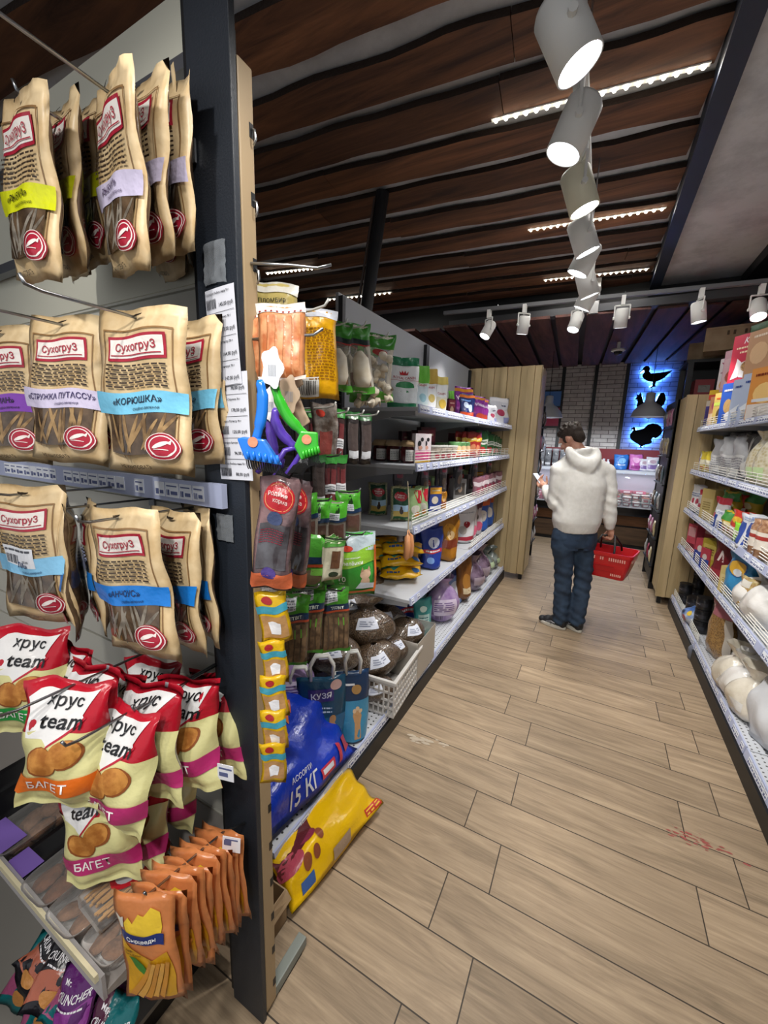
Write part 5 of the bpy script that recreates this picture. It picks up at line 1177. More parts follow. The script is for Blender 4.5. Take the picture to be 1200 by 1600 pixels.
for i in range(26):
    x = -.034 + .068 * i / 25; MB().tube([(x, -.07 + r_.uniform(0, .02), .008 + .012 * r_.random()), (x + r_.uniform(-.008, .008), .06, .008 + .012 * r_.random())], .0026, 6).build('straw', mat('#c99a5b', rough=.6), st)
mb = MB()
mb.prism([(.032 * cos(a) * (1 if 1 else 1), .02 + .055 * sin(a)) for a in [2 * pi * i / 20 for i in range(20)]], .002, 'z', .0285); mb.build('label', film('#b91f2a'), st, clean=True)
MB().box(-.022, .022, .05, .055, .0306, .0312).box(-.018, .018, .04, .045, .0306, .0312).build('print', '#3a0d10', st)
mb = MB(); mb.prism([(.02 * cos(a), .0 + .026 * sin(a)) for a in [2 * pi * i / 18 for i in range(18)]], .001, 'z', .0305); mb.build('label_picture', '#dcdbe0', st, clean=True)

# crisp bags heaped on the lower shelf
def crisp_art(c2):
    return [('flash', c2, 'poly', [(-.95, .1), (.95, .3), (.95, .62), (-.95, .45)]), ('lettering', '#e9e6ea', 'txt', 'Mr.', -.4, .8, .07, .6), ('lettering', '#e9e6ea', 'txt', 'CRUNCHER', 0, .66, .1, 1.7, .1, .03), ('subtitle', '#e9e6ea', 'lines', -0.62, 0.503, 0.73, 0.557, 1), ('picture', '#c98a4a', 'ell', .2, .22, .5, .1)]
for k, (c1, c2) in dict(v=('#5a1f66', '#8a3a8f'), t=('#15696e', '#a5527a'), k=('#1c1a20', '#b0624a'), m=('#4a1433', '#9a3f86')).items():
    design('crisp_' + k, 'crisp_bag', lambda v: sh_pouch(.13, .19, .05, 'pillow', v * 7 + 90, 1.5, 10, 14), film(c1), crisp_art(c2), body_part='film_bag')
CR = [('v', (-0.868, 0.250, 0.458), 'violet crisp bag with white lettering, upright beneath the shelf lip', 20, -35, -14, 0), ('t', (-0.928, 0.250, 0.504), 'teal crisp bag leaning behind the violet one', 10, -40, 10, 1), ('v', (-1.125, 0.250, 0.162), 'violet crisp bag cut by the bottom of the view', -10, -50, -30, 1), ('t', (-1.178, 0.250, 0.200), 'teal crisp bag with a violet flash at the edge of the view', 20, -45, 20, 0),
      ('k', (-0.986, 0.250, 0.526), 'black crisp bag with an orange picture high in the heap', 30, -55, 10, 0), ('k', (-1.109, 0.250, 0.414), 'black crisp bag lying at the top edge of the heap', -10, -55, 20, 1), ('m', (-0.773, 0.250, 0.524), 'plum crisp bag in shadow at the far side of the heap', 20, -40, 0, 0), ('v', (-0.852, 0.250, 0.394), 'violet crisp bag beneath the upright one', 15, -50, 10, 2), ('k', (-0.891, 0.250, 0.641), 'black crisp bag under the shelf, hardly lit', 10, -45, -10, 2), ('t', (-1.051, 0.250, 0.300), 'teal crisp bag wedged between violet ones', 30, -40, 6, 2), ('m', (-0.947, 0.250, 0.287), 'plum crisp bag low in the bin', -5, -45, 12, 1), ('t', (-0.759, 0.250, 0.480), 'teal crisp bag at the inner corner of the bin', 15, -40, -8, 0)]
for k, loc, lab, psi, rx, ry, v in CR:
    loc = (loc[0], loc[1], min(.27, max(.115, loc[2] - .16))); put('crisp_' + k, loc, rad(psi), lab, 'bag', 'crisp bags on the lower shelf', s=.76, rx=rad(rx), ry=rad(ry), var=v)

# price list taped to the upright
pl2 = thing('price_list', 'long white price list with barcodes taped to the black upright', 'notice', (-.675, .5862, 1.7))
def sheet(name, x0, z0, w, h, rows, tilt, dy):
    s = MB(); M = Matrix.Translation((x0, dy, z0)) @ Matrix.Rotation(rad(tilt), 4, 'Y')
    s.grid(lambda a, b: M @ Vector((w * a, -.0015 * sin(pi * a) - .001 * sin(3 * b), -h * b)), 6, 8)
    o = s.build('sheet', paper('#d8dae4'), pl2, smooth=True)
    ink = MB(); n = len(rows); rr = random.Random(3)
    for i, p in enumerate(rows):
        zt = -h * (i + .06) / n; rh = h / n
        def T(x, z_, hh, s_, wmax): 
            vs, fs = flat_text(s_, hh, wmax); ink.add([M @ Vector((x + v[0], -.0032, z_ + v[1])) for v in vs], fs)
        T(w * .45, zt - rh * .16, rh * .13, ['Сухогруз Рыбка-мини 70 г', 'Сухогруз Стружка 70 г', 'Сухогруз Путассу 70 г', 'Сухогруз Анчоус 70 г'][i % 4], w * .8)
        T(w * .72, zt - rh * .66, rh * .2, p + ' руб', w * .46)
        for k in range(12):
            x = w * .06 + k * w * .028; M2 = M; ink.add([M @ Vector(q) for q in ((x, -.0032, zt - rh * .75), (x + w * .014 * rr.uniform(.6, 1.6), -.0032, zt - rh * .75), (x + w * .014, -.0032, zt - rh * .36), (x, -.0032, zt - rh * .36))], [(0, 1, 2, 3)])
        ink.add([M @ Vector(q) for q in ((0.002, -.0032, -rh * (i + 1)), (w - .002, -.0032, -rh * (i + 1)), (w - .002, -.0032, -rh * (i + 1) + .0008), (.002, -.0032, -rh * (i + 1) + .0008))], [(0, 1, 2, 3)])
    ink.build('print', paper('#2f3038'), o)
sheet('sheet', -.052, .178, .082, .185, ['145,00', '173,00', '164,00', '147,00'], -4, -.003)
sheet('sheet', -.040, .02, .094, .215, ['78,00', '178,00', '120,00', '96,00', '88,00'], -2, .0)
tp = thing('clear_tape', 'crumpled clear tape stuck on the black upright above the price list', 'tape', (-.695, .586, 1.92))
tm = MB(); tm.grid(lambda a, b: Vector((-.03 + .06 * a, -.002 - .008 * abs(noise.noise(Vector((a * 4, b * 4, 2)))), -.03 + .075 * b - .01 * (a - .5) ** 2)), 10, 10); tm.build('film', clear('tape_film', '#c9d0d8', .78, .06), tp, smooth=True)
tp2 = thing('clear_tape', 'scrap of clear tape on the black upright under the price list', 'tape', (-.70, .586, 1.40))
tm = MB(); tm.grid(lambda a, b: Vector((-.025 + .05 * a, -.002 - .006 * abs(noise.noise(Vector((a * 4, b * 4, 7)))), -.03 + .06 * b)), 8, 8); tm.build('film', clear('tape_film', '#c9d0d8', .78, .06), tp2, smooth=True)

# ------------------------------------------------------------------ treats, brushes and packs on the pegs beside the black upright
def side_peg(label, x0, x1, y, z, white=True):
    o = thing('display_peg', label, 'peg', (x0, y, z), 0, 'pegs of the treat bay'); d = x1 - x0
    MB().tube([(0, 0, 0), (d * .93, 0, .004), (d * .985, 0, .01), (d, 0, .024)], .0032, 8).build('wire', paint('#d3d4d0') if white else steel('#8b8e92'), o, smooth=True)
    return o
D('sticks', 'treat_stick_pack', lambda v: sh_pouch(.095, .14, .022, 'flat', v + 3, .6, 12, 14, 0, .03), film('#c98558'), [('header', '#e0dad4', 'rect', -1, .87, 1, 1)] +
  [('stick', mat('#b9683a', rough=.35, noise_=('#d99a6a', 50., 4.)), 'rect', -.8 + i * .34, .05, -.56 + i * .34, .84) for i in range(5)] + [('dot', '#8a2a2a', 'ell', -.85 + i * .24, .885, .05, .012) for i in range(8)] + [('hem', '#e2d3c8', 'rect', -1, 0, 1, .05)], hang=.98)
D('homepack', 'treat_pouch', lambda v: sh_pouch(.12, .16, .03, 'flat', v + 9, .8, 10, 12), '#c2b06a', [('header', '#d9d6cc', 'rect', -1, .84, 1, 1), ('lettering', '#2c2f2a', 'txt', 'ПЛОМБИР', .0, .73, .06, 1.4), ('lettering', '#2c2f2a', 'txt', 'HOME', .1, .6, .1, 1.2), ('panel', '#a1472c', 'rect', -.8, .1, .8, .4)], hang=.98)
D('yellowpouch', 'treat_pouch', lambda v: sh_pouch(.13, .21, .025, 'flat', v + 15, .7, 12, 14), '#e0a613', [('header', '#ccd0da', 'rect', -1, .9, 1, 1), ('text', '#8a5a12', 'lines', -.25, .2, .85, .78, 18), ('code_panel', '#d9d8d4', 'rect', -.75, .02, .15, .24), ('code', '#2b2620', 'bars', -.65, .05, .05, .2, 10), ('picture', '#c6bfa8', 'rect', -.85, .32, -.35, .8)], hang=.98)
D('redtreat', 'treat_bag', lambda v: sh_pouch(.095, .27, .03, 'flat', v + 19, 1.1, 12, 18), mat('#86686a', rough=.25, noise_=('#5c4c50', 18., 5.), coat=.4, bump=(30., .5)), [('emblem', '#b3262f', 'ell', 0, .82, .8, .13), ('emblem_ring', '#d98a5a', 'ring', 0, .82, .72, .115, .06), ('lettering', '#e6c9c4', 'txt', 'Родные', -.05, .85, .04, 1.1), ('lettering', '#e6c9c4', 'txt', 'корма', .1, .79, .04, .7),
   ('window', mat('#5a5a60', rough=.12, noise_=('#3a3438', 20., 5.), coat=.6), 'rect', -.75, .2, .75, .6), ('seal', '#3f4a6d', 'ell', -.05, .64, .4, .06), ('stripes', '#7a2b3a', 'lines', -.7, .42, .5, .55, 6), ('footer', '#c2633f', 'rect', -1, .02, 1, .16), ('badge', '#4a3a80', 'ell', -.1, .16, .38, .05)], hang=.98)
D('dental', 'dental_stick_pack', lambda v: sh_pouch(.06, .105, .014, 'pillow', v + 23, .8, 8, 10), '#d9ae17', [('band', '#3f93a8', 'rect', -1, .60, 1, .74, .04), ('picture', '#b58a5a', 'rect', -.8, .12, .8, .55), ('emblem', '#a3262a', 'ell', -.2, .84, .35, .07), ('tooth', '#e8e8ec', 'poly', [(-.3, .2), (.3, .2), (.4, .42), (.1, .46), (-.1, .46), (-.4, .42)])], hang=.98)
D('papertag', 'price_paper', lambda v: sh_box(.04, .085, .0012), paper('#d5d2cf'), [('stripe', '#a52a30', 'rect', -.9, .78, .9, .86), ('print', '#6b6b70', 'lines', -.85, .3, .85, .72, 5), ('code', '#3b3b3f', 'bars', -.8, .06, 0, .24, 9)], hang=1.)
D('sausagepack', 'sausage_pack', lambda v: sh_pouch(.058, .21, .02, 'flat', v + 29, .6, 8, 14), film('#3a2a2a'), [('header', '#2f7a2f', 'rect', -1, .84, 1, 1), ('meat', '#5f2c2e', 'rect', -.8, .08, -.1, .76), ('meat', '#6e3436', 'rect', .05, .08, .8, .74), ('label', '#d9d9dc', 'rect', -.85, .28, .85, .46), ('print', '#6b6f78', 'lines', -.7, .3, .7, .43, 3)], hang=.98)
D('darksausage', 'sausage_pack', lambda v: sh_pouch(.058, .21, .02, 'flat', v + 33, .6, 8, 14), film('#2b2626'), [('header', '#23582a', 'rect', -1, .86, 1, 1), ('window', '#4c4240', 'rect', -.8, .1, .8, .78), ('label', '#c9cbd0', 'rect', -.7, .12, .8, .26)], hang=.98)
D('coneduck', 'treat_bag', lambda v: sh_pouch(.1, .22, .03, 'hang', v + 37, 1.2, 8, 14), crinkly('film_grey', '#7d7670', '#4d4038', 30.), [('badge', '#b5392a', 'ell', -.3, .85, .35, .06), ('meat', '#7a3a34', 'rect', -.5, .08, .5, .55)], hang=.98)
D('greencard', 'treat_pack', lambda v: sh_pouch(.085, .165, .02, 'flat', v + 41, .7, 8, 12), film('#6d675f'), [('header', '#4aa02c', 'rect', -1, .62, 1, 1), ('dog', '#1f3a1c', 'poly', [(-.2, .68), (.1, .68), (.3, .78), (.2, .92), (0, .9), (-.05, .8)]), ('band', '#1f3350', 'rect', -1, .55, 1, .63), ('treat', '#5a3f38', 'rect', -.75, .14, .75, .5), ('label', '#d5d8e0', 'rect', -.7, .6, .3, .74), ('print', '#6b6f78', 'lines', -.65, .62, .25, .72, 3)], hang=.98)
D('creampack', 'treat_sachet', lambda v: sh_pouch(.085, .125, .012, 'flat', v + 47, .5, 8, 10), film('#cfcbb2'), [('top', '#4d8a3c', 'rect', -1, .86, 1, 1), ('picture', '#6b4a34', 'rect', -.4, .3, .5, .75), ('emblem', '#2f3b2a', 'ell', 0, .15, .5, .07)], hang=.98)
D('greenpack', 'treat_pack', lambda v: sh_pouch(.12, .17, .025, 'flat', v + 51, .9, 8, 12), film('#4c9a34'), [('band', '#1f3350', 'rect', -1, .5, 1, .62), ('line', '#b04a2c', 'rect', -1, .44, 1, .49), ('picture', '#7d6a50', 'ell', .2, .26, .6, .14), ('sticker', '#7fc04f', 'rect', .2, .3, .8, .42)], hang=.98)
D('chewsticks', 'chew_stick_pack', lambda v: sh_pouch(.14, .27, .04, 'flat', v + 57, .9, 10, 16), film('#5b4a3a'), [('header', '#47932c', 'rect', -1, .74, 1, 1), ('band', '#1f3350', 'rect', -1, .66, 1, .75), ('line', '#b04a2c', 'rect', -1, .63, 1, .66), ('label', '#dcdee4', 'rect', -.75, .78, .35, .94, .04), ('print', '#6b6f78', 'lines', -.7, .8, .3, .92, 4), ('sticker', '#6fb53f', 'rect', .3, .42, .9, .54), ('lettering', '#dfe8df', 'txt', 'TITBIT', .3, .70, .045, .9)] +
   [('chew', mat('#54402e', rough=.6, noise_=('#80664a', 40., 4.)), 'rect', -.85 + i * .3, .06, -.62 + i * .3, .6) for i in range(6)] + [('hem', '#3f8a2c', 'rect', -1, 0, 1, .06)], hang=.98)
BONE = mat('#efe7d6', rough=.6, noise_=('#dccfb6', 20., 4.))
def chew_extra(root, S, h):
    MB().tube([(0, -.03, -.10), (0, -.034, -.13), (.004, -.034, -.2), (.004, -.028, -.23)], [.01, .032, .036, .026], 14).build('rawhide_roll', BONE, root, smooth=True)
D('chewbag', 'rawhide_bag', lambda v: sh_pouch(.12, .26, .04, 'flat', v + 61, 1., 10, 14), clear('chew_film', '#d8d2c4', .8, .1), [('header', '#3a8a28', 'rect', -1, .76, 1, 1), ('band', '#1c2c2a', 'rect', -1, .7, 1, .77), ('line', '#a8322c', 'rect', -1, .68, 1, .70), ('hem', '#57a837', 'rect', -1, 0, 1, .1), ('picture', '#7d5a3c', 'rect', -.7, .12, .7, .3)], hang=.98, extra=chew_extra)
def chew2_extra(root, S, h):
    m = MB(); r = random.Random(5)
    for i in range(16): m.ball((r.uniform(-.04, .04), -.018 - r.uniform(0, .02), -.09 - .012 * i + r.uniform(-.01, .01)), .02, .016, .016, 8, 6)
    m.v = [tuple(Vector(p) * (1 + .1 * noise.noise(Vector(p) * 90))) for p in m.v]; o = m.build('rawhide_pieces', BONE, root, smooth=True); o['kind'] = 'stuff'
D('chewbag2', 'rawhide_bag', lambda v: sh_pouch(.14, .27, .04, 'flat', v + 65, 1., 10, 14), clear('chew_film', '#d8d2c4', .8, .1), [('header', '#3a8a28', 'rect', -1, .78, 1, 1), ('line', '#a8322c', 'ell', .0, .72, .5, .05), ('hem', '#57a837', 'rect', -1, 0, 1, .16)], hang=.98, extra=chew2_extra)
D('pads', 'pet_pad_pack', lambda v: sh_pouch(.17, .245, .06, 'pillow', v + 71, .8, 12, 14, 0, .03), film('#3f9a3a'), [('sky', '#b9c9d2', 'rect', -1, .72, 1, 1), ('glow', '#8fc23a', 'poly', [(-.98, .42), (.95, .55), (.95, .8), (.2, .72), (-.98, .68)]), ('emblem', '#c8402c', 'ell', -.25, .76, .25, .045), ('lettering', '#eef0e8', 'txt', 'пелёнки', -.05, .55, .06, 1.5, 0, .02), ('lettering', '#e3eadf', 'txt', 'впитывающие', -.05, .62, .025, 1.2, 0, .02), ('number', '#eef0e8', 'txt', '10', -.5, .3, .09, .5), ('lettering', '#eef0e8', 'txt', 'штук', -.5, .22, .025, .4),
   ('dog', '#cfae94', 'ell', .5, .36, .24, .07), ('dog', '#cfae94', 'ell', .5, .23, .2, .1), ('ear', '#b98f78', 'poly', [(.28, .4), (.36, .48), (.42, .41)]), ('ear', '#b98f78', 'poly', [(.58, .41), (.66, .48), (.74, .4)]), ('mat', '#d3dbe6', 'poly', [(.1, .14), (.9, .12), (.95, .2), (.3, .24)]), ('stripe', '#d0662a', 'rect', -.98, .06, .98, .1), ('side_stripe', '#d0662a', 'rect', .9, .1, .99, .8)], hang=.98)
TG = 'small treat packs on the pegs beside the upright'
HANG = [
 ('homepack', (-0.707, 0.757, 1.947), 30, 4, 'straw coloured treat pouch peeking out above the orange sticks', 0, 1.),
 ('sticks', (-0.624, 0.642, 1.849), 22, 0, 'pack of orange treat sticks, the one behind', 1, 1.),
 ('sticks', (-0.568, 0.624, 1.845), 26, -2, 'pack of orange treat sticks with a white header, the one in front', 0, 1.),
 ('yellowpouch', (-0.676, 0.858, 1.915), 48, -1, 'bright yellow treat pouch turned to show its printed back', 0, 1.05),
 ('redtreat', (-0.533, 0.576, 1.519), 32, 5, 'long grey treat bag with a round red emblem', 0, .84),
 ('redtreat', (-0.587, 0.681, 1.502), 40, 5, 'long grey treat bag behind the one with the round red emblem', 1, .95),
 ('coneduck', (-0.902, 1.215, 1.717), 50, 0, 'crinkled treat bag with a small red badge, first on the white tipped pegs', 0, 1.),
 ('sausagepack', (-0.980, 1.228, 1.701), 55, 0, 'dried sausage pack with a green header, behind the crinkled treat bag', 0, 1.),
 ('sausagepack', (-0.916, 1.320, 1.705), 55, 0, 'dried sausage pack with a white label, middle of the white tipped pegs', 1, 1.),
 ('darksausage', (-0.890, 1.391, 1.700), 55, 0, 'dark sausage pack with a green header, last but one on the white tipped pegs', 0, 1.),
 ('darksausage', (-0.870, 1.458, 1.697), 55, 0, 'dark sausage pack with a low white label, last on the white tipped pegs', 1, 1.),
 ('darksausage', (-0.941, 1.129, 1.682), 50, 0, 'dark sausage pack in the shadow behind the green brush', 2, 1.),
 ('sausagepack', (-0.865, 1.197, 1.534), 52, 0, 'maroon sausage pack, second tier, nearer', 1, .95), ('sausagepack', (-0.859, 1.257, 1.533), 52, 0, 'maroon sausage pack, second tier, farther', 0, .95), ('darksausage', (-0.869, 1.137, 1.535), 52, 0, 'dark sausage pack, second tier, in shadow', 0, .95),
 ('greencard', (-0.741, 0.897, 1.436), 45, 0, 'grey treat pack with a green header card and tilted price label, first of its tier', 0, 1.), ('greencard', (-0.732, 0.955, 1.415), 45, 4, 'grey treat pack with a green header card, second of its tier', 1, 1.), ('greencard', (-0.771, 1.101, 1.387), 48, 0, 'grey treat pack hanging under the third shelf peg row', 2, 1.), ('greencard', (-0.789, 1.211, 1.407), 50, -2, 'grey treat pack with a green header card, last of its tier', 0, 1.1), ('greencard', (-0.753, 0.935, 1.372), 45, 0, 'grey treat pack low and half covered by the red emblem bag', 1, .9),
 ('greenpack', (-0.722, 0.882, 1.316), 45, 0, 'bright green treat pack beside the cream sachets, nearer', 0, 1.), ('greenpack', (-0.746, 0.976, 1.276), 45, 0, 'bright green treat pack beside the cream sachets, touching them', 1, .9),
 ('chewsticks', (-0.735, 0.899, 1.157), 40, 2, 'pack of brown chew sticks with a tilted price label, nearer', 0, .85), ('chewsticks', (-0.722, 1.013, 1.116), 40, -1, 'pack of brown chew sticks with a green header, farther, lit', 1, .85), ('chewsticks', (-0.707, 0.801, 1.167), 35, 4, 'pack of brown chew sticks behind the yellow dental strip', 2, .8), ('chewsticks', (-0.847, 1.104, 1.043), 40, 0, 'dim pack of brown chew sticks between two others', 2, .85),
 ('chewbag', (-0.999, 1.431, 2.059), 45, 0, 'clear bag with one white rawhide roll, next to the yellow pouch', 0, 1.05), ('chewbag', (-0.966, 1.520, 2.070), 48, -5, 'clear bag with a fat rawhide roll, in front of its twin', 1, 1.1), ('chewbag', (-1.074, 1.605, 2.091), 48, 3, 'clear rawhide bag in the second row', 2, 1.05), ('chewbag2', (-0.937, 1.671, 2.061), 48, 0, 'clear bag of knotted rawhide pieces over a green base', 0, 1.1), ('chewbag2', (-1.045, 1.727, 2.051), 48, 0, 'clear bag of knotted rawhide pieces, dim, behind the others', 1, 1.05),
 ('pads', (-0.758, 1.196, 1.261), 38, 0, 'green pack of pet pads with a small dog, hanging low on the treat pegs', 0, 1.)]
for k, loc, psi, ro, lab, v, s in HANG:
    put(k, loc, rad(psi), lab, _DES[k]['name'].split('_')[-1], TG, ry=rad(ro), var=v, s=s)
for i in range(6):
    a = Vector((-0.712, 0.963, 1.296)); b = Vector((-0.665, 0.988, 1.294)); p = a.lerp(b, i / 5)
    put('creampack', tuple(p + Vector((0, -.008 * i, 0))), rad(88 - 3 * i), 'cream treat sachet, ' + ('frontmost of the fan, its face in view' if i == 5 else '%s of the fan from the shadow side' % ORD[i].replace('nearest', 'first')), 'sachet', 'cream treat sachets', ry=rad(2 * i - 5), var=i % 3, s=.95)
for i, (px_loc, ro) in enumerate([((-0.564, 0.579, 1.282), -4), ((-0.557, 0.572, 1.180), -3), ((-0.551, 0.566, 1.104), -2), ((-0.545, 0.559, 1.028), 0), ((-0.538, 0.549, 0.962), 2)]):
    put('dental', px_loc, rad(34), 'yellow dental stick pack, ' + ('top one of the hanging strip' if i == 0 else 'bottom one of the hanging strip' if i == 4 else '%s from the top of the hanging strip' % ORD[i]), 'pack', 'yellow dental stick packs', ry=rad(ro), var=i % 3, s=.92 if i else 1.1)
for i, (px_loc, ro) in enumerate([((-0.659, 0.654, 1.443), 2), ((-0.645, 0.645, 1.365), -2), ((-0.635, 0.637, 1.301), 0)]):
    put('papertag', px_loc, rad(60), 'white paper price sheet with a red stripe, ' + ['upper', 'middle', 'lower'][i] + ' one beside the slotted post', 'paper', 'paper sheets beside the slotted post', ry=rad(ro), s=1. + .1 * i)
# pegs
for i, (loc, lab, wh) in enumerate([((-0.882, 1.187, 1.697), 'white tipped peg through the crinkled treat bag', 1), ((-0.896, 1.292, 1.686), 'white tipped peg of the labelled sausage pack', 1), ((-0.871, 1.362, 1.683), 'white tipped peg of the dark sausage pack, last but one', 1), ((-0.846, 1.434, 1.685), 'white tipped peg of the dark sausage pack, last', 1), ((-0.966, 1.209, 1.685), 'white tipped peg hidden by the green brush', 1),
     ((-0.718, 0.937, 1.407), 'grey peg holding the grey treat packs', 0), ((-0.771, 1.184, 1.402), 'grey peg with its tip over the last grey treat pack', 0), ((-0.670, 0.961, 1.291), 'grey peg through the cream sachets', 0), ((-0.709, 0.995, 1.110), 'grey peg of the lit chew stick pack', 0), ((-0.722, 0.883, 1.155), 'grey peg of the nearer chew stick pack', 0), ((-0.852, 1.179, 1.526), 'grey peg of the maroon sausage packs', 0),
     ((-0.985, 1.411, 2.040), 'white peg of the single rawhide roll', 1), ((-0.952, 1.499, 2.049), 'white peg of the fat rawhide roll', 1), ((-0.925, 1.650, 2.039), 'white peg of the knotted rawhide', 1), ((-0.746, 1.178, 1.252), 'grey peg of the pet pad pack', 0), ((-0.661, 0.840, 1.901), 'white peg of the yellow treat pouch', 1)]):
    side_peg(lab, -1.41, loc[0] + .05, loc[1], loc[2] + .002, bool(wh))
for lab, y, z in [('empty white peg above the yellow pouch', 1.0, 1.93), ('empty white peg beside the grey end of the top pet shelf', 1.45, 1.93), ('empty white peg low behind the chew stick packs', 1.5, .8)]:
    side_peg(lab, -1.41, -.95, y, z)
# grooming tools hung on the slotted post
def brush(label, loc, rz, col, card, handle_pts, head, kind, ry=0.):
    t = thing('pet_brush', label, 'brush', loc, rz, 'pet brushes beside the price list', ry=ry); t.scale = (.82, .82, .82); P = mat(col, rough=.22, coat=.4)
    h = MB(); n = len(handle_pts); rs = [.009] + [.0115] * (n - 3) + [.009, .007]
    pts = []
    for i in range(n - 1):
        for k in range(4): pts.append(Vector(handle_pts[i]).lerp(Vector(handle_pts[i + 1]), k / 4))
    pts.append(Vector(handle_pts[-1])); rr = [rs[min(n - 1, int(i / 4))] * (1.1 if 0 < i < len(pts) - 1 else .7) for i in range(len(pts))]
    for _ in range(2): pts = [pts[0]] + [(pts[i - 1] + pts[i] * 2 + pts[i + 1]) / 4 for i in range(1, len(pts) - 1)] + [pts[-1]]
    h.tube(pts, rr, 12); h.v = [(p[0], p[1] * .7, p[2]) for p in h.v]; h.build('handle', P, t, smooth=True)
    hd = MB()
    if kind == 'comb':
        hd.prism(head, .022, 'y', -.011); hd.build('head', P, t, bevel=.004, clean=True)
        tt = MB(); a, b = Vector(head[2]), Vector(head[3])
        for i in range(6):
            q = a.lerp(b, (i + .5) / 6); tt.tube([(q.x, -.012, q.y + .02), (q.x + .004, -.013, q.y + .004)], .0035, 8)
        tt.build('ribs', mat(col, rough=.2), t, smooth=True)
    else:
        hd.tube([(p[0], 0, p[1]) for p in head], .007, 10); hd.build('rake_frame', P, t, smooth=True)
    bt = MB(); a, b = (Vector(head[2]), Vector(head[3])) if kind == 'comb' else (Vector(head[-2]), Vector(head[-1]))
    for j in range(2 if kind == 'comb' else 5):
        for i in range(14):
            q = a.lerp(b, (i + .5) / 14); y = -.008 + .008 * j
            if kind == 'comb': bt.tube([(q.x, y, q.y), (q.x + .002, y, q.y - .014), (q.x + .005, y, q.y - .02)], .0012, 5)
            else: bt.tube([(q.x, y, q.y), (q.x + .016, y - .004, q.y + .006), (q.x + .032, y, q.y + .003), (q.x + .036, y, q.y - .003)], .0013, 5)
    bt.build('bristles', mat('#2a2a2c', rough=.35, metal=.4), t)
    c = Vector((sum(p[0] for p in head) / len(head), sum(p[1] for p in head) / len(head)))
    if kind == 'comb': MB().lathe([(.0001, .0), (.011, 0), (.011, .002), (.0001, .0024)], 18).build('round_emblem', film('#d98a6a'), t, loc=(c.x, -.0115, c.y + .012), rot=(pi / 2, 0, 0))
    if not card: return t
    cd = MB(); cd.prism([(.022 * (1 + .18 * cos(5 * q)) * cos(q), .012 + .042 * (1 + .1 * cos(5 * q)) * sin(q)) for q in [2 * pi * i / 30 for i in range(30)]], .0012, 'y', -.016); cd.build('hang_card', paper(card), t, clean=True)
    cc = MB()
    for i in range(7): cc.box(-.008 + i * .0024, -.007 + i * .0024, -.0168, -.016, -.006, .018)
    cc.build('card_code', '#7d828c', t)
    return t
brush('blue plastic pet comb hanging in front of the price list', (-0.528, 0.526, 1.710), rad(24), '#1f74d6', None, [(0, 0, -.02), (.006, 0, -.05), (.004, 0, -.085), (-.004, 0, -.12), (-.014, 0, -.15)], [(-.036, -.138), (.008, -.142), (.044, -.196), (-.034, -.186), (-.05, -.142)], 'comb')
brush('green plastic pet comb with a long curved handle', (-0.536, 0.567, 1.709), rad(38), '#35a62c', '#d7dadf', [(0, 0, -.015), (.012, 0, -.055), (.03, 0, -.09), (.055, 0, -.115), (.075, 0, -.135)], [(.06, -.12), (.098, -.122), (.1, -.172), (.06, -.186), (.044, -.155)], 'comb')
brush('purple plastic pet rake with curved black bristles', (-0.547, 0.622, 1.670), rad(42), '#5a3fae', '#b59c84', [(-.03, 0, -.02), (-.035, 0, -.05), (-.02, 0, -.08), (0, 0, -.1), (.014, 0, -.112)], [(-.04, -.16), (-.03, -.15), (-.012, -.12), (.012, -.112), (.026, -.125), (.008, -.155), (-.008, -.178)], 'rake')
brush('purple plastic pet rake behind the blue comb, its bristles showing below', (-0.590, 0.619, 1.651), rad(30), '#553a9e', '#d9d6d6', [(-.01, 0, -.02), (-.005, 0, -.05), (.0, 0, -.08), (.004, 0, -.1), (.006, 0, -.112)], [(-.04, -.155), (-.028, -.14), (-.012, -.115), (.012, -.112), (.024, -.122), (.018, -.145), (.0, -.168)], 'rake')
tg = thing('dog_toy', 'orange and white bone shaped toy card between the brushes', 'toy', (-0.589, 0.676, 1.702), rad(40))
MB().prism([(-.012, 0), (-.02, .03), (-.002, .038), (.006, .024), (.02, .03), (.026, .008), (.012, -.002), (.03, -.05), (.04, -.07), (.02, -.085), (.008, -.07), (-.01, -.08), (-.022, -.062), (-.008, -.045)], .012, 'y', 0).build('card', mat('#b39a80', rough=.6), tg, bevel=.002, clean=True)
MB().lathe([(.008, -.004), (.016, -.006), (.018, 0), (.016, .006), (.008, .004)], 18).build('ring', plastic('#d8631f'), tg, smooth=True, loc=(-.012, -.012, -.05), rot=(pi / 2, 0, 0))
sp = thing('display_peg', 'steel hook on the slotted post carrying the combs', 'peg', (-.64, .622, 1.79), 0, 'pegs of the treat bay'); MB().tube([(0, 0, 0), (.06, .01, .002), (.13, .03, .004), (.15, .033, .014)], .003, 8).build('wire', steel(), sp, smooth=True)
sp = thing('display_peg', 'steel hook on the slotted post carrying the orange stick packs', 'peg', (-.64, .622, 1.93), 0, 'pegs of the treat bay'); MB().tube([(0, 0, 0), (.06, .04, .002), (.1, .08, .004), (.12, .1, .014)], .003, 8).build('wire', steel(), sp, smooth=True)

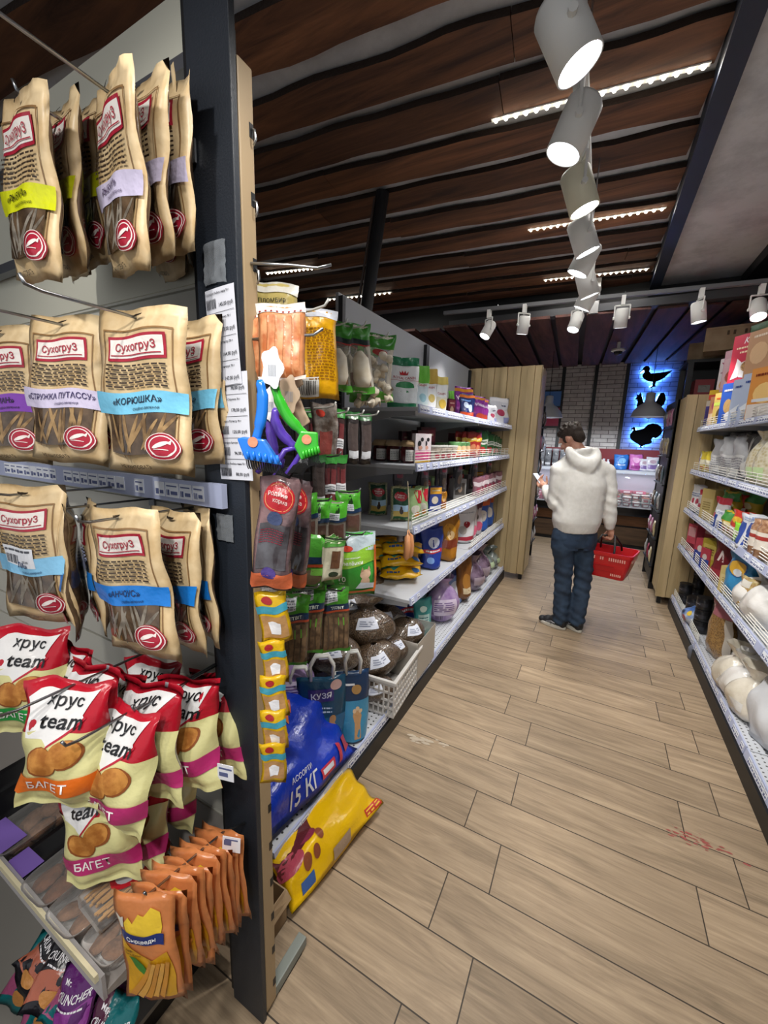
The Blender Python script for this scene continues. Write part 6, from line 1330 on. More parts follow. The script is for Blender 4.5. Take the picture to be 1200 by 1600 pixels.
# big sacks at the foot of the bay, and a carton
def big_art(v):
    return [('meat', '#8f2b3f', 'ell', -.55, .86, .26, .12), ('meat_rim', '#b98a86', 'ring', -.55, .86, .28, .13, .14), ('leaf', '#2f5a34', 'ell', -.2, .9, .1, .06), ('carrot', '#d0662f', 'poly', [(-.1, .9), (.06, .8), (.02, .6), (-.06, .8)]), ('carrot', '#da7a3f', 'poly', [(.0, .92), (.2, .84), (.12, .7), (.04, .82)]), ('carrot', '#d0662f', 'poly', [(.1, .95), (.32, .9), (.22, .78), (.12, .86)]),
      ('bowl', '#2f6fb8', 'poly', [(-.98, .5), (-.35, .74), (-.4, .5), (-.98, .2)]), ('bowl_rim', '#5a9ad0', 'ell', -.68, .66, .32, .09, .0), ('kibble', voro('kibble_print', '#5a3420', '#a8764a', 60), 'ell', -.72, .68, .25, .07), ('number', '#dfe6f2', 'txt', '%', -.88, .42, .1, .2), ('script', '#dfe6f2', 'txt', 'БЕЛКИ', -.55, .6, .045, .3), ('script', '#dfe6f2', 'txt', 'ВИТАМИНЫ', -.5, .53, .045, .36), ('script', '#dfe6f2', 'txt', 'МИНЕРАЛЫ', -.5, .46, .045, .36),
      ('kibble_bit', '#b07a5a', 'ell', -.22, .62, .05, .04), ('kibble_bit', '#b07a5a', 'ell', -.12, .66, .05, .04), ('number', '#e4e6ea', 'txt', '15 КГ', -.2, .12, .13, .5, .15), ('script', '#e4e6ea', 'txt', 'АССОРТИ', -.2, .24, .045, .4, .15), ('pict', '#c2384a', 'rect', .1, .06, .42, .14, .0), ('pict', '#d9dce6', 'rect', .14, .08, .38, .12), ('pict', '#c2384a', 'poly', [(.52, .04), (.6, .04), (.62, .2), (.55, .22)]), ('pict', '#c2384a', 'poly', [(.72, .08), (.95, .1), (.92, .24), (.74, .22)])]
design('bigblue', 'dog_food_sack', lambda v: sh_pouch(.58, .40, .14, 'pillow', 5, 1.3, 22, 18, 0, .03), film('#1438b4'), big_art, body_part='sack')
put('bigblue', (-.865, 1.11, .17), rad(86), 'big bright blue sack of dog food lying on the bottom shelf at the near end', 'sack', rx=rad(-52), ry=rad(2))
def yel_art(v):
    return [('dark_food', '#5f2328', 'poly', [(-.98, .98), (-.1, .98), (-.3, .62), (-.55, .5), (-.98, .4)]), ('meat', '#b0485a', 'ell', -.82, .45, .2, .14), ('meat_edge', '#8a3448', 'ell', -.45, .58, .16, .09), ('kibble_bit', '#8a4a30', 'ell', -.62, .3, .07, .09), ('kibble_bit', '#8a4a30', 'ell', -.45, .3, .06, .08), ('kibble_bit', '#8a4a30', 'ell', -.3, .45, .06, .09), ('red_label', '#c0392f', 'rect', .6, .03, .97, .16), ('script', '#e8c24a', 'lines', .63, .05, .94, .14, 2), ('flag', '#3a5fa0', 'rect', -.78, .04, -.55, .18), ('crest', '#a8907a', 'rect', -.2, .03, .2, .14)]
design('bigyellow', 'dog_food_sack', lambda v: sh_pouch(.5, .215, .13, 'pillow', 9, .9, 22, 16, 0, .04), film('#e6b70c'), yel_art, body_part='sack')
put('bigyellow', (-.69, 1.06, .045), rad(82), 'big yellow sack of dog food lying on the floor against the kick plate', 'sack', rx=rad(-71))
cb = thing('cardboard_box', 'small open cardboard carton on the floor behind the slotted post', 'box', (-.86, .755, 0)); CARD = mat('#a78d6c', rough=.8, noise_=('#9a8060', 8., 3.))
m = MB()
for a in ((-.11, .11, -.05, -.046), (-.11, .11, .046, .05), (-.11, -.107, -.046, .046), (.107, .11, -.046, .046)): m.box(a[0], a[1], a[2], a[3], 0, .13)
m.box(-.11, .11, -.05, .05, 0, .004); m.build('body', CARD, cb)
m = MB(); m.add([(.11, -.05, .13), (.11, .05, .13), (.13, .05, .105), (.125, -.05, .09)], [(0, 1, 2, 3)]); m.add([(.113, -.05, .13), (.113, .05, .13), (.133, .05, .105), (.128, -.05, .09)], [(3, 2, 1, 0)]); m.build('flap', CARD, cb)
sn = thing('floor_stain', 'smeared red stain on the wood look floor by the cereal shelves', 'stain', (.585, 1.845, .0006)); m = MB(); r_ = random.Random(8)
for i in range(44):
    x = r_.gauss(-.05, .05); y = r_.gauss(.0, .016) ; rx = r_.uniform(.003, .016); ry = rx * .3; vs = [(x + rx * cos(q) * r_.uniform(.6, 1.2), y + ry * sin(q) * r_.uniform(.6, 1.2), .0002) for q in [2 * pi * k / 9 for k in range(9)]]
    vs = [(p[0], p[1], .0002 + .00004 * i) for p in vs]; m.add(vs, [tuple(range(9))])
sn_o = m.build('smear', mat('#a2534d', rough=.5), sn)
sm2 = thing('floor_stain', 'pale dried smear on the floor near the bottom pet shelf', 'stain', (-0.642, 1.795, 0.001), rad(12)); m = MB()
for i in range(22):
    x = r_.uniform(-.1, .1); y = r_.gauss(0, .012); rx = r_.uniform(.008, .03); m.add([(x + rx * cos(q) * r_.uniform(.6, 1.2), y + rx * .35 * sin(q), .0002 + .00004 * i) for q in [2 * pi * k / 9 for k in range(9)]], [tuple(range(9))])
m.build('smear', mat('#b5a794', rough=.4), sm2)

# ------------------------------------------------------------------ the cereal and grocery shelves across the aisle
RB, RF, RBS = 1.32, .80, .815
ZR = (1.78, 1.39, 1.02, .66)
for (y0, y1, lab, sd) in ((3.6, 4.74, 'grocery shelving bay against the shorter wooden panel, cereal on top', 100), (2.4, 3.6, 'grocery shelving bay in the middle of the cereal side, sacks at its foot', 140), (1.5, 2.4, 'grocery shelving bay of the cereal side at the near edge of the view', 180)):
    bay(lab, -1, RB, RF, RBS, y0, y1, ZR, 2.1, back='#8c7a60', wires=(0, 1, 2, 3, 9) if y0 > 2.5 else (0, 1, 2, 3), seed=sd)
GG = 'groceries on the cereal shelves'
D('cereal_red', 'cereal_box', bx(.24, .36, .07), board('#b3203a'), [('script', '#eae4e4', 'txt', "Kel", .15, .87, .12, 1.2, .35, .02), ('word', '#e8d3b0', 'lines', -0.68, 0.678, 0.68, 0.762, 1), ('word', '#e8d3b0', 'lines', -0.40, 0.588, 0.60, 0.672, 1), ('bowl', '#dcd6d2', 'ell', .1, .28, .62, .17), ('flakes', voro('cereal_print', '#5f3b22', '#b58a52', 70), 'ell', .25, .34, .45, .11), ('splash', '#e6e2e2', 'poly', [(-.8, .1), (-.3, .14), (-.2, .44), (-.5, .52), (-.6, .3)])])
D('cereal_pink', 'cereal_box', bx(.2, .33, .07), board('#cfa3ae'), [('emblem', '#5b4a40', 'ell', .2, .9, .35, .06), ('panel', '#d9b8bd', 'rect', -.9, .1, .9, .8), ('picture', '#a8604f', 'ell', 0, .35, .6, .15)])
D('cereal_white', 'cereal_box', bx(.2, .33, .07), board('#d8d2d4'), [('swirl', '#a23c5c', 'poly', [(-.8, .9), (.9, .8), (.5, .66), (-.2, .75)]), ('word', '#8a2d4c', 'lines', -0.68, 0.552, 0.68, 0.648, 1), ('picture', '#d0a35f', 'ell', 0, .28, .7, .16)])
D('cereal_beige', 'cereal_box', bx(.2, .33, .07), board('#b98e6a'), [('top', '#3f5a3c', 'rect', -1, .88, 1, 1), ('picture', '#d9b48c', 'ell', 0, .45, .7, .2), ('word', '#efe0cc', 'lines', -0.54, 0.712, 0.54, 0.808, 1)])
D('kids_blue', 'cereal_box', bx(.19, .28, .06), board('#2a57b8'), [('word', '#e8e8f2', 'lines', -0.72, 0.766, 0.72, 0.874, 1), ('figure', '#c9a36a', 'ell', -.2, .45, .4, .17), ('bowl', '#e2e4ec', 'ell', .2, .2, .6, .12)])
D('kids_pale', 'cereal_box', bx(.19, .28, .06), board('#b4c2dc'), [('word', '#2c4a94', 'lines', -0.72, 0.766, 0.72, 0.874, 1), ('swoosh', '#e6ecf4', 'poly', [(-.9, .3), (.9, .6), (.9, .4), (-.5, .1)]), ('picture', '#7e94bf', 'ell', .2, .3, .5, .14)])
D('kids_orange', 'cereal_box', bx(.22, .28, .07), board('#d08a3c'), [('panel', '#d9d2cc', 'rect', -.95, .02, .95, .3), ('bowl', '#e8c07a', 'ell', 0, .5, .7, .2), ('spoon', '#d8dbe0', 'rect', -.7, .34, .6, .4), ('word', '#7a2d14', 'lines', -0.68, 0.796, 0.68, 0.904, 1)])
D('kids_green', 'cereal_box', bx(.17, .27, .06), board('#c2a85c'), [('figure', '#5a4a34', 'ell', 0, .35, .5, .2), ('word', '#d64f2a', 'lines', -0.68, 0.766, 0.68, 0.874, 1), ('stripe', '#b7c95a', 'rect', -.95, .62, .95, .72)])
D('kids_purple', 'snack_box', bx(.13, .24, .06), board('#54488f'), [('lid', '#c9bfae', 'rect', -1, .8, 1, 1), ('panel', '#3e3676', 'rect', -.8, .1, .8, .7)])
D('kids_salmon', 'snack_box', bx(.13, .26, .06), board('#d99a72'), [('picture', '#c9607a', 'ell', 0, .7, .6, .15), ('panel', '#e2c9a8', 'rect', -.9, .08, .9, .45)])
D('redyellow', 'snack_box', bx(.2, .09, .14), board('#c9412c'), [('stripe', '#d8b02a', 'rect', -1, .5, .2, 1), ('word', '#e8dcc0', 'lines', 0.04, 0.170, 0.76, 0.530, 1)])
D('silverbag', 'flour_bag', pouch(.2, .3, .09, 'pillow', 10, 14, 1.6), film('#b7b8bb'), [('note', '#dadada', 'rect', -.7, .12, .7, .55), ('print', '#9a9aa2', 'lines', -.6, .2, .6, .5, 5)])
D('stripebag', 'flour_bag', pouch(.18, .3, .09, 'pillow', 10, 14, 1.2), film('#4a4744'), [('stripe', '#b3b0ab', 'poly', [(-.9, .5), (-.5, .95), (-.3, .95), (-.7, .5)]), ('stripe', '#b3b0ab', 'poly', [(-.1, .5), (.3, .95), (.5, .95), (.1, .5)]), ('note', '#dad8d4', 'rect', -.4, .1, .6, .45)])
D('pastabag', 'pasta_bag', lambda v: sh_sack(.18, .32, .13, v + 41, .8, True, 18, 14, .8), voro('pasta_in_film', '#b9a97c', '#dcd6bf', 55, .25, .6), [('label', '#b8cf9a', 'rect', -.15, .1, .12, .32)])
D('yellowpack', 'snack_pack', pouch(.11, .18, .05, 'pillow', 8, 10, 1.), '#d8c243', [('band', '#e8e2c8', 'rect', -.9, .35, .9, .6), ('picture', '#c98a2c', 'ell', 0, .22, .5, .1)])
D('whitepack', 'snack_pack', pouch(.11, .2, .06, 'pillow', 8, 10, 1.), '#d3d2d6', [('band', '#8f7a9c', 'rect', -.9, .5, .9, .66), ('picture', '#b39a7a', 'ell', 0, .3, .5, .1)])
D('brownpouch', 'dried_fruit_pouch', pouch(.16, .26, .08, 'pillow', 8, 12, 1.4), '#7a5240', [('label', '#c9b394', 'ell', 0, .5, .55, .16)])
D('olivepouch', 'dried_fruit_pouch', pouch(.2, .26, .08, 'pillow', 8, 12, 1.4), '#5d6247', [('label', '#a9ad84', 'ell', 0, .5, .55, .16)])
D('flour', 'flour_bag', pouch(.13, .24, .09, 'stand', 8, 12, .8), '#cfd0d4', [('panel', '#e4e4e8', 'rect', -.85, .2, .85, .75), ('emblem', '#b9485c', 'ell', .1, .4, .4, .1), ('script', '#4a6fae', 'lines', -.6, .55, .6, .7, 2)])
D('strawcarton', 'grain_carton', bx(.14, .24, .09), board('#c2ac6c'), [('panel', '#cdbb84', 'rect', -.85, .1, .85, .7), ('script', '#8f7a3c', 'lines', -.6, .3, .6, .6, 4)])
D('redwhite', 'sugar_bag', pouch(.16, .22, .1, 'stand', 8, 12, 1.), '#d2d0d2', [('top', '#b03040', 'rect', -1, .78, 1, 1), ('band', '#b03040', 'rect', -1, .3, 1, .45), ('stripe', '#3b5590', 'rect', -1, .05, 1, .16)])
D('greenred', 'groats_pack', pouch(.17, .18, .1, 'pillow', 8, 10, 1.2), '#d2ad2c', [('top', '#3f8a3c', 'rect', -1, .6, 1, 1), ('band', '#b8332c', 'rect', -1, .1, .3, .35), ('picture', '#e3d6a8', 'ell', .2, .45, .5, .12)])
D('redpack', 'groats_pack', pouch(.17, .18, .1, 'pillow', 8, 10, 1.2), '#c23a2f', [('band', '#dcd0c8', 'rect', -1, .2, 1, .45), ('picture', '#e0b23a', 'ell', 0, .7, .5, .12)])
D('bluewhitebag', 'salt_bag', pouch(.14, .2, .09, 'stand', 8, 12, .9), '#d4d7de', [('panel', '#2c4a9a', 'rect', -1, .1, -.1, .75), ('panel', '#2c4a9a', 'rect', .2, .1, .9, .45), ('script', '#7f97c4', 'lines', -.5, .8, .6, .92, 2)])
D('beantub', 'bean_jar', lambda v: sh_can(.06, .2, v, [(.05, 0), (.06, .01), (.06, .16), (.05, .18), (.052, .2)]), mat('#b08a6a', rough=.2, noise_=('#8a5f44', 60., 3.)), [('label', '#e0d8cc', 'rect', -.6, .25, .6, .7), ('band', '#a33a34', 'rect', -.6, .5, .6, .6)])
D('limepack', 'snack_pack', pouch(.08, .14, .04, 'pillow', 6, 8, 1.), '#8fd23c', [('band', '#e6f0d0', 'rect', -.8, .4, .8, .6)])
D('pinkcarton', 'grain_carton', bx(.12, .25, .07), board('#c2485a'), [('panel', '#d8a0a4', 'rect', -.8, .55, .8, .9), ('band', '#7a2434', 'rect', -.9, .1, .9, .3)])
D('redbluecarton', 'grain_carton', bx(.12, .2, .07), board('#b03a4c'), [('panel', '#2f4394', 'rect', -1, .0, 1, .5), ('picture', '#d8d0cc', 'ell', 0, .6, .5, .14)])
D('olivecarton', 'grain_carton', bx(.16, .23, .08), board('#a8962f'), [('panel', '#c2b25a', 'rect', -.8, .4, .8, .85), ('script', '#5f551c', 'lines', -.6, .5, .6, .75, 3), ('blue_panel', '#39508c', 'rect', -.9, .05, .1, .3)])
D('winepouch', 'coffee_pouch', pouch(.18, .26, .09, 'stand', 8, 12, 1.), '#6d1f28', [('mark', '#e2d8d4', 'poly', [(-.4, .5), (-.2, .5), (-.05, .68), (.1, .5), (.3, .5), (.05, .78), (-.12, .78)]), ('band', '#8a2c36', 'rect', -.9, .1, .9, .3)])
D('ricebag', 'rice_bag', pouch(.24, .3, .12, 'pillow', 10, 14, 1.3), '#3b8fc4', [('emblem', '#d8a83a', 'ell', .1, .7, .6, .16), ('ring', '#2a5a94', 'ring', .1, .7, .66, .18, .12), ('white', '#d9dee6', 'ell', .2, .62, .35, .08)])
D('peabag', 'pea_bag', pouch(.14, .22, .08, 'pillow', 8, 12, 1.), voro('mixed_peas', '#a87f4c', '#c2b27a', 60, .25, .6, '#b0603c'), [('label', '#d4d0c6', 'rect', -.5, .75, .5, .92)])
D('whitesack', 'grain_sack', lambda v: sh_sack(.26, .32, .2, v + 51, .7, True, 26, 20, 2.2), mat('#efeeec', rough=.22, noise_=('#dfdcd7', 9., 4.), bump=(13., .9), coat=.3), [])
D('ricesack', 'grain_sack', lambda v: sh_sack(.28, .33, .22, v + 61, .72, True, 26, 20, 2.2), mat('#e3ddd0', rough=.22, noise_=('#cdc4b2', 9., 4.), bump=(13., .9), coat=.3), [('label', '#dcdbd8', 'rect', -.05, .2, .15, .36)])
D('bigwhite', 'flour_sack', lambda v: sh_pouch(.46, .6, .26, 'pillow', v + 81, 1.6, 16, 18, 0, .06), mat('#d0d2d6', rough=.45, bump=(14., .4)), [])
def lid_extra(root, S, h): MB().lathe([(.0001, h + .004), (.05, h + .004), (.051, h), (.051, h - .012), (.049, h - .012)], 20).build('lid', mat('#15161a', rough=.3), root)
D('blacktin', 'black_tin', lambda v: sh_can(.05, .088, v), mat('#17181c', rough=.3), [('band', '#2f3038', 'rect', -.9, .3, .9, .62), ('script', '#7d7f88', 'lines', -0.32, 0.388, 0.32, 0.532, 1)], extra=lid_extra)
D('paperbag', 'sweet_bag', lambda v: sh_sack(.26, .2, .2, v + 71, .8, False, 18, 12, 1.4), mat('#c2cbd8', rough=.3, noise_=('#4a6fb0', 9., 2.), bump=(20., .5)), [('emblem', '#b8394a', 'ell', -.02, .3, .09, .14), ('emblem', '#d9b93a', 'ell', .1, .6, .07, .1), ('emblem', '#2f3a4c', 'ell', -.12, .55, .06, .08)])
D('spaghettibag', 'pasta_bag', pouch(.2, .4, .12, 'pillow', 10, 14, 1.2), voro('wholemeal_pasta', '#6f4f2c', '#a8844f', 90, .3, .6), [('top', mat('#b5707c', rough=.2, coat=.5), 'rect', -1, .76, 1, 1), ('clear_side', '#c9c2b8', 'rect', .75, .05, 1, .75)])
D('darkbottle', 'sauce_bottle', lambda v: sh_can(.032, .26, v, [(.03, 0), (.032, .005), (.032, .15), (.014, .2), (.012, .24), (.014, .242), (.014, .26), (.0001, .26)]), mat('#1c1416', rough=.12), [('label', '#a33a34', 'rect', -.8, .15, .8, .45)])
def rrow(items):
    for (key, loc, psi, label, sc, var) in items:
        loc = (loc[0], min(loc[1], 4.63), loc[2])
        put(key, loc, rad(psi), label, _DES[key]['name'].split('_')[-1], GG, s=sc, var=var)
P = -68
rrow([
 ('kids_purple', (0.870, 4.721, 1.781), P, 'small violet snack box with a pale lid, touching the wooden panel', 1., 0),
 ('kids_salmon', (0.870, 4.486, 1.781), P, 'salmon coloured snack box second from the wooden panel', 1., 0),
 ('kids_green', (0.870, 4.277, 1.781), P, 'straw and green cereal box beside the bright blue one', 1., 0),
 ('kids_blue', (0.865, 3.978, 1.781), P, 'bright blue cereal box behind the wire guard', 1.1, 0),
 ('kids_pale', (0.870, 3.718, 1.781), P, 'pale blue cereal box next to the bright blue one', 1.08, 0),
 ('kids_pale', (0.870, 3.490, 1.781), P, 'pale blue cereal box next to the orange one with a bowl', 1.1, 0),
 ('kids_orange', (0.870, 3.260, 1.781), P, 'orange cereal box with a bowl, at the edge of the view', 1.1, 0),
 ('cereal_white', (0.940, 4.722, 2.070), P, 'tall white cereal box with a plum swirl on the upper tier', .95, 0),
 ('cereal_pink', (0.930, 4.426, 2.080), P, 'tall pink cereal box on the upper tier, beside the red one', 1.0, 0),
 ('cereal_red', (0.920, 4.053, 2.090), -60, 'tall red cereal box with white script on the upper tier', 1.0, 0),
 ('cereal_beige', (0.930, 3.760, 2.090), P, 'tall tan cereal box with a green top on the upper tier', 1.1, 0),
 ('redyellow', (0.930, 5.168, 2.030), -40, 'flat red and yellow box lying on the violet snack box', .9, 0)])
# the upper tier stands on a riser behind the small boxes
rs = thing('shelf_riser', 'dark riser that carries the tall cereal boxes above the small ones', 'riser', (1.06, 3.7, 1.782)); MB().box(-.14, .2, -1.2, 1.0, .268, .285).build('board', mat('#5b5045', rough=.6), rs); MB().box(.05, .2, -1.2, 1.0, 0, .268).build('support', mat('#5b5045', rough=.6), rs)
rrow([
 ('whitepack', (0.860, 4.790, 1.391), P, 'small white snack pack at the wooden panel end of the second grocery shelf', .9, 0), ('yellowpack', (0.860, 4.574, 1.391), P, 'small yellow snack pack on the second grocery shelf, farther of two', 1., 0), ('yellowpack', (0.860, 4.378, 1.391), P, 'small yellow snack pack on the second grocery shelf, nearer of two', 1., 1),
 ('brownpouch', (1.050, 5.527, 1.391), P, 'brown dried fruit pouch standing behind the small yellow packs', 1.15, 0), ('olivepouch', (1.050, 5.034, 1.391), P, 'olive dried fruit pouch at the back of the second grocery shelf', 1.25, 0), ('olivepouch', (1.100, 4.900, 1.391), P, 'dim olive pouch at the back, behind the silvery bags', 1.3, 1),
 ('silverbag', (0.880, 4.175, 1.391), P, 'crinkled silvery bag, hindmost of the three', .95, 0), ('silverbag', (0.880, 3.858, 1.391), P, 'crinkled silvery bag, middle of the three', 1., 1), ('silverbag', (0.890, 3.617, 1.391), P, 'crinkled silvery bag with a white note, frontmost of the three', 1., 2), ('stripebag', (0.920, 3.559, 1.391), P, 'dark striped bag with a white note', 1.05, 0),
 ('pastabag', (0.880, 3.229, 1.391), P, 'clear bag of pale pasta beside the striped bag', 1., 0), ('pastabag', (0.880, 3.068, 1.391), P, 'clear bag of pale pasta at the edge of the view', 1.05, 1), ('pastabag', (1.060, 3.795, 1.391), P, 'clear bag of pale pasta in the second row', 1.1, 2), ('silverbag', (1.080, 4.565, 1.391), P, 'dim silvery bag in the second row', 1.15, 0)])
rrow([
 ('flour', (0.860, 4.943, 1.021), P, 'white flour bag at the wooden panel end of the third grocery shelf', 1., 0), ('flour', (0.860, 4.692, 1.021), P, 'white flour bag, second from the wooden panel', 1., 1), ('flour', (0.860, 4.494, 1.021), P, 'white flour bag, third from the wooden panel', 1.05, 2), ('redwhite', (0.870, 4.344, 1.021), P, 'red topped sugar bag between flour bags and straw carton', 1., 1),
 ('strawcarton', (0.870, 4.090, 1.021), P, 'straw coloured grain carton on the third grocery shelf', 1.05, 0), ('redwhite', (0.870, 3.772, 1.021), P, 'red and white sugar bag just past the straw carton', 1., 0), ('bluewhitebag', (0.830, 3.651, 1.021), P, 'small white bag with a blue base at the wire guard', .7, 1),
 ('greenred', (0.930, 3.858, 1.100), P, 'groats pack with a green top, lying high on the third grocery shelf', 1.05, 0), ('greenred', (0.860, 3.475, 1.021), P, 'yellow groats pack with a green top, at the wire guard', .9, 1), ('redpack', (0.870, 3.289, 1.021), P, 'red groats pack on the third grocery shelf', 1.05, 0), ('redpack', (0.970, 3.861, 1.090), P, 'red groats pack lying on others in the second row', 1., 1), ('limepack', (0.830, 3.200, 1.021), P, 'small lime green pack at the wire guard', .9, 0),
 ('bluewhitebag', (0.840, 3.052, 1.021), P, 'white salt bag with a deep blue panel', 1.0, 0), ('bluewhitebag', (0.860, 3.004, 1.021), P, 'white salt bag with a deep blue panel, nearer one', 1.05, 2), ('beantub', (0.860, 2.887, 1.021), P, 'jar of pale beans with a label', 1., 0), ('beantub', (0.860, 2.780, 1.021), P, 'jar of pale beans at the edge of the view', 1.05, 0), ('strawcarton', (1.080, 4.690, 1.021), P, 'straw coloured carton in the second row', 1., 0), ('greenred', (1.040, 3.821, 1.100), P, 'groats pack with a green top in the second row', 1.1, 2)])
rrow([
 ('darkbottle', (0.880, 5.183, 0.661), P, 'dark sauce bottle at the wooden panel end, farther', 1., 0), ('darkbottle', (0.880, 4.997, 0.661), P, 'dark sauce bottle at the wooden panel end, nearer', .9, 0), ('pinkcarton', (0.870, 4.483, 0.661), P, 'rose coloured carton on the fourth grocery shelf', 1., 0), ('redbluecarton', (0.860, 4.059, 0.661), P, 'red and blue carton on the fourth grocery shelf', 1., 0), ('redbluecarton', (0.850, 3.846, 0.661), P, 'red and blue carton beside the olive yellow one', .85, 0),
 ('olivecarton', (0.880, 3.836, 0.661), P, 'olive yellow carton on the fourth grocery shelf', 1.05, 0), ('winepouch', (0.880, 3.572, 0.661), P, 'wine red coffee pouch with a pale arch', 1.1, 0), ('whitepack', (1.020, 4.104, 0.661), P, 'white pack behind the wine red pouch', 1.2, 1), ('strawcarton', (0.860, 3.269, 0.661), -50, 'plain brown carton beside the blue rice bag', .75, 0),
 ('ricebag', (0.880, 3.159, 0.661), P, 'blue rice bag with a yellow emblem', 1., 0), ('peabag', (0.850, 2.897, 0.661), P, 'clear bag of mixed peas at the wire guard', 1., 0), ('whitesack', (0.900, 2.915, 0.661), P, 'tied white sack on the fourth grocery shelf, farther', 1., 0), ('whitesack', (0.900, 2.734, 0.661), P, 'tied white sack on the fourth grocery shelf, nearer', 1.05, 1), ('ricebag', (1.100, 3.826, 0.661), P, 'dim rice bag in the second row', 1., 1), ('pinkcarton', (1.020, 5.683, 0.661), P, 'rose coloured carton in the second row', 1.1, 0)])
BT = 'black tins stacked on the bottom grocery shelf'
k = 0
for j, x in enumerate((1068, 1079, 1090)):
    for l in range(2 if j < 2 else 3):
        p = {1068: (0.880, 4.555, 0.132), 1079: (0.875, 4.156, 0.132), 1090: (0.885, 3.880, 0.132)}[x]
        put('blacktin', (p[0], p[1], p[2] + .098 * l), rad(P), 'black tin %s of the %s pile, bottom grocery shelf' % (['at the bottom', 'second from the bottom', 'on top'][l], ['far', 'middle', 'near'][j]), 'tin', BT, s=1.05)
for j, p in enumerate(((1.020, 5.261, 0.132), (1.020, 4.795, 0.132))):
    for l in range(3): put('blacktin', (p[0], p[1], p[2] + .098 * l), rad(P), 'black tin %s of the %s pile in the second row' % (['at the bottom', 'second', 'on top'][l], ['far', 'near'][j]), 'tin', BT, s=1.05)
rrow([
 ('brownpouch', (0.880, 5.166, 0.132), P, 'beige pouch at the wooden panel end of the bottom grocery shelf', .6, 1),
 ('paperbag', (0.870, 4.017, 0.132), P, 'crumpled blue and white sweet bag below the black tins', .9, 0), ('paperbag', (0.920, 4.054, 0.132), P, 'crumpled blue and white sweet bag beside the brown pasta', .95, 1),
 ('spaghettibag', (0.900, 3.423, 0.132), P, 'clear bag of brown pasta with a rosy top', 1.05, 0),
 ('whitesack', (0.980, 3.512, 0.132), P, 'tied clear sack behind the brown pasta bag', 1.1, 2), ('ricesack', (0.890, 2.959, 0.132), P, 'tied clear sack of rice, hindmost of the front row', .95, 0), ('whitesack', (0.900, 2.850, 0.132), P, 'tied clear sack in the middle of the bottom front row', 1., 1), ('ricesack', (0.900, 2.712, 0.132), P, 'tied clear sack of rice next to the big white sacks', .95, 1), ('ricesack', (1.100, 3.655, 0.132), P, 'tied clear sack in the second row of the bottom shelf', 1.1, 2), ('whitesack', (1.050, 3.160, 0.132), P, 'tied clear sack behind the big white sacks', 1.2, 0)])
put('bigwhite', (.885, 2.44, .15), rad(-75), 'big white flour sack slumped over the bottom shelf edge, farther one', 'sack', GG, rx=rad(-28), ry=rad(-8), s=.85)
put('bigwhite', (.92, 2.02, .15), rad(-80), 'big white flour sack slumped over the bottom shelf edge, nearer one', 'sack', GG, rx=rad(-30), ry=rad(6), s=.85, var=1)
gb = thing('floor_bin', 'small grey object under the bottom grocery shelf', 'bin', (0.814, 3.616, 0.000)); MB().lathe([(.045, 0), (.055, .01), (.06, .08), (.05, .1), (.0001, .1)], 14).build('body', mat('#5f6470', rough=.5), gb, smooth=True, loc=(.02, 0, 0))
# tall black rack with cartons behind
tr = thing('storage_rack', 'tall black rack behind the cereal shelves with brown cartons on top', 'rack', (1.15, 5.75, 0))
m = MB()
for x in (-.38, .5):
    for y in (-.25, .25): m.box(x - .025, x + .025, y - .025, y + .025, 0, 2.53)
m.build('post', BLACK, tr)
for z in (.3, .9, 1.5, 2.0, 2.50): MB().box(-.42, .54, -.28, .28, z, z + .03).build('shelf', BLACK, tr)
MB().box(-.4, .52, .25, .27, .1, 2.5).build('back_panel', mat('#141518', rough=.6), tr)
for i, (x, c, lab) in enumerate([(-.22, '#8f2b33', 'red carton in the dark rack behind the cereal, at its edge'), (.02, '#2c2b2e', 'dark carton in the rack behind the cereal'), (.25, '#3f4a30', 'green carton in the rack behind the cereal')]):
    key = 'rackcarton%d' % i; D(key, 'stock_carton', bx(.17, .3, .2), board(c), [('panel', '#6d6660', 'rect', -.6, .55, .6, .8)]); put(key, (1.15 + x, 5.68, 2.032), 0, lab, 'carton', 'cartons in the black rack')
def box_extra(root, S, h):
    m = MB()
    for a in (-.06, -.02, .05, .08): m.box(a - .008, a + .008, -.1255, -.125, h * .62, h * .8)
    m.build('print', mat('#4a3a28', rough=.8), root)
D('carton', 'brown_carton', bx(.42, .19, .25), mat('#a08a6e', rough=.8, noise_=('#8f795d', 8., 3.)), [('flap_line', '#6f5a42', 'rect', -1, .9, 1, .91)], extra=box_extra, bevel=.003)
put('carton', (.97, 5.72, 2.531), rad(-8), 'brown carton on top of the black rack, lower and farther one', 'carton', 'brown cartons on the black rack')
put('carton', (1.06, 5.2, 2.531), rad(-12), 'brown carton on top of the black rack, higher and nearer one', 'carton', 'brown cartons on the black rack', s=1.15)

# ------------------------------------------------------------------ service counter at the back
ct = thing('service_counter', 'dark service counter with a wooden stripe along the back wall', 'counter', (-.3, 7.25, 0))
CW = wood('counter_wood', '#5f3d26', '#94653f', (1, 10, 10), .5, '#a57548')
MB().box(-1.6, 1.32, .02, .30, 0, .06).build('kick', BLACK, ct)
MB().box(-1.6, 1.32, .0, .30, .06, .33).build('lower_panel', wood('counter_wood_dark', '#3b2a1c', '#5d4530', (1, 10, 10), .5), ct)
MB().box(-1.6, 1.32, -.0, .30, .36, .53).build('wood_stripe', CW, ct)
MB().box(-1.6, 1.32, .02, .30, .33, .36).build('recess', BLACK, ct)
MB().box(-1.62, 1.34, -.12, .30, .53, .665).build('worktop', mat('#15161a', rough=.22), ct, bevel=.01)
MB().box(-1.62, 1.34, .28, .3, .665, 1.55).build('back_splash', mat('#7a1722', rough=.5), ct)
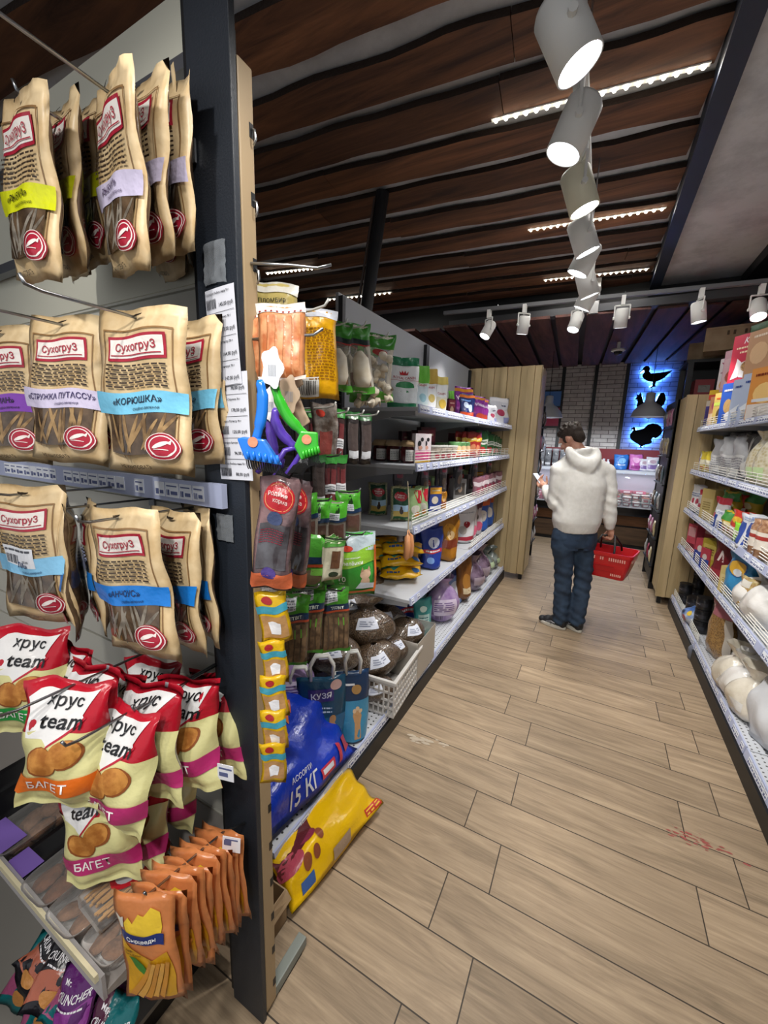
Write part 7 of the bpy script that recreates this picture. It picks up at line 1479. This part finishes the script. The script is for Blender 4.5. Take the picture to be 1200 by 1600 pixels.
MB().box(-1.62, 1.34, .262, .279, .665, 1.2).build('case_back', mat('#8a8694', rough=.4), ct)
GL = clear('case_glass', '#dfe8f0', .88, .04)
def case(label, x0, x1, z1=1.2):
    t = thing('glass_case', label, 'case', ((x0 + x1) / 2, 7.265, .667)); w = (x1 - x0) / 2; H = z1 - .667
    m = MB(); n = 10; pr = [(-.2 + .13 * (1 - cos(pi / 2 * i / n)), H * sin(pi / 2 * i / n) * 1.0) for i in range(n + 1)]
    m.grid(lambda a, b: (-w + 2 * w * a, pr[min(n, int(b * n + .5))][0], pr[min(n, int(b * n + .5))][1]), 1, n); m.build('front_glass', GL, t, smooth=True)
    for s in (-1, 1): MB().prism([(p[0], p[1]) for p in pr] + [(.22, H), (.22, 0)], .005, 'x', s * w - .0025).build('side_glass', GL, t, clean=True)
    MB().box(-w, w, -.19, .22, .0, .012).build('deck', mat('#c9cbd0', rough=.3), t); MB().box(-w, w, -.05, .24, H, H + .03).build('top_shelf', mat('#c4c8ce', rough=.3), t); MB().box(-w, w, -.06, -.05, H - .02, H + .03).build('shelf_rail', LIGHTM, t)
    area(((x0 + x1) / 2, 7.32, z1 - .04), ((x0 + x1) / 2, 7.27, .6), 3.2 * LK, x1 - x0 - .1, .05, (1, .98, .98))
    MB().box(-w + .05, w - .05, -.0, .03, H - .012, H - .001).build('light_tube', emis('case_tube', '#f4f4ff', 6.), t)
    return t
case('curved glass case of salads and red lidded tubs beside the wooden panel', .27, .93)
case('curved glass case of packed meat behind the person', -.55, .24)
case('curved glass case of pink packed meat at the far end of the counter', -1.4, -.58)
D('redtub', 'salad_tub', lambda v: sh_can(.055, .06, v, [(.045, 0), (.055, .058), (.057, .06)]), plastic('#8f1f2a'), [('label', '#d9d2cc', 'rect', -.4, .2, .4, .75)], extra=lambda root, S, h: MB().lathe([(.058, h), (.06, h + .002), (.06, h + .01), (.0001, h + .011)], 18).build('lid', mat('#d2d0cc', rough=.3), root))
D('whitetub', 'salad_tub', lambda v: sh_can(.055, .06, v, [(.045, 0), (.055, .058), (.057, .06)]), plastic('#c9c4bc'), [('label', '#a83a3f', 'rect', -.4, .2, .4, .75)], extra=lambda root, S, h: MB().lathe([(.058, h), (.06, h + .002), (.06, h + .01), (.0001, h + .011)], 18).build('lid', mat('#8d4a30', rough=.3), root))
D('meatpack', 'meat_pack', bx(.15, .035, .11), mat('#b04a66', rough=.25, noise_=('#8f3048', 20., 4.), coat=.5), [('label', '#e2d8e0', 'rect', -.5, .2, .5, .8)])
r_ = random.Random(12); k = 0
for j in range(3):
    for i in range(5):
        for l in range(2 if j else 1 + (i % 2)):
            key = 'redtub' if (l == 0 and j == 0) or r_.random() < .45 else 'whitetub'
            put(key, (.345 + i * .125 + r_.uniform(-.005, .005), 7.19 + j * .125, .68 + l * .0725 + (.03 * j)), r_.uniform(-.3, .3), '%s salad tub in the case by the panel, %s row, %s from the person, %s' % ('red' if key == 'redtub' else 'pale', ['front', 'middle', 'back'][j], ORD[i].replace('nearest', 'first'), ['lower', 'upper'][l]), 'tub', 'salad tubs in the glass case')
for c, (x0, n) in enumerate([(-.47, 5), (-1.32, 5)]):
    for j in range(3):
        for i in range(n):
            for l in range(1 + (i + j) % 3):
                put('meatpack', (x0 + i * .158, 7.2 + j * .12, .68 + l * .037), r_.uniform(-.05, .05), 'pink meat pack, %s case, %s row, %s along, %s layer' % (['middle', 'far end'][c], ['front', 'middle', 'back'][j], ORD[i].replace('nearest', 'first'), ['bottom', 'second', 'top'][l]), 'pack', 'meat packs in the glass cases')
# goods on top of the cases
D('bluepouch', 'dairy_pouch', pouch(.2, .22, .08, 'stand', 8, 12, 1.), '#2a6fc0', [('swirl', '#7fb8e8', 'ell', .1, .6, .5, .2), ('script', '#dfe9f4', 'lines', -0.54, 0.222, 0.54, 0.378, 1)])
D('pinkpouch', 'dairy_pouch', pouch(.17, .22, .08, 'stand', 8, 12, 1.), '#c26ab0', [('swirl', '#e6b0da', 'ell', 0, .65, .5, .18), ('panel', '#8f3a80', 'rect', -.8, .1, .8, .3)])
D('whitepouch', 'dairy_pouch', pouch(.17, .2, .08, 'stand', 8, 12, 1.), '#d3d1da', [('panel', '#7f6aa0', 'rect', -.8, .15, .8, .45), ('picture', '#b8a0b0', 'ell', 0, .68, .5, .14)])
D('smallcan', 'small_tin', lambda v: sh_can(.037, .055, v), steel('#a9adb4'), [('label', '#3f6f7c', 'rect', -1, .15, 1, .85), ('script', '#d8dde2', 'rect', -.3, .4, .4, .6)])
D('bottle', 'white_bottle', lambda v: sh_can(.03, .15, v, [(.027, 0), (.03, .004), (.03, .1), (.012, .125), (.012, .13), (.016, .131), (.016, .15), (.0001, .15)]), plastic('#d4d6dc'), [('label', '#5f7fc0', 'rect', -.9, .2, .9, .55)])
D('canister', 'glass_canister', lambda v: sh_can(.05, .26, v), mat('#8f9094', rough=.12, noise_=('#5d5f64', 14., 3.)), [('label', '#cfcfd2', 'rect', -.6, .1, .6, .22)], extra=lambda root, S, h: MB().lathe([(.05, h), (.054, h), (.054, h + .03), (.0001, h + .032)], 18).build('lid', mat('#a9aaae', rough=.35), root))
TOPZ = 1.231
CG = 'goods on top of the glass cases'
for key, x, lab, sc in [('bottle', .02, 'white bottle frontmost the hooded person on the case top', 1.), ('bottle', .09, 'white bottle second from the hooded person', 1.05), ('bottle', .15, 'white bottle third from the hooded person', 1.), ('smallcan', .21, 'small tin beside the white bottles', 1.), ('bluepouch', .33, 'bright blue pouch standing on the case top', 1.05), ('pinkpouch', .53, 'pink pouch on the case top', 1.1), ('whitepouch', .65, 'white and violet pouch next to the pink one', .9), ('whitepouch', .75, 'white and violet pouch nearer the wooden panel', 1.05)]:
    put(key, (x, 7.36, TOPZ), rad(10), lab, _DES[key]['name'].split('_')[-1], CG, s=sc)
for i in range(3):
    for l in range(3):
        if i + l < 4: put('smallcan', (.84 + .08 * (i % 2), 7.3 + .08 * i, TOPZ + .0565 * l), .3 * i, 'small tin stacked by the wooden panel, %s pile, %s' % (['first', 'second', 'third'][i], ['bottom', 'middle', 'top'][l]), 'tin', CG)
for i in range(5): put('canister', (-.98 + i * .115, 7.36, TOPZ), 0, 'grey glass canister on the case top by the television, %s in line' % ORD[i].replace('nearest', 'first'), 'canister', CG, s=1. if i != 1 else 1.25)
for i, x in enumerate((-.36, -.26, -.17, -.08)): put('whitepouch', (x, 7.36, TOPZ), 0, 'white pouch on the case top hidden behind the person, %s' % ORD[i].replace('nearest', 'first'), 'pouch', CG, var=i % 2)
for i, (x, z) in enumerate([(.62, .862), (.45, .862), (.30, .80)]):
    put('meatpack', (x, 7.4, z), .2, 'meat pack piled high in the case by the panel, %s pile' % ORD[i].replace('nearest', 'first'), 'pack', 'meat packs in the glass cases', s=1.2)

# ------------------------------------------------------------------ the shopper
def remeshed(name, mb, voxel, material, parent=None, smooth_it=2, wrinkle=None, keep=None):
    me = bpy.data.meshes.new(name); me.from_pydata(mb.v, [], mb.f); o = bpy.data.objects.new(name, me); COL.objects.link(o)
    md = o.modifiers.new('r', 'REMESH'); md.mode = 'VOXEL'; md.voxel_size = voxel; md.adaptivity = 0
    dg = bpy.context.evaluated_depsgraph_get(); m2 = bpy.data.meshes.new_from_object(o.evaluated_get(dg)); bpy.data.objects.remove(o)
    bm = bmesh.new(); bm.from_mesh(m2)
    for _ in range(smooth_it): bmesh.ops.smooth_vert(bm, verts=bm.verts, factor=.5, use_axis_x=True, use_axis_y=True, use_axis_z=True)
    if wrinkle:
        bm.normal_update()
        for v in bm.verts: v.co += v.normal * wrinkle(v.co)
    bm.to_mesh(m2); bm.free()
    m2.materials.clear(); m2.materials.append(mat(material) if isinstance(material, str) else material)
    m2.polygons.foreach_set('use_smooth', [True] * len(m2.polygons)); m2.name = name
    r = bpy.data.objects.new(name, m2); COL.objects.link(r)
    if parent: r.parent = parent; _KIDS.setdefault(parent.name, []).append(r)
    return r
def chain(mb, pts, n=14):
    """tapered limb: list of (point, radius) joined by dense balls and a tube"""
    P = [Vector(p) for p, r in pts]; R = [r for p, r in pts]
    mb.tube(P, R, n)
    for p, r in zip(P, R): mb.ball(p, r * .99, n=n, m=10)
def ell_loft(mb, rings, n=24):
    """rings: centre, half width along a, half depth along b, directions a and b"""
    vs = []
    for c, w, d, a, b in rings:
        for k in range(n):
            q = 2 * pi * k / n; vs.append(Vector(c) + a * (w * (abs(cos(q)) ** .85) * (1 if cos(q) > 0 else -1)) + b * (d * sin(q)))
    fs = [(i * n + k, i * n + (k + 1) % n, (i + 1) * n + (k + 1) % n, (i + 1) * n + k) for i in range(len(rings) - 1) for k in range(n)]
    fs += [tuple(reversed(range(n))), tuple(range((len(rings) - 1) * n, len(rings) * n))]
    mb.add(vs, fs)
pe = thing('person', 'person in a white hoodie and blue jeans looking at a phone, holding a red basket', 'person', (-.05, 3.72, 0)); PO = pe.location.copy()
YAW = rad(34); RT = Vector((cos(YAW), sin(YAW), 0)); FW = Vector((-sin(YAW), cos(YAW), 0)); UP = Vector((0, 0, 1))
V = lambda p: Vector(p) - PO
hipc = V((-0.104, 3.720, 0.839)); chest = V((-0.099, 3.720, 1.255)); neck = V((-0.143, 3.700, 1.542))
shL = V((-0.270, 3.640, 1.394)); shR = V((0.072, 3.820, 1.389))
elL = V((-0.283, 3.660, 1.102)); wrL = V((-0.386, 3.860, 1.201)); haL = V((-0.435, 3.930, 1.227))
elR = V((0.127, 3.820, 1.151)); wrR = V((0.154, 3.840, 0.924)); haR = V((0.169, 3.850, 0.834))
hpL = hipc - RT * .095; hpR = hipc + RT * .095; hpL.z = hpR.z = hipc.z - .02
knL = V((-0.152, 3.680, 0.442)); knR = V((0.002, 3.760, 0.448)); anL = V((-0.139, 3.640, 0.096)); anR = V((-0.004, 3.670, 0.111))
anL.z = .10; anR.z = .10
hc = V((-0.214, 3.740, 1.645))                     # head centre
SKIN = mat('#b98a72', rough=.5, noise_=('#a97560', 30., 3.))
# body: one continuous figure
b = MB()
chain(b, [(hipc + UP * .06, .12), (hipc.lerp(chest, .5), .12), (chest, .125), (chest.lerp(neck, .6), .10), (neck, .058), (neck.lerp(hc, .6), .055)])
for hp, kn, an in ((hpL, knL, anL), (hpR, knR, anR)):
    chain(b, [(hp, .085), (hp.lerp(kn, .5), .07), (kn, .052), (kn.lerp(an, .4), .052), (an, .036), (an - UP * .05, .035)])
for s_, e_, w_ in ((shL, elL, wrL), (shR, elR, wrR)):
    chain(b, [(neck.lerp(s_, .5) - UP * .03, .06), (s_, .055), (s_.lerp(e_, .5), .046), (e_, .038), (e_.lerp(w_, .4), .037), (w_, .026)])
hy = YAW + rad(28); hf = Vector((-sin(hy), cos(hy), 0)); tilt = rad(-34)
HM = Matrix.Translation(hc) @ Matrix.Rotation(hy, 4, 'Z') @ Matrix.Rotation(tilt, 4, 'X')   # local +y is where the face looks
def hb(c, rx, ry, rz): b.ball((0, 0, 0), rx, ry, rz, 20, 14); n = len(b.v) - (20 * 13 + 2); b.v[n:] = [tuple(HM @ (Vector(p) + Vector(c))) for p in b.v[n:]]
hb((0, -.012, .025), .076, .096, .088); hb((0, .022, -.035), .06, .07, .075); hb((0, .052, -.082), .034, .034, .026); hb((0, .06, .03), .05, .035, .04)
for s in (-1, 1):
    hb((s * .036, .07, -.028), .024, .022, .022); hb((s * .074, -.008, -.012), .012, .02, .033); hb((s * .03, .086, .02), .022, .014, .008); hb((s * .045, .04, -.075), .02, .035, .022)
hb((0, .098, -.012), .010, .016, .026); hb((0, .106, -.028), .014, .014, .011); hb((0, .09, -.058), .024, .012, .006); hb((0, .088, -.067), .02, .012, .006)
def fingers(base, dirv, side, palmn, curl, L):
    """palm and five separate fingers; dirv along the hand, side towards the thumb, palmn out of the palm"""
    chain(b, [(base - dirv * .045, .024), (base - dirv * .015, .026)])
    for k, (o, ln) in enumerate(((.030, .92), (.010, 1.), (-.010, .95), (-.029, .78))):
        p0 = base + side * o + dirv * .01; c = curl; d1 = (dirv * cos(c * .4) + palmn * sin(c * .4)); d2 = (dirv * cos(c) + palmn * sin(c)); d3 = (dirv * cos(c * 1.5) + palmn * sin(c * 1.5))
        p1 = p0 + d1 * .036 * ln * L; p2 = p1 + d2 * .025 * ln * L; p3 = p2 + d3 * .02 * ln * L
        chain(b, [(base + side * o * .8 - dirv * .03, .0105), (p0, .0105), (p1, .0092), (p2, .0084), (p3, .007)], 8)
    t0 = base - dirv * .035 + side * .022; t1 = t0 + side * .026 + dirv * .018 + palmn * .006; t2 = t1 + dirv * .026 + palmn * .02; t3 = t2 + dirv * .014 + palmn * .014
    chain(b, [(t0, .014), (t1, .0115), (t2, .0098), (t3, .0078)], 8)
dL = (haL - wrL).normalized()
chain(b, [(wrL, .026), (haL - dL * .03, .025)])
fingers(haL, (FW * .55 + UP * .35 - RT * .3).normalized(), (UP * .5 + RT * .55).normalized(), (RT * .4 + UP * .65 - FW * .2).normalized(), 1.0, 1.)
chain(b, [(wrR, .026), (haR + UP * .04, .026)])
fingers(haR + UP * .008, -UP, FW, -RT, 1.75, .95)
body = remeshed('body', b, .006, SKIN, pe, 2)
# eyes and hair
for s in (-1, 1): MB().ball((0, 0, 0), .011, n=12, m=8).build('eye', mat('#e2ddd6', rough=.2), pe, smooth=True, loc=HM @ Vector((s * .032, .083, .002)))
h = MB()
def hh(c, rx, ry, rz): h.ball((0, 0, 0), rx, ry, rz, 18, 12); n = len(h.v) - (18 * 11 + 2); h.v[n:] = [tuple(HM @ (Vector(p) + Vector(c))) for p in h.v[n:]]
hh((0, -.02, .042), .083, .096, .082); hh((0, -.062, -.005), .07, .048, .07); hh((0, .045, .085), .06, .045, .03)
r_ = random.Random(6)
for i in range(90):
    a = r_.uniform(0, 2 * pi); e = r_.uniform(.25, 1.5); c = Vector((.08 * cos(a) * cos(e), -.02 + .094 * sin(a) * cos(e), .045 + .08 * sin(e))); d = Vector((cos(a) * .3 + .3, sin(a) * .5 + .25, .8)).normalized() * r_.uniform(.012, .034)
    h.tube([HM @ c, HM @ (c + d * .6), HM @ (c + d + Vector((.006, .008, 0)))], [.009, .006, .002], 6)
for s in (-1, 1): hh((s * .07, .015, .0), .014, .02, .03)
remeshed('hair', h, .0055, mat('#221b16', rough=.7, noise_=('#352a22', 120., 4.), spec=.25), pe, 1)
# jeans
DEN = mat('#2c4057', rough=.8, noise_=('#1e2d40', 9., 5.), bump=(160., .2))
j = MB()
ell_loft(j, [(hipc - UP * .10, .165, .125, RT, FW), (hipc - UP * .02, .178, .132, RT, FW), (hipc + UP * .08, .165, .118, RT, FW), (hipc + UP * .16, .155, .105, RT, FW)])
for hp, kn, an in ((hpL, knL, anL), (hpR, knR, anR)):
    chain(j, [(hp + UP * .02, .102), (hp - UP * .1, .096), (hp.lerp(kn, .5), .082), (kn, .073), (kn.lerp(an, .35), .071), (kn.lerp(an, .8), .065), (an + UP * .02, .062), (an - UP * .012, .064)])
def jw(co):
    w = .006 * noise.noise(Vector((co.x * 9, co.y * 9, co.z * 16))) + .004 * noise.noise(Vector((co.x * 22, co.y * 22, co.z * 34)))
    if co.z < .32: w += .006 * sin(co.z * 95 + 5 * co.x * 8) * (1 - co.z / .32)
    if abs(co.z - knL.z) < .14: w += .004 * sin(co.z * 80 + co.x * 20)
    return w
jeans = remeshed('jeans', j, .011, DEN, pe, 3, jw)
for sgn in (-1, 1):
    pk = MB(); c0 = hipc + RT * sgn * .085 - UP * .05
    pk.grid(lambda a, t: c0 + RT * (a - .5) * .12 - FW * (.1265 - .012 * ((a - .5) * 2 + sgn * .6) ** 2 * 1.6 - (.012 if t < .3 else 0)) + UP * (t - .5) * .13, 6, 6)
    pk.build('back_pocket', mat('#263951', rough=.8, bump=(160., .2)), pe, smooth=True)
# hoodie
WH = mat('#e6e4df', rough=.9, noise_=('#dedcd6', 30., 3.), bump=(260., .12))
g = MB(); bk_ = -FW
hemc = hipc + UP * .065
ell_loft(g, [(hemc - UP * .035, .178, .135, RT, FW), (hemc, .186, .142, RT, FW), (hemc + UP * .06, .205, .155, RT, FW), (hipc.lerp(chest, .55) + UP * .0, .203, .152, RT, FW), (chest + UP * .02, .208, .15, RT, FW), (chest.lerp(neck, .45), .196, .13, RT, FW), (chest.lerp(neck, .75), .15, .1, RT, FW), (neck + UP * .01, .075, .072, RT, FW)])
for s_, e_, w_ in ((shL, elL, wrL), (shR, elR, wrR)):
    chain(g, [(neck.lerp(s_, .45) - UP * .035, .085), (s_ - UP * .01, .082), (s_.lerp(e_, .5), .072), (e_, .064), (e_.lerp(w_, .45), .058), (e_.lerp(w_, .82), .052), (e_.lerp(w_, .9), .043), (w_, .040)])
# hood lying on the upper back
hd0 = neck - UP * .03
for i in range(13):
    a = pi * (i / 12); x = .115 * cos(a); d = sin(a)
    p = hd0 + RT * x + bk_ * (.045 + .075 * d) + UP * (.035 - .10 * d); g.ball(p, .036 + .012 * d, .036 + .012 * d, .04 + .018 * d, 12, 8)
g.ball(hd0 + bk_ * .10 - UP * .085, .085, .05, .06, 16, 10); g.ball(hd0 + bk_ * .105 - UP * .12, .055, .035, .045, 16, 10)
for i in range(15):
    a = 2 * pi * i / 14; g.ball(hd0 + UP * .045 + RT * .082 * cos(a) + FW * .075 * sin(a) + UP * .012 * sin(a + 1), .026, n=10, m=8)
def gw(co):
    w = .007 * noise.noise(Vector((co.x * 7, co.y * 7, co.z * 4))) + .003 * noise.noise(Vector((co.x * 14 + co.z * 8, co.y * 14, co.z * 9)))
    q = (co - elL).length; w += .006 * sin((co.x * 60 + co.z * 60)) * max(0, 1 - q / .16)
    q = (co - elR).length; w += .006 * sin(co.z * 75 + co.x * 20) * max(0, 1 - q / .2)
    if co.z < hemc.z + .02: w += .0015 * sin(math.atan2(co.y, co.x) * 90)
    return w
remeshed('hoodie', g, .010, WH, pe, 3, gw)
# shoes
def shoe(an, yaw):
    t = MB(); f = Vector((-sin(yaw), cos(yaw), 0)); r = Vector((cos(yaw), sin(yaw), 0)); o = Vector((an.x, an.y, 0))
    def outline(k, n=22):
        return [((.042 + .008 * sin(q * 1.0)) * cos(q) * k * (1.0 if sin(q) < .2 else 1.08), (.145 if sin(q) > 0 else .085) * sin(q) * k) for q in [2 * pi * i / n for i in range(n)]]
    def P(p, z): return o + r * p[0] + f * (p[1] + .03) + UP * z
    def stack(levels):
        m = MB(); n = 22; vs = []
        for k, z in levels: vs += [P(p, z) for p in outline(k)]
        fs = [(i * n + a, i * n + (a + 1) % n, (i + 1) * n + (a + 1) % n, (i + 1) * n + a) for i in range(len(levels) - 1) for a in range(n)] + [tuple(reversed(range(n))), tuple(range((len(levels) - 1) * n, len(levels) * n))]
        return m.add(vs, fs)
    so = stack([(1.02, 0), (1.06, .006), (1.05, .026), (1.0, .03)]).build('shoe_sole', mat('#c9c5ba', rough=.6), pe, smooth=True, clean=True)
    u = MB()
    for y, rx, ry, rz, z in ((.13, .036, .045, .03, .035), (.08, .042, .05, .042, .045), (.03, .042, .05, .055, .055), (-.02, .040, .045, .065, .065), (-.045, .036, .03, .06, .06)):
        u.ball(o + f * (y + .02) + UP * z, .04, .04, rz, 14, 10)
    chain(u, [(o + UP * .07, .045), (o + UP * .10, .045)])
    up = remeshed('shoe_upper', u, .008, mat('#17181c', rough=.55, noise_=('#2a2c31', 40., 3.)), pe, 3)
    st = MB(); st.tube([o + f * .10 - r * .047 + UP * .04, o + f * .05 - r * .052 + UP * .06, o + f * .02 - r * .05 + UP * .05], .004, 6); st.tube([o + f * .06 - r * .052 + UP * .032, o + f * .0 - r * .048 + UP * .07], .004, 6)
    st.build('shoe_stripe', mat('#8f9299', rough=.5), pe)
    la = MB()
    for k in range(4): la.tube([o + f * (.06 + .018 * k) - r * .022 + UP * (.098 - .012 * k), o + f * (.06 + .018 * k) + r * .022 + UP * (.098 - .012 * k)], .0035, 6)
    la.build('shoe_laces', mat('#3a3b40', rough=.7), pe)
shoe(anL, rad(70)); shoe(anR, rad(44))
# phone in the left hand
ph = thing('phone', 'slim phone held up in the hand of the person in the hoodie', 'phone', tuple(haL + PO))
MP = Matrix.LocRotScale(Vector(dL * .05 + UP * .026), (FW * .45 + UP * .6 - RT * .3).to_track_quat('Y', 'Z'), None)
mb = MB(); mb.box(-.036, .036, -.075, .075, -.004, .004, MP); mb.build('case', mat('#c9ccd2', rough=.3), ph, bevel=.003, clean=True)
MB().box(-.033, .033, -.07, .07, .004, .0046, MP).build('screen', emis('phone_screen', '#cfdcf0', 1.2), ph)
# red shopping basket hanging from the right hand
bz = haR + PO
sb_ = thing('shopping_basket', 'red plastic shopping basket with black handles hanging from the hand of the person', 'basket', (bz.x - .01, bz.y + .02, bz.z - .345), rad(-14)); RED = mat('#c0151d', rough=.32, coat=.2)
def rrect(w, d, r, z, n=5):
    out = []
    for cx_, cy_, a0 in ((w - r, d - r, 0), (-w + r, d - r, pi / 2), (-w + r, -d + r, pi), (w - r, -d + r, 1.5 * pi)):
        for i in range(n): a = a0 + pi / 2 * i / (n - 1); out.append(Vector((cx_ + r * cos(a), cy_ + r * sin(a), z)))
    return out
m = MB(); lv = [rrect(.165, .105, .03, .0), rrect(.17, .11, .03, .012), rrect(.195, .133, .035, .10), rrect(.215, .15, .04, .2), rrect(.222, .157, .04, .2), rrect(.226, .16, .04, .232), rrect(.215, .15, .04, .232), rrect(.19, .128, .035, .1), rrect(.165, .105, .03, .016)]
n = len(lv[0]); vs = [p for l in lv for p in l]; fs = [(i * n + a, i * n + (a + 1) % n, (i + 1) * n + (a + 1) % n, (i + 1) * n + a) for i in range(len(lv) - 1) for a in range(n)] + [tuple(reversed(range(n))), tuple(range((len(lv) - 1) * n, len(lv) * n))]
m.add(vs, fs); m.build('tub', RED, sb_, clean=True, bevel=.002)
sl_ = MB()
for s in (-1, 1):
    for i in range(22):
        x = -.17 + .34 * i / 21
        if abs(abs(x) - .03) > .02: sl_.box(x - .004, x + .004, s * (.149 + .003) - .003, s * (.149 + .003) + .003, .165, .19)
        if abs(x) > .08: sl_.box(x * .85 - .004, x * .85 + .004, s * .116 - .004, s * .116 + .004, .03, .055)
    for i in range(14): y = -.1 + .2 * i / 13; sl_.box(s * .214 - .003, s * .214 + .003, y - .004, y + .004, .165, .19)
sl_.build('slots', mat('#e0a79a', rough=.6), sb_)
rb_ = MB()
for s in (-1, 1):
    rb_.box(-.10, .10, s * .139 - .004, s * .139 + .004, .11, .117); rb_.box(-.10, .10, s * .121 - .004, s * .121 + .004, .06, .066)
rb_.build('ribs', mat('#a80f18', rough=.4), sb_)
for s in (-1, 1):
    hd = MB(); hd.tube([(-.085, s * .15, .20), (-.08, s * .12, .26), (-.05, s * .012, .345), (.0, s * .008, .352), (.05, s * .012, .345), (.08, s * .12, .26), (.085, s * .15, .20)], .0085, 10); hd.build('handle', mat('#16171a', rough=.45), sb_, smooth=True)
